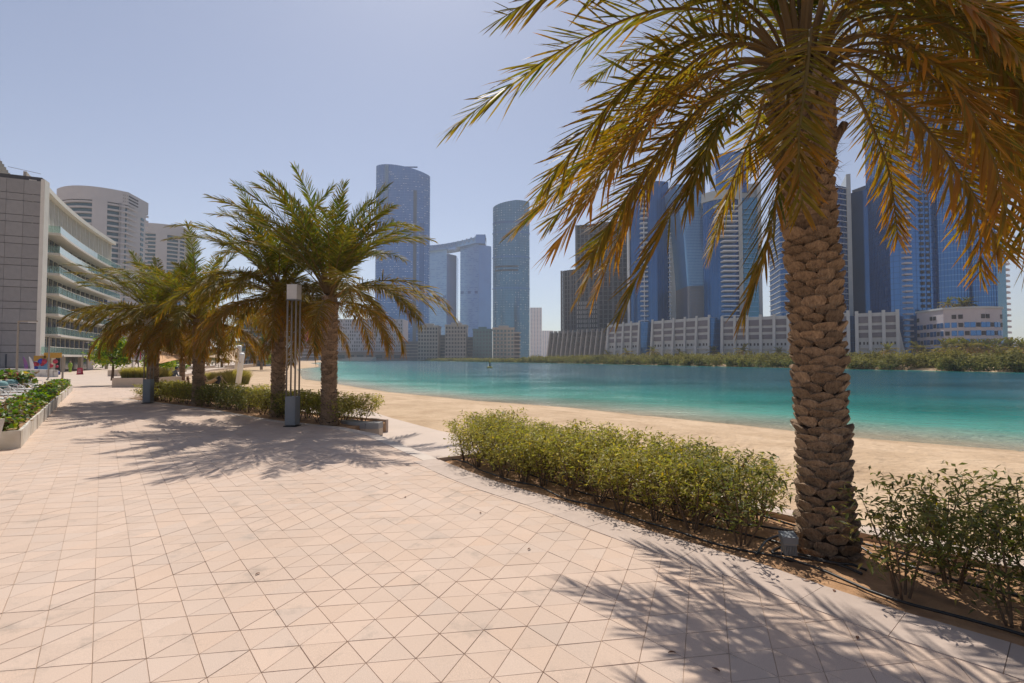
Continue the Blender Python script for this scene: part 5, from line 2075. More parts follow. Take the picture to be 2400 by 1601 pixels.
def frond_mesh(name, pts, seed, n=72, ll=0.42, w=0.030, dry=0.3, vee=22, droop=0.25, ragged=0.1, rach=0.020, start=0.17, mat='palm_leaf'):
    rg = np.random.default_rng(seed)
    pts = resample(np.array(pts, float), 1e-9 + np.linalg.norm(np.diff(pts, axis=0), axis=1).sum() / 40)
    m = len(pts)
    Tn = np.gradient(pts, axis=0)
    Tn /= np.linalg.norm(Tn, axis=1)[:, None]
    Sd = np.cross(Tn, [0, 0, 1.0])
    bad = np.linalg.norm(Sd, axis=1) < 0.05
    Sd[bad] = np.array([1, 0, 0])
    Sd /= np.linalg.norm(Sd, axis=1)[:, None]
    for i in range(1, m):
        if Sd[i] @ Sd[i - 1] < 0: Sd[i] *= -1
    roll = rg.normal(0, 0.25) * np.linspace(0, 1, m)
    Nn = np.cross(Sd, Tn)
    Sd, Nn = Sd * np.cos(roll)[:, None] + Nn * np.sin(roll)[:, None], Nn * np.cos(roll)[:, None] - Sd * np.sin(roll)[:, None]
    tt = np.linspace(0, 1, m)
    # rachis tube
    seg = 5
    rad = rach * (1.0 - 0.85 * tt) + 0.03 * np.exp(-tt * 22)
    an = np.arange(seg) * 2 * math.pi / seg
    RV = (pts[:, None] + rad[:, None, None] * (np.cos(an)[None, :, None] * Sd[:, None] * 1.25 + np.sin(an)[None, :, None] * Nn[:, None] * 0.8)).reshape(-1, 3)
    i = np.arange(m - 1)[:, None] * seg
    k = np.arange(seg)[None]
    RQ = np.stack([i + k, i + (k + 1) % seg, i + seg + (k + 1) % seg, i + seg + k], -1).reshape(-1, 4)
    rc = (OLIVE * 0.8 + TAN * 0.4)
    RC = np.repeat(((1 - tt)[:, None] * (TAN * 0.75) + tt[:, None] * rc), seg, 0)
    # leaflets
    t = np.tile(np.linspace(start, 0.995, n), 2)
    side = np.repeat([-1.0, 1.0], n)
    t = np.clip(t + rg.normal(0, 0.004, 2 * n), start, 0.998)
    keep = rg.random(2 * n) > ragged * 0.5
    t, side = t[keep], side[keep]
    N_ = len(t)
    fi = t * (m - 1)
    lo = np.clip(fi.astype(int), 0, m - 2)
    fr = (fi - lo)[:, None]
    lerp = lambda A: A[lo] * (1 - fr) + A[lo + 1] * fr
    B, T_, S_, U_ = lerp(pts), lerp(Tn), lerp(Sd), lerp(Nn)
    ang = np.radians(64 - 36 * t + rg.normal(0, 7, N_))
    v = np.radians(vee * (1 - 0.4 * t) + rg.normal(0, 13, N_))
    D = np.cos(ang)[:, None] * T_ + np.sin(ang)[:, None] * (side[:, None] * S_ * np.cos(v)[:, None] + U_ * np.sin(v)[:, None])
    prof = np.interp(t, [start, start + 0.12, 0.45, 0.8, 1.0], [0.55, 0.85, 1.0, 0.80, 0.45])
    Ln = ll * prof * (1 + rg.normal(0, 0.09, N_))
    dr = droop * (1 + rg.normal(0, 0.5, N_))
    W = np.cross(D, U_)
    W /= np.linalg.norm(W, axis=1)[:, None]
    X_ = np.cross(D, W)
    ro = rg.normal(0, 0.45, N_) + side * 0.35
    W = W * np.cos(ro)[:, None] + X_ * np.sin(ro)[:, None]
    ww = (w * (0.75 + 0.4 * prof) * (1 + rg.normal(0, 0.12, N_)))[:, None]
    Ld = Ln[:, None]
    down = np.zeros((N_, 3))
    down[:, 2] = -1
    p0 = B
    p1 = B + D * Ld * 0.42 + down * Ld * (0.10 * dr[:, None])
    p2 = B + D * Ld * 0.78 + down * Ld * (0.38 * dr[:, None])
    p3 = B + D * Ld + down * Ld * (0.72 * dr[:, None])
    LV = np.stack([p0 - W * ww * 0.28, p0 + W * ww * 0.28, p1 - W * ww * 0.5, p1 + W * ww * 0.5, p2 - W * ww * 0.34, p2 + W * ww * 0.34, p3], 1)
    b = len(RV) + np.arange(N_)[:, None] * 7
    LQ = np.concatenate([b + [[0, 1, 3, 2]], b + [[2, 3, 5, 4]]])
    LT = b + [[4, 5, 6]]
    d = np.clip(dry + rg.normal(0, 0.16, N_) + 0.12 * (t - 0.5), 0, 1)[:, None]
    base = np.where(d < 0.5, GREEN * (1 - d * 2) + OLIVE * d * 2, OLIVE * (2 - d * 2) + (0.38 * ORANGE + 0.45 * TAN) * (d * 2 - 1))
    base = base * (1 + rg.normal(0, 0.10, (N_, 1)))
    tipd = np.clip(d * 0.75 + rg.normal(0.05, 0.2, (N_, 1)), 0, 1)
    tip = base * (1 - tipd) + ORANGE * tipd
    mid = base * 0.8 + tip * 0.2
    m2 = base * 0.5 + tip * 0.5
    LC = np.stack([base, base, mid, mid, m2, m2, tip], 1).reshape(-1, 3)
    V = np.concatenate([RV, LV.reshape(-1, 3)])
    C = np.clip(np.concatenate([RC, LC]), 0.003, 1)
    return mesh(name, V, np.concatenate([RQ, LQ]), LT, col=C, smooth=False, mats=[M[mat]])


def arc_curve(L, e0, e1, n=24, power=1.2, swing=0.0):
    p = np.array([0.0, 0, 0])
    out = [p.copy()]
    for k in range(n):
        t = (k + 0.5) / n
        el = math.radians(e0 + (e1 - e0) * t ** power)
        az = swing * t
        p = p + L / n * np.array([math.cos(el) * math.cos(az), math.cos(el) * math.sin(az), math.sin(el)])
        out.append(p.copy())
    return np.array(out)


def boot_mesh(seed, w=0.19, h=0.165, out=0.055):
    rg = random.Random(seed)
    jit = lambda a: a * (1 + rg.uniform(-0.08, 0.08))
    sk = rg.uniform(-.12, .12)
    o = [(sk, -0.50), (0.30, -0.40), (0.50, -0.14), (0.56, 0.10), (0.42, 0.30), (0.05, 0.40 + rg.uniform(-.08, .05)), (-0.40, 0.30 + sk), (-0.56, 0.10), (-0.50, -0.14), (-0.30, -0.40)]
    xo = [0.05, 0.18, 0.42, 0.78, 1.05, 1.15, 1.05, 0.78, 0.42, 0.18]
    n = len(o)
    fr = [(jit(out) * xo[i], w * jit(o[i][0]), h * jit(o[i][1]) + 0.0) for i in range(n)]
    ins = [(jit(out) * xo[i] * 1.02 + 0.004, w * o[i][0] * rg.uniform(0.72, 0.86), h * (o[i][1] * rg.uniform(0.72, 0.86) + 0.02)) for i in range(n)]
    bk = [(-0.05, w * o[i][0] * 0.92, h * (o[i][1] * 0.92 - (0.25 if o[i][1] > 0.2 else 0))) for i in range(n)]
    c = (out * rg.uniform(0.62, 0.85), w * rg.uniform(-.1, .1), 0.02 * h)
    V = fr + ins + bk + [c]
    Fs = []
    for i in range(n):
        j = (i + 1) % n
        Fs += [(i, j, n + j, n + i), (n + i, n + j, 3 * n), (2 * n + i, 2 * n + j, j, i)]
    m = MB().add(V, Fs).me('leaf_base', M['bark'])
    return m


BOOTS = [boot_mesh(k) for k in range(6)]


def palm_trunk(root, axis, radius, nc, rowh, boot_scale, front, limit=290, top_flare=None, seed=0):
    """axis: points up the trunk in the local space of the root; front: azimuth (rad) facing the viewer"""
    rg = random.Random(seed)
    ax = resample(np.array(axis, float), 0.12)
    H = ax[-1][2]
    rr = [radius(p[2] / H) * 0.93 for p in ax]
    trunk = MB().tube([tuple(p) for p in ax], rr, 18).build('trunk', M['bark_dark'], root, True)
    items = []
    rows = int((H - 0.05) / rowh)
    for r_ in range(rows):
        z = 0.05 + r_ * rowh
        cx = np.interp(z, ax[:, 2], ax[:, 0])
        cy = np.interp(z, ax[:, 2], ax[:, 1])
        for c in range(nc):
            a = 2 * math.pi * (c + 0.5 * (r_ % 2)) / nc + r_ * 0.035 + rg.uniform(-0.05, 0.05)
            rad = radius(z / H) * 0.95
            items.append((math.cos(a - front), cx + rad * math.cos(a), cy + rad * math.sin(a), z + rg.uniform(-0.015, 0.015), a, z / H))
    items.sort(key=lambda q: -q[0])
    for q in items[:limit]:
        s = boot_scale * rg.uniform(0.88, 1.14)
        fl = top_flare(q[5]) if top_flare else 0.0
        o = link('leaf_base', BOOTS[rg.randrange(6)], trunk, q[1:4], (rg.uniform(-.12, .12), fl + rg.uniform(-.10, .10), q[4]), (s * rg.uniform(0.8, 1.2), s * rg.uniform(0.86, 1.06), s * rg.uniform(0.82, 1.02)))
    if len(items) > limit:
        V, Tq = [], []
        bm = [(np.array([v.co[:] for v in b.vertices]), [tuple(p.vertices) for p in b.polygons]) for b in BOOTS]
        mb = MB()
        for q in items[limit:]:
            bv, bf = bm[rg.randrange(6)]
            co, si = math.cos(q[4]), math.sin(q[4])
            s = boot_scale
            vv = [(q[1] + (v[0] * co - v[1] * si) * s, q[2] + (v[0] * si + v[1] * co) * s, q[3] + v[2] * s) for v in bv]
            mb.add(vv, bf)
        o = mb.build('leaf_base_cover', M['bark'], trunk)
        tag(o, None, None, None, 'stuff')
    return trunk


# --- the big foreground palm
PB = np.array([2.80, 4.55, -0.05])
big = empty('date_palm', PB, 0, 'large date palm with a thick scaly trunk close to the viewer, beside a small spotlight', 'palm tree')
axis = [(0.02, 0, 0), (0.0, 0.02, 0.8), (-0.02, 0.02, 1.8), (-0.06, 0.03, 2.8), (-0.10, 0.05, 3.6), (-0.10, 0.05, 4.35)]
rad_big = lambda t: float(np.interp(t, [0, 0.05, 0.15, 0.5, 0.78, 0.9, 1.0], [0.225, 0.195, 0.172, 0.176, 0.188, 0.235, 0.17]))
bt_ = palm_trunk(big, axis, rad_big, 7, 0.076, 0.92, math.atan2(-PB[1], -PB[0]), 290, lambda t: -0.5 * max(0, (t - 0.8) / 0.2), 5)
# fibre mat and cut stubs under the crown
rg = random.Random(4)
mb = MB()
for k in range(420):
    a = rg.uniform(0, 2 * math.pi)
    z = rg.uniform(3.25, 4.3)
    r0 = 0.21 if z < 3.9 else 0.20
    p = Vector((-0.1 + r0 * math.cos(a), 0.05 + r0 * math.sin(a), z))
    d = Vector((math.cos(a) * rg.uniform(.3, 1), math.sin(a) * rg.uniform(.3, 1), rg.uniform(-0.9, 1.0))).normalized()
    l = rg.uniform(0.08, 0.22)
    s = Vector((-math.sin(a), math.cos(a), 0)) * rg.uniform(0.004, 0.012)
    mb.add([p - s, p + s, p + d * l], [(0, 1, 2)])
tag(mb.build('fibre', M['fibre'], bt_), None, None, None, 'stuff')
for k in range(34):
    a = rg.uniform(0, 2 * math.pi)
    z = rg.uniform(3.5, 4.2)
    r0 = 0.19
    p = np.array([-0.1 + r0 * math.cos(a), 0.05 + r0 * math.sin(a), z])
    l = rg.uniform(0.12, 0.34)
    q = p + l * np.array([math.cos(a) * 0.55, math.sin(a) * 0.55, 0.9])
    MB().tube([p, (p + q) / 2, q], [0.055, 0.045, 0.038], 6).build('cut_stub', M['bark'], big, True)

CR = PB + np.array([-0.10, 0.05, 4.25])       # heart of the crown


def W(px, py, Y):
    return P(px, py, Y)


KEY_FILL = [
    ([(2000, 60, 4.3), (2190, 50, 4.0), (2340, 150, 3.8), (2440, 330, 3.7), (2480, 500, 3.7)], 0.6, 0.48),
    ([(2000, 80, 4.9), (2200, 100, 5.2), (2360, 230, 5.4), (2460, 420, 5.5), (2490, 600, 5.5)], 0.66, 0.48),
    ([(1990, 20, 4.5), (2170, -40, 4.4), (2350, 30, 4.3), (2480, 180, 4.3)], 0.5, 0.5),
    ([(2000, 120, 4.6), (2170, 170, 4.6), (2310, 320, 4.7), (2390, 480, 4.8), (2410, 640, 4.8)], 0.68, 0.46),
]
KEY = KEY_FILL + [  # rachis control points as (pixel x, pixel y, depth) outward from the crown, dryness, leaflet length
    ([(1760, 60, 4.7), (1550, 22, 4.9), (1330, 110, 5.0), (1160, 225, 5.0), (1060, 300, 5.0)], 0.32, 0.50),
    ([(1780, 30, 4.6), (1560, -60, 4.5), (1330, -40, 4.4), (1180, 40, 4.3)], 0.28, 0.46),
    ([(1780, 140, 4.8), (1620, 170, 5.2), (1450, 300, 5.6), (1310, 440, 5.9), (1205, 540, 6.05)], 0.45, 0.50),
    ([(1790, 160, 4.9), (1650, 230, 5.4), (1510, 400, 5.9), (1420, 560, 6.2), (1355, 695, 6.3)], 0.55, 0.47),
    ([(1800, 140, 4.4), (1640, 190, 4.3), (1480, 330, 4.3), (1370, 480, 4.4), (1290, 590, 4.5)], 0.60, 0.46),
    ([(1790, 200, 4.4), (1690, 300, 4.2), (1590, 470, 4.2), (1510, 620, 4.3), (1450, 740, 4.4)], 0.52, 0.46),
    ([(1780, 180, 4.8), (1640, 260, 5.0), (1520, 420, 5.2), (1440, 580, 5.4), (1395, 690, 5.5)], 0.62, 0.44),
    ([(1800, 215, 5.0), (1770, 300, 5.3), (1715, 430, 5.5), (1665, 590, 5.6)], 0.60, 0.40),
    ([(1850, 200, 4.2), (1838, 340, 3.95), (1800, 560, 3.9), (1742, 735, 3.95)], 0.50, 0.44),
    ([(1900, 70, 4.1), (1890, 180, 3.7), (1872, 330, 3.55), (1880, 490, 3.55)], 0.42, 0.38),
    ([(1990, 210, 4.9), (2040, 290, 5.3), (2085, 410, 5.5), (2105, 560, 5.6)], 0.66, 0.40),
    ([(1990, 150, 4.7), (2110, 230, 4.8), (2220, 370, 4.9), (2290, 520, 5.0), (2300, 650, 5.0)], 0.62, 0.44),
    ([(1980, 90, 4.3), (2120, 110, 3.9), (2290, 220, 3.6), (2400, 400, 3.5), (2450, 560, 3.4)], 0.50, 0.47),
    ([(1980, 40, 4.4), (2120, 0, 4.2), (2300, 60, 4.0), (2450, 200, 3.9), (2540, 360, 3.8)], 0.42, 0.48),
    ([(1970, 120, 4.8), (2150, 150, 5.1), (2330, 270, 5.3), (2470, 440, 5.4)], 0.55, 0.46),
    ([(1960, 10, 4.2), (2080, -60, 3.8), (2250, 0, 3.4), (2400, 140, 3.1)], 0.45, 0.44),
    ([(1790, 150, 4.7), (1660, 170, 4.9), (1520, 270, 5.1), (1390, 410, 5.3), (1290, 520, 5.4)], 0.55, 0.52),
    ([(1780, 120, 4.9), (1650, 120, 5.3), (1500, 220, 5.7), (1370, 370, 6.0), (1280, 480, 6.2)], 0.50, 0.52),
    ([(1790, 170, 4.5), (1680, 220, 4.5), (1560, 340, 4.6), (1450, 490, 4.7), (1380, 610, 4.8)], 0.66, 0.48),
    ([(1780, 100, 4.5), (1630, 90, 4.4), (1480, 190, 4.4), (1360, 330, 4.5), (1270, 440, 4.6)], 0.48, 0.50),
    ([(1990, 190, 4.5), (2130, 260, 4.4), (2260, 420, 4.4), (2350, 590, 4.4)], 0.6, 0.46),
    ([(2000, 130, 4.9), (2180, 190, 5.2), (2340, 340, 5.4), (2450, 520, 5.5)], 0.6, 0.48),
    ([(1990, 90, 4.8), (2190, 80, 5.0), (2390, 190, 5.2), (2520, 360, 5.3)], 0.5, 0.5),
    ([(1800, 120, 4.5), (1690, 110, 4.5), (1560, 200, 4.6), (1440, 340, 4.8), (1360, 460, 4.9)], 0.40, 0.48),
    ([(1810, 170, 4.3), (1740, 220, 4.0), (1660, 340, 3.9), (1610, 480, 3.9)], 0.48, 0.42),
    ([(1990, 110, 4.6), (2150, 120, 4.5), (2300, 230, 4.5), (2400, 380, 4.5), (2460, 540, 4.5)], 0.58, 0.46),
    ([(1980, 100, 4.2), (2100, 90, 3.8), (2230, 190, 3.5), (2320, 350, 3.4), (2360, 500, 3.4)], 0.52, 0.44),
    ([(1980, 60, 4.6), (2150, 30, 4.6), (2330, 120, 4.6), (2480, 290, 4.6)], 0.45, 0.48),
    ([(1970, 30, 4.3), (2100, -30, 4.0), (2260, 40, 3.8), (2380, 190, 3.7), (2460, 350, 3.7)], 0.5, 0.46),
    ([(1940, 140, 4.9), (2010, 180, 5.4), (2070, 300, 5.9), (2100, 430, 6.1)], 0.6, 0.42),
    ([(1850, 150, 5.0), (1830, 170, 5.6), (1790, 260, 6.1), (1760, 400, 6.4)], 0.58, 0.42),
]
for i, (cp, dry, ll) in enumerate(KEY):
    cur = [CR + (W(*cp[0]) - CR) * 0.12 + np.array([0, 0, -0.1])] + [W(*c) for c in cp]
    cur = catmull(cur, 40) - PB
    me = frond_mesh('frond', cur, 100 + i, 76, ll * (1.28 if i < 8 else 1.15), 0.0225, float(np.clip(dry + 0.08 + (i * 37 % 11 - 5) * 0.032, 0.1, 1)), 9, 0.08, 0.12, 0.021, 0.24)
    link('frond', me, big)
rg = random.Random(9)
UPF = [frond_mesh('frond', arc_curve(3.3, e0, e1, 26, 1.2, sw), 300 + k, 80, 0.50, 0.022, 0.35, 24, 0.2, 0.06, 0.022) for k, (e0, e1, sw) in enumerate(((78, 15, .15), (68, -5, -.1), (58, -20, .2), (45, -40, -.15)))]
for k in range(22):
    a = k * 2.39996 + rg.uniform(-.2, .2)
    kind = 0 if k < 9 else (1 if k < 14 else (2 if k < 18 else 3))
    if kind >= 2 and math.cos(a - math.atan2(-4.5, -1.5)) > 0.25:      # keep the side towards the viewer as observed
        kind = 0
    if kind == 1 and math.cos(a - math.atan2(-4.5, -1.5)) > 0.1:
        kind = 0
    s = rg.uniform(0.88, 1.06)
    link('frond', UPF[kind], big, tuple(CR - PB + np.array([0.08 * math.cos(a), 0.08 * math.sin(a), 0.05 + (0.25 if kind == 0 else 0.1)])), (0, 0, a), s)

# --- the row of slender palms
FR = {}
for cls, (e0, e1, dry, L, vee, dr, ll) in {
        'up': (80, 38, 0.10, 3.1, 26, 0.12, 0.42), 'mid': (58, -12, 0.28, 3.1, 22, 0.22, 0.44),
        'low': (30, -58, 0.44, 2.9, 16, 0.35, 0.44), 'hang': (2, -82, 0.66, 2.5, 6, 0.5, 0.40)}.items():
    FR[cls] = [frond_mesh('frond', arc_curve(L * rg.uniform(.92, 1.08), e0 + rg.uniform(-6, 6), e1 + rg.uniform(-10, 10), 22, 1.25, rg.uniform(-.25, .25)), 500 + hash(cls) % 97 + k * 7 if False else 500 + len(FR) * 20 + k, 84, ll * 1.12, 0.0215, dry, vee, dr, 0.10, 0.018, mat='row_palm_leaf') for k in range(4)]


def row_palm(loc, hub, scale, label, seed, counts=(9, 13, 14, 12), group='slender date palms along the promenade', rad=0.162, lean=(0, 0), boots=True):
    rg = random.Random(seed)
    root = empty('date_palm', loc, 0, label, 'palm tree', group)
    H = hub
    ax = [(0, 0, 0), (lean[0] * 0.3, lean[1] * 0.3, H * 0.4), (lean[0], lean[1], H)]
    rf = lambda t: rad * float(np.interp(t, [0, 0.06, 0.2, 0.75, 0.9, 1.0], [1.25, 1.05, 1.0, 1.02, 1.18, 0.85]))
    if boots:
        palm_trunk(root, ax, rf, 8, 0.075, 0.80, math.atan2(-loc[1], -loc[0]), 240, lambda t: -0.5 * max(0, (t - 0.82) / 0.18), seed)
    else:
        palm_trunk(root, ax, rf, 7, 0.12, 1.0, math.atan2(-loc[1], -loc[0]), 110, None, seed)
    n = 0
    for cls, cnt in zip(('up', 'mid', 'low', 'hang'), counts):
        for k in range(cnt):
            a = n * 2.39996 + rg.uniform(-.25, .25)
            n += 1
            s = scale * rg.uniform(0.85, 1.1)
            zc = {'up': 0.12, 'mid': 0.05, 'low': -0.08, 'hang': -0.22}[cls]
            r0 = 0.10
            me_ = rg.choice(FR[cls])
            co = np.empty(len(me_.vertices) * 3, np.float32)
            me_.vertices.foreach_get('co', co)
            co = co.reshape(-1, 3)[::7] * s
            q = np.stack([co[:, 0] * math.cos(a) - co[:, 1] * math.sin(a) + loc[0], co[:, 0] * math.sin(a) + co[:, 1] * math.cos(a) + loc[1], co[:, 2] + loc[2] + H + zc], 1)
            lx, lz = 1200 + F * q[:, 0] / q[:, 1], 840 - F * (q[:, 2] - EYE) / q[:, 1]
            if ((q[:, 1] < 12.7) & (lx > 665) & (lx < 708) & (lz > 655) & (lz < 930)).sum() > 2:
                continue                      # keep the lamp box of the light column clear of leaves
            link('frond', me_, root, (lean[0] + r0 * math.cos(a), lean[1] + r0 * math.sin(a), H + zc), (rg.uniform(-.08, .08), rg.uniform(-.12, .08), a), s)
    return root


def base_at(px, py):
    return GG(px, py)


row_palm(base_at(771, 995), 3.35, 1.08, 'slender date palm nearest the viewer in the row, right beside the grey light column', 21, (13, 20, 22, 10), lean=(-0.06, 0.1))
row_palm(base_at(651, 975), 3.65, 1.05, 'second slender date palm in the row, just behind the nearest light column', 22, (8, 19, 25, 16))
row_palm(base_at(464, 949), 3.2, 1.02, 'third slender date palm in the row, in front of the hammocks', 23, (4, 18, 28, 18))
row_palm(base_at(357, 940), 3.35, 1.02, 'fourth slender date palm in the row, beside the far grey light column', 24, (4, 18, 28, 18))
row_palm(base_at(305, 905) + np.array([-0.5, 6.0, 0]), 3.9, 1.05, 'slender date palm behind the no-swimming notice', 25, (7, 11, 14, 12))

# --- small far palms: one shared crown mesh and trunk mesh
def far_palm_meshes(seed):
    Vs, Qs, Ts, Cs = [], [], [], []
    rg = random.Random(seed)
    V, Fq, Ft, C = [], [], [], []
    off = 0
    for k in range(24):
        cls = ('up', 'mid', 'low', 'low', 'hang')[k % 5]
        me = frond_mesh('tmp', arc_curve(2.6, {'up': 75, 'mid': 52, 'low': 25, 'hang': 0}[cls], {'up': 30, 'mid': -20, 'low': -60, 'hang': -80}[cls], 14), seed * 50 + k, 20, 0.55, 0.12, {'up': .15, 'mid': .3, 'low': .4, 'hang': .6}[cls], 18, 0.3, 0.1, 0.03)
        co = np.empty(len(me.vertices) * 3, np.float32)
        me.vertices.foreach_get('co', co)
        co = co.reshape(-1, 3)
        a = k * 2.39996
        Rm = np.array([[math.cos(a), -math.sin(a), 0], [math.sin(a), math.cos(a), 0], [0, 0, 1]])
        V.append(co @ Rm.T)
        cc = np.empty(len(me.vertices) * 4, np.float32)
        me.color_attributes['col'].data.foreach_get('color', cc)
        C.append(cc.reshape(-1, 4)[:, :3])
        for p in me.polygons:
            (Fq if len(p.vertices) == 4 else Ft).append([v + off for v in p.vertices])
        off += len(co)
        bpy.data.meshes.remove(me)
    cm = mesh('crown', np.concatenate(V), Fq, Ft, col=np.concatenate(C), mats=[M['palm_leaf']])
    tm = MB().lathe([(0.24, 0), (0.2, 0.3), (0.19, 0.6), (0.2, 0.8), (0.26, 0.95), (0.15, 1.0)], seg=10).me('trunk', M['bark'], True)
    return cm, tm


FPM = [far_palm_meshes(k) for k in (3, 4)]


def far_palm(px, Y, zb, h, s, label, group):
    root = empty('far_palm', (XP(px, Y), Y, zb), 0, label, 'palm tree', group)
    cm, tm = FPM[int(px) % 2]
    link('trunk', tm, root, (0, 0, 0), (0, 0, 0), (1.3, 1.3, h))
    link('crown', cm, root, (0, 0, h), (0, 0, px * 0.7), s)


far_palm(613, 110, -0.8, 4.6, 1.9, 'dusty palm on the sand in front of the white terraced apartments', 'palms beyond the sails')
far_palm(391, 95, -0.6, 4.5, 2.0, 'dusty palm above the brown sail, between the third and fourth palms', 'palms beyond the sails')
far_palm(445, 105, -0.6, 3.6, 1.8, 'dusty palm low behind the third slender palm', 'palms beyond the sails')
far_palm(520, 125, -0.7, 4.2, 2.0, 'dusty palm behind the cream sail', 'palms beyond the sails')
far_palm(345, 100, -0.6, 4.4, 2.0, 'dusty palm behind the no-swimming notice', 'palms beyond the sails')
for k, px in enumerate((1424, 1469, 1530, 1594, 1673, 1742, 1826, 2081, 2150, 2168)):
    Y = pod_y(min(px, 2122)) - 14
    far_palm(px, Y, -0.2, 4.5 + (k * 7 % 3) * 0.6, 1.7 + (k % 3) * 0.2, '%s dark palm from the unfinished podium, in front of the parking podium' % ORD[k], 'palms in front of the parking podium')
for k in range(10):
    px = 2216 + k * 17
    far_palm(px, 205 + (k % 3) * 5, -0.2, 5.5 + (k % 2) * 0.5, 2.1, '%s dark palm of the row in front of the low rounded block' % ORD[k], 'palm row in front of the rounded block')
far_palm(2395, 195, -0.2, 5.2, 2.1, 'dark palm standing alone at the end of the far bank', 'palm row in front of the rounded block')
for k, px in enumerate((2226, 2258, 2270)):
    far_palm(px, 238, ZP(724, 232) + 0.9, 1.6, 1.7, '%s palm on the roof of the low rounded block' % ORD[k], 'palms on the roof garden')

# ------------------------------------------------------------------ shrubs and hedges
def leaf_cloud(pos, dirs, rgen, ll, lw, cols, droop=0.2):
    N_ = len(pos)
    up = np.tile([0, 0, 1.0], (N_, 1)) + rgen.normal(0, 0.5, (N_, 3))
    W_ = np.cross(dirs, up)
    W_ /= np.maximum(np.linalg.norm(W_, axis=1), 1e-6)[:, None]
    L_ = (ll * (1 + rgen.normal(0, 0.25, N_)))[:, None]
    w_ = (lw * (1 + rgen.normal(0, 0.2, N_)))[:, None]
    mid = pos + dirs * L_ * 0.45
    tip = pos + dirs * L_
    tip[:, 2] -= (droop * L_[:, 0])
    V = np.stack([pos, mid - W_ * w_ / 2, tip, mid + W_ * w_ / 2], 1).reshape(-1, 3)
    b = np.arange(N_)[:, None] * 4
    return V, b + [[0, 1, 2, 3]], np.repeat(cols, 4, 0)


def make_shrub(seed, w=0.36, h=0.76, nst=6, nleaf=1500, palette='olive', ll=0.055, lw=0.019, bare=0.25, box=True):
    rg = random.Random(seed)
    rn = np.random.default_rng(seed)
    mb = MB()
    twigs = []
    for k in range(nst):
        a = 2 * math.pi * k / nst + rg.uniform(-.4, .4)
        p0 = np.array([0.03 * math.cos(a), 0.03 * math.sin(a), 0.0])
        sp = rg.uniform(0.35, 0.95)
        top = np.array([w * sp * math.cos(a), w * sp * math.sin(a), h * rg.uniform(0.72, 0.98)])
        mid = p0 * 0.4 + top * 0.5 + np.array([rg.uniform(-.04, .04), rg.uniform(-.04, .04), -0.04])
        cur = catmull([p0 - [0, 0, 0.03], mid, top], 7)
        mb.tube(cur, [0.011, 0.010, 0.008, 0.007, 0.006, 0.004, 0.002], 5)
        twigs.append(cur)
        for j in range(6):
            t = rg.uniform(0.35, 0.95)
            q = cur[int(t * 6)]
            d = np.array([rg.uniform(-1, 1), rg.uniform(-1, 1), rg.uniform(0.2, 1.2)])
            d /= np.linalg.norm(d)
            e = q + d * rg.uniform(0.10, 0.26)
            e[2] = min(e[2], h)
            mb.tube([q, (q + e) / 2 + rn.normal(0, 0.01, 3), e], [0.004, 0.003, 0.0015], 4)
            twigs.append(np.linspace(q, e, 4))
    stems = mb.me('stems', M['twig'])
    # leaf clusters: around twig ends and through the volume
    ends = np.array([t[-1] for t in twigs] + [t[-2] for t in twigs])
    n1 = int(nleaf * 0.55)
    c1 = ends[rn.integers(0, len(ends), n1)] + rn.normal(0, 0.045, (n1, 3))
    n2 = nleaf - n1
    ncl = 70
    a = rn.uniform(0, 2 * math.pi, ncl)
    r_ = w * np.sqrt(rn.uniform(0.1, 1.15, ncl))
    cz = h * (bare + (1 - bare) * rn.uniform(0, 1, ncl) ** 0.6)
    cl = np.stack([r_ * np.cos(a), r_ * np.sin(a), cz], 1)
    c2 = cl[rn.integers(0, ncl, n2)] + rn.normal(0, 0.042, (n2, 3))
    pos = np.concatenate([c1, c2])
    pos[:, 2] = np.where(pos[:, 2] > h * 1.03, h * 1.03 - np.abs(rn.normal(0, 0.03, len(pos))), pos[:, 2])
    pos = pos[pos[:, 2] > h * bare * 0.6]
    N_ = len(pos)
    dirs = rn.normal(0, 1, (N_, 3))
    dirs[:, 2] = dirs[:, 2] * 0.6 + 0.1
    dirs /= np.linalg.norm(dirs, axis=1)[:, None]
    hue = rn.random((N_, 1))
    if palette == 'olive':
        g1, g2, g3 = np.array([0.28, 0.275, 0.055]), np.array([0.40, 0.34, 0.085]), np.array([0.21, 0.185, 0.06])
        yel = np.array([0.46, 0.33, 0.04])
    elif palette == 'dark':
        g1, g2, g3 = np.array([0.14, 0.155, 0.04]), np.array([0.23, 0.20, 0.06]), np.array([0.10, 0.10, 0.035])
        yel = np.array([0.30, 0.22, 0.03])
    elif palette == 'bright':
        g1, g2, g3 = np.array([0.13, 0.24, 0.02]), np.array([0.30, 0.36, 0.02]), np.array([0.07, 0.15, 0.015])
        yel = np.array([0.45, 0.40, 0.03])
    else:
        g1, g2, g3 = np.array([0.07, 0.13, 0.02]), np.array([0.20, 0.24, 0.03]), np.array([0.14, 0.09, 0.04])
        yel = np.array([0.33, 0.24, 0.05])
    cols = np.where(hue < 0.45, g1, np.where(hue < 0.72, g2, g3))
    cols = np.where(rn.random((N_, 1)) < 0.025, yel, cols) * (1 + rn.normal(0, 0.14, (N_, 1)))
    V, Qd, C = leaf_cloud(pos, dirs, rn, ll, lw, np.clip(cols, 0.004, 1))
    return stems, mesh('foliage', V, Qd, col=C, mats=[M['shrub_leaf']])


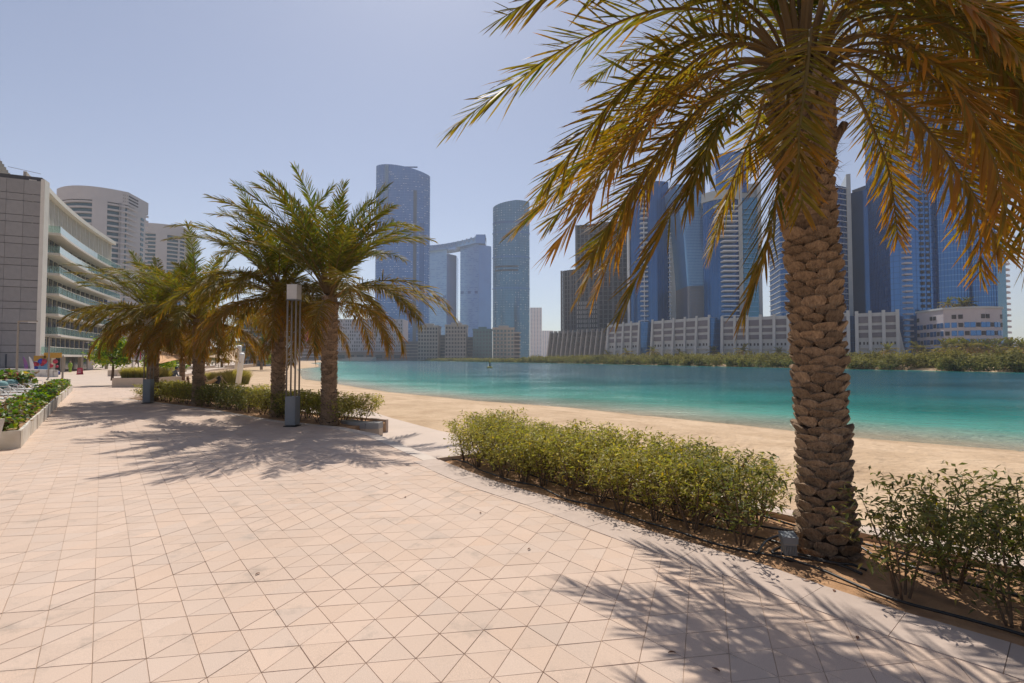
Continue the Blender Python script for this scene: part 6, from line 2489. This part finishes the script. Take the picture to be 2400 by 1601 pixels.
SHR = [make_shrub(700 + k, 0.36, 0.74, 6, 1180, 'olive', 0.060, 0.019, 0.36) for k in range(5)]
SHD = [make_shrub(720 + k, 0.40, 0.80, 5, 880, 'dark', 0.065, 0.02, 0.3) for k in range(4)]
SHF = [make_shrub(740 + k, 0.45, 0.72, 6, 1300, 'dark' if k % 2 else 'olive', 0.075, 0.028, 0.2) for k in range(4)]


def shrub(kind, loc, rz, s, label, group):
    st_, fo = kind
    root = empty('shrub', loc, rz, label, 'shrub', group)
    root.scale = (s, s, s * random.uniform(0.92, 1.06))
    link('stems', st_, root)
    link('foliage', fo, root)


rbl = resample(RBED, 0.02)
cum = np.concatenate([[0], np.cumsum(np.linalg.norm(np.diff(rbl, axis=0), axis=1))])
PALM_S = cum[np.argmin(np.hypot(rbl[:, 0] - 2.35, rbl[:, 1] - 3.9))]
rowname = ('front', 'middle', 'back')
for r_, (d, s0, st_) in enumerate(((0.38, 0.30, 0.42), (0.78, 0.12, 0.40), (1.18, 0.25, 0.40))):
    ln = offset_line(rbl, -d)
    s = s0
    kl = kr = 0
    while s < cum[-1]:
        p = np.array([np.interp(s, cum, ln[:, 0]), np.interp(s, cum, ln[:, 1])])
        dist = math.hypot(p[0] - PB[0], p[1] - PB[1])
        rel = s - PALM_S
        if dist > 0.55 and not (rel > 0 and r_ == 1 and random.random() < 0.6) and not (-0.75 < rel < 0.25 and r_ < 2) and not (rel > -0.4 and dist < 0.8):
            j = (random.uniform(-.06, .06), random.uniform(-.06, .06))
            if rel < 0:
                thin = rel > -1.5
                kind = SHD[random.randrange(4)] if thin and r_ != 2 and random.random() < .4 else SHR[random.randrange(5)]
                shrub(kind, (p[0] + j[0], p[1] + j[1], -0.05), random.uniform(0, 6.28), random.uniform(0.92, 1.08) * (0.95 if thin else 1.0),
                      '%s olive green shrub in the %s hedge row, counted from the walkway end' % (ORD[min(kl, 19)], rowname[r_]), 'olive hedge shrubs before the big palm')
                kl += 1
            else:
                shrub(SHD[random.randrange(4)], (p[0] + j[0], p[1] + j[1], -0.05), random.uniform(0, 6.28), random.uniform(0.9, 1.1),
                      '%s sparse dark shrub beyond the big palm trunk, in the %s row of the bed' % (ORD[min(kr, 19)], rowname[r_]), 'sparse shrubs beyond the big palm')
                kr += 1
            s += st_ * random.uniform(0.9, 1.15) * (1.0 if rel < 0 else 1.15)
        else:
            s += 0.15

lbl = resample(LBED, 0.02)
cuml = np.concatenate([[0], np.cumsum(np.linalg.norm(np.diff(lbl, axis=0), axis=1))])
for r_, (d, s0) in enumerate(((0.5, 0.4), (1.05, 0.15))):
    ln = offset_line(lbl, -d)
    s = s0
    k = 0
    while s < cuml[-1] - 0.1:
        p = np.array([np.interp(s, cuml, ln[:, 0]), np.interp(s, cuml, ln[:, 1])])
        shrub(SHF[random.randrange(4)], (p[0] + random.uniform(-.08, .08), p[1] + random.uniform(-.08, .08), float(gz(p[1])) - 0.05), random.uniform(0, 6.28), random.uniform(0.95, 1.15),
              '%s shrub in the %s row under the slender palms, counted from the far end' % (ORD[min(k, 19)], ('front', 'back')[r_]), 'hedge shrubs under the slender palms')
        k += 1
        s += 0.82 * random.uniform(0.9, 1.1)

# bushes in the long planter
SHB = [make_shrub(760 + k, 0.38, 0.44, 6, 420, 'mixed' if k else 'bright', 0.11, 0.085, 0.15) for k in range(4)]
s = 0.3
k = 0
while s < PLL:
    p = PL0 + pe * s + pn * random.uniform(0.35, 0.5)
    shrub(SHB[random.randrange(4)], (p[0], p[1], float(gz(p[1])) + 0.22), random.uniform(0, 6.28), random.uniform(0.72, 1.0), '%s leafy bush in the long white planter from its %s end' % ((ORD[k], 'near') if k < 20 else (ORD[max(0, 39 - k)], 'far')), 'bushes in the long white planter')
    k += 1
    s += random.uniform(0.62, 0.80)
shrub(SHB[1], (POT[0] - 0.12, POT[1] + 0.1, 0.58), 0.5, 0.8, 'leafy bush growing in the tapered white pot', 'bushes in the long white planter')
b = GG(8, 925)
shrub(SHB[1], (b[0], b[1], b[2]), 0.5, 2.6, 'tall dry bush with red flowers behind the loungers', None)
FLW = MB()
rg = random.Random(3)
for k in range(16):
    blob(FLW, (rg.uniform(-.35, .35), rg.uniform(-.35, .1), rg.uniform(.15, .4)), 0.035, 4)
o = FLW.build('flowers', M['red'], bpy.data.objects[[q.name for q in bpy.data.objects if q.get('label') == 'tall dry bush with red flowers behind the loungers'][0]])
tag(o, None, None, None, 'stuff')

# broadleaf trees
def broad_tree(loc, h, w, label, seed, palette='bright', nleaf=2600, ll=0.2, lw=0.12, trunk=0.09):
    rg = random.Random(seed)
    rn = np.random.default_rng(seed)
    root = empty('broadleaf_tree', loc, 0, label, 'tree')
    mb = MB()
    ends = []
    mb.tube([(0, 0, -0.1), (0.05, 0, h * 0.25), (0.0, 0.05, h * 0.5), (0, 0, h * 0.8)], [trunk, trunk * 0.8, trunk * 0.6, trunk * 0.25], 8)
    for k in range(11):
        a = k * 2.4
        z = h * rg.uniform(0.3, 0.6)
        e = np.array([w * rg.uniform(0.45, 0.85) * math.cos(a), w * rg.uniform(0.45, 0.85) * math.sin(a), h * rg.uniform(0.5, 0.95)])
        mb.tube(catmull([(0, 0, z), e * [0.5, 0.5, 0.45] + [0, 0, z * 0.6], e], 6), [trunk * 0.4, trunk * 0.3, trunk * 0.25, trunk * 0.2, trunk * 0.12, trunk * 0.06], 5)
        ends.append(e)
    mb.build('trunk', M['twig'], root)
    ends = np.array(ends)
    ncl = 46
    a = rn.uniform(0, 2 * math.pi, ncl)
    u_ = rn.uniform(-0.6, 1, ncl)
    rr = np.sqrt(1 - np.clip(u_, -1, 1) ** 2) * rn.uniform(0.55, 1.0, ncl)
    cl = np.stack([w * rr * np.cos(a), w * rr * np.sin(a), h * (0.62 + 0.36 * u_)], 1)
    cl = np.concatenate([cl, ends])
    pos = cl[rn.integers(0, len(cl), nleaf)] + rn.normal(0, w * 0.13, (nleaf, 3))
    dirs = rn.normal(0, 1, (nleaf, 3))
    dirs[:, 2] *= 0.6
    dirs /= np.linalg.norm(dirs, axis=1)[:, None]
    pal = {'bright': ((0.16, 0.26, 0.02), (0.36, 0.38, 0.025), (0.08, 0.16, 0.015)), 'dusty': ((0.14, 0.15, 0.06), (0.20, 0.20, 0.09), (0.09, 0.10, 0.045)), 'dark': ((0.05, 0.09, 0.025), (0.09, 0.12, 0.03), (0.03, 0.06, 0.02))}[palette]
    hue = rn.random((nleaf, 1))
    cols = np.where(hue < 0.4, pal[0], np.where(hue < 0.75, pal[1], pal[2])) * (1 + rn.normal(0, 0.12, (nleaf, 1)))
    V, Qd, C = leaf_cloud(pos, dirs, rn, ll, lw, np.clip(cols, 0.004, 1), 0.3)
    link('crown', mesh('crown', V, Qd, col=C, mats=[M['shrub_leaf']]), root)


b = RP[0][0].location
broad_tree((XP(264, 34.5), 34.5, b.z + 0.4), 2.75, 1.25, 'bright yellow-green leafy tree growing in the cream raised planter', 81)
broad_tree((XP(368, 45), 45, -0.3), 2.3, 1.3, 'small bright green tree behind the brown sail', 82, 'bright', 1500, 0.22, 0.13)
broad_tree((XP(640, 120), 120, -0.8), 3.4, 1.8, 'small bright green tree by the white apartments behind the second palm', 83, 'bright', 900, 0.35, 0.22)
for k, (px, Y, h, w) in enumerate(((405, 120, 5.2, 4), (425, 125, 4.6, 4), (470, 130, 4.2, 4), (505, 150, 4.6, 4.5), (535, 150, 5.0, 4.2), (215, 115, 5.0, 3.2), (240, 118, 4.5, 3.5))):
    broad_tree((XP(px, Y), Y, -0.7), h, w, '%s dusty grey-green tree in the line beyond the sails, counted from the far apartments' % ORD[k], 90 + k, 'dusty', 1300, 0.5, 0.3, 0.15)
for k in range(5):
    px = 388 + k * 9
    p = RP[2][0].location
    shrub(SHB[0], (p.x - 1.0 + k * 0.75, p.y + 1.0, p.z + 0.35), k, 1.7, '%s green bush in the raised planter below the brown sail' % ORD[k], 'bushes below the brown sail')

# ornamental grass tufts
def grass_mesh(seed, n=420, h=0.75, sp=0.45):
    rn = np.random.default_rng(seed)
    a = rn.uniform(0, 2 * math.pi, n)
    r0 = rn.uniform(0, 0.16, n)
    ln = rn.uniform(0.1, sp, n)
    hh = h * rn.uniform(0.6, 1.05, n)
    b0 = np.stack([r0 * np.cos(a), r0 * np.sin(a), np.zeros(n)], 1)
    t1 = b0 + np.stack([ln * 0.35 * np.cos(a), ln * 0.35 * np.sin(a), hh * 0.65], 1)
    t2 = b0 + np.stack([ln * np.cos(a), ln * np.sin(a), hh], 1)
    sd = np.stack([-np.sin(a), np.cos(a), np.zeros(n)], 1) * 0.009
    V = np.stack([b0 - sd, b0 + sd, t1 - sd, t1 + sd, t2], 1).reshape(-1, 3)
    b = np.arange(n)[:, None] * 5
    g = np.array([0.17, 0.18, 0.035]) * (1 + rn.normal(0, 0.15, (n, 1)))
    y = np.array([0.40, 0.33, 0.10]) * (1 + rn.normal(0, 0.12, (n, 1)))
    C = np.stack([g, g, g * .6 + y * .4, g * .6 + y * .4, y], 1).reshape(-1, 3)
    return mesh('blades', V, b + [[0, 1, 3, 2]], b + [[2, 3, 4]], col=np.clip(C, 0, 1), mats=[M['shrub_leaf']])


GRM = [grass_mesh(k) for k in (1, 2, 3)]
gk = 0
for (px, py, s) in ((486, 899, 1.2), (497, 900, 1.25), (508, 900, 1.2), (519, 901, 1.3), (532, 902, 1.45), (543, 903, 1.5), (553, 902, 1.45), (565, 902, 1.5), (575, 901, 1.4)):
    b = GG(px, py)
    root = empty('grass_tuft', b, gk, '%s yellow-green grass tuft from the black hammock posts toward the masts' % ORD[gk], 'grass', 'grass tufts by the sail masts')
    root.scale = (s,) * 3
    link('blades', GRM[gk % 3], root)
    gk += 1
for k, (px, py, s) in enumerate(((372, 903, 1.6), (381, 902, 1.7), (390, 903, 1.5))):
    b = GG(px, py)
    root = empty('grass_tuft', b, k, '%s pale grass tuft between the fourth palm and the seated person' % ORD[k], 'grass', 'grass tufts by the seated person')
    root.scale = (s,) * 3
    link('blades', GRM[k % 3], root)
for k in range(9):
    p = RP[0][0].location
    W_ = RP[0][1]
    root = empty('grass_tuft', (p.x - W_ / 2 + 0.35 + k * (W_ - 0.6) / 8, p.y + 0.6 + (k % 2) * 0.5, p.z + RP[0][2] * 0.8), k, '%s grass tuft in the cream raised planter under the bright tree' % ORD[k], 'grass', 'grass tufts in the raised planter')
    root.scale = (1.1,) * 3
    link('blades', GRM[k % 3], root)

# ------------------------------------------------------------------ mangroves along the far bank
def mangroves():
    rn = np.random.default_rng(77)
    far = np.array(FARSH[2:6][::-1], float)       # near right to far left
    far = np.vstack([far, ])
    ln = resample(far, 2.0)
    ln = ln[(ln[:, 1] > 40) & (ln[:, 1] < 560)]
    Vs, Qs, Cs = [], [], []
    off = 0
    n_ = np.array([0.93, 0.37])
    for i, p in enumerate(ln):
        Y = p[1]
        rows = 6 if Y < 330 else 4
        for r_ in range(rows):
            if rn.random() < 0.12: continue
            c = p + n_ * (r_ * 4.0 - 3.5 + rn.uniform(0, 3.0)) + rn.normal(0, 0.9, 2)
            h = rn.uniform(2.6, 4.4) * (0.85 if r_ == 0 else 1.05)
            if Y > 330: h *= 0.62
            w = rn.uniform(1.7, 2.8)
            nl = int(np.clip(52000 / Y, 130, 420)) if r_ < 3 else int(np.clip(26000 / Y, 80, 220))
            ncl = 16
            cl = rn.normal(0, 1, (ncl, 3))
            cl /= np.linalg.norm(cl, axis=1)[:, None]
            cl = cl * [w * 0.75, w * 0.75, h * 0.36] + [0, 0, h * 0.58]
            pos = cl[rn.integers(0, ncl, nl)] + rn.normal(0, 1, (nl, 3)) * [w * 0.2, w * 0.2, h * 0.12]
            pos[:, 2] = np.abs(pos[:, 2])
            pos = pos + [c[0], c[1], WZ]
            d = rn.normal(0, 1, (nl, 3))
            d /= np.linalg.norm(d, axis=1)[:, None]
            sz = 0.42 + Y * 0.0011
            base = np.array([0.21, 0.19, 0.06]) * rn.uniform(0.75, 1.25) + np.array([0.03, 0.02, 0]) * rn.uniform(-1, 1)
            cols = base * (1 + rn.normal(0, 0.16, (nl, 1)))
            V, Qd, C = leaf_cloud(pos, d, rn, sz, sz * 0.55, np.clip(cols, 0.01, 1), 0.1)
            Vs.append(V)
            Qs.append(Qd + off)
            Cs.append(C)
            off += len(V)
    me = mesh('mangroves', np.concatenate(Vs), np.concatenate(Qs), col=np.concatenate(Cs), mats=[M['mangrove_leaf']])
    tag(link('mangroves', me), 'dense olive mangrove belt along the far bank', 'mangroves', None, 'stuff')


mangroves()

# ------------------------------------------------------------------ small things near the big palm
sp = GG(1851, 1314, -0.03)
root = empty('spotlight', sp, R(-8), 'small ribbed grey ground spotlight at the foot of the big palm', 'spotlight')
root.scale = (0.56, 0.56, 0.68)
mb = MB().hexa([(-0.085, -0.05, 0.075), (0.085, -0.05, 0.075), (0.085, 0.075, 0.09), (-0.085, 0.075, 0.09), (-0.095, -0.02, 0.245), (0.095, -0.02, 0.245), (0.095, 0.11, 0.25), (-0.095, 0.11, 0.25)])
mb.build('housing', M['alu'], root)
for k in range(8):
    x = -0.077 + k * 0.022
    MB().hexa([(x - 0.004, -0.072, 0.08), (x + 0.004, -0.072, 0.08), (x + 0.004, -0.047, 0.08), (x - 0.004, -0.047, 0.08), (x - 0.004, -0.052, 0.19), (x + 0.004, -0.052, 0.19), (x + 0.004, -0.028, 0.19), (x - 0.004, -0.028, 0.19)]).build('cooling_fin', M['alu'], root)
MB().hexa([(-0.105, -0.055, 0.22), (0.105, -0.055, 0.22), (0.105, 0.13, 0.24), (-0.105, 0.13, 0.24), (-0.112, -0.055, 0.30), (0.112, -0.055, 0.30), (0.112, 0.14, 0.33), (-0.112, 0.14, 0.33)]).build('hood', M['lamp_grey'], root)
MB().tube([(-0.11, 0.02, 0.16), (-0.115, 0.02, 0.05), (-0.05, 0.02, 0.02), (0.05, 0.02, 0.02), (0.115, 0.02, 0.05), (0.11, 0.02, 0.16)], 0.007, 6).build('bracket', M['lamp_grey'], root)
MB().lathe([(0.075, 0), (0.075, 0.015), (0.03, 0.03)], (0, 0.02, 0), 10).build('base_plate', M['black'], root)

hl = resample(RBED, 0.15)
for k, (d, s0, s1, amp, lab) in enumerate(((0.20, 0.02, 1.0, 0.05, 'black irrigation hose nearest the paving, running the length of the bed'), (0.58, 0.05, 0.62, 0.06, 'black irrigation hose between the front and middle shrub rows'),
                                           (0.95, 0.12, 0.98, 0.05, 'black irrigation hose passing behind the big palm trunk'), (1.25, 0.10, 1.0, 0.04, 'black irrigation hose by the kerb at the back of the bed'))):
    ln = offset_line(hl, -d)
    n = len(ln)
    ln = ln[int(n * s0):int(n * s1)]
    pts = []
    for i, p in enumerate(ln):
        w = amp * (math.sin(i * 0.55 + k * 2) + 0.6 * math.sin(i * 0.21 + k))
        nv = np.array([0.8, 0.6])
        q = p + nv * w
        if np.hypot(q[0] - PB[0], q[1] - PB[1]) < 0.36:
            dd = q - PB[:2]
            q = PB[:2] + dd / np.linalg.norm(dd) * 0.36
        pts.append((q[0], q[1], 0.0 + 0.012 * math.sin(i * 0.9 + k)))
    root = empty('irrigation_hose', pts[0], 0, lab, 'hose', 'irrigation hoses in the planting bed')
    MB().tube(pts, 0.011, 6).build('hose_tube', M['hose'], root, True, world_mesh=True)
lp = [GG(1772, 1300, -0.01), GG(1800, 1265, 0.0), GG(1850, 1252, 0.0), GG(1880, 1262, 0)]
root = empty('hose_loop', lp[0], 0, 'loose loop of black hose curling behind the spotlight', 'hose')
MB().tube(catmull([tuple(p) for p in lp] + [tuple(GG(1810, 1292, 0.0)), tuple(GG(1845, 1300, 0.01)), tuple(GG(1960, 1322, 0.0)), tuple(GG(2020, 1345, 0.0))], 40), 0.012, 6).build('hose_tube', M['hose'], root, True, world_mesh=True)

# dry leaves and litter on the paving
rg = random.Random(12)
spots = [(1890, 1362), (2002, 1360), (1955, 1385), (2010, 1495), (1575, 1530), (1678, 1570), (1126, 1202), (950, 1165), (604, 1345), (1310, 1180), (905, 1110), (1240, 1287)]
lw_ = ('beside the spotlight', 'by the border stones', 'on the border stones', 'inside the large frond shadow', 'at the frond shadow edge', 'low in the frond shadow', 'near the hedge', 'in the middle of the paving', 'on the open paving', 'close to the hedge edge', 'near the walkway corner', 'under the hedge side')
for k, (px, py) in enumerate(spots):
    c = GG(px, py, 0.006)
    root = empty('dry_leaf', c, rg.uniform(0, 6.28), 'small curled brown leaf lying %s' % lw_[k], 'leaf', 'fallen leaves on the paving')
    V, Fs = [], []
    for i in range(5):
        t = i / 4
        w = 0.010 * math.sin(math.pi * (0.1 + 0.85 * t))
        z = 0.004 * math.sin(math.pi * t)
        V += [((t - 0.5) * 0.045, -w, z + 0.003), ((t - 0.5) * 0.045, 0, z), ((t - 0.5) * 0.045, w, z + 0.003)]
    for i in range(4):
        a = i * 3
        Fs += [(a, a + 3, a + 4, a + 1), (a + 1, a + 4, a + 5, a + 2)]
    MB().add(V, Fs).build('leaf_blade', M['rust'], root)

# channel buoy
b = P(1148, 861, 150)
root = empty('channel_buoy', (b[0], 150, WZ), 0, 'small yellow channel buoy floating in mid water', 'buoy')
MB().lathe([(0.75, -0.2), (0.8, 0.1), (0.7, 0.35), (0.3, 0.4)], seg=14).build('float', M['buoy'], root, True)
MB().lathe([(0.28, 0.4), (0.14, 1.5), (0.12, 1.55)], seg=8).build('mast', M['black'], root)
MB().lathe([(0.2, 1.5), (0.22, 1.75), (0.05, 1.95)], seg=8).build('top_mark', M['buoy'], root)

# ------------------------------------------------------------------ haze
hm = bpy.data.materials.new('haze')
hm.use_nodes = True
nt = hm.node_tree
nt.nodes.clear()
out = nt.nodes.new('ShaderNodeOutputMaterial')
pv = nt.nodes.new('ShaderNodeVolumePrincipled')
pv.inputs['Color'].default_value = (0.80, 0.86, 0.98, 1)
pv.inputs['Density'].default_value = 0.00020
pv.inputs['Anisotropy'].default_value = 0.3
nt.links.new(pv.outputs[0], out.inputs['Volume'])
hz = MB().bbox(-1750, 1750, -1750, 1750, -5.0, 330.0).build('haze', hm)
tag(hz, 'thin pale haze hanging over the whole waterfront', None, None, 'stuff')
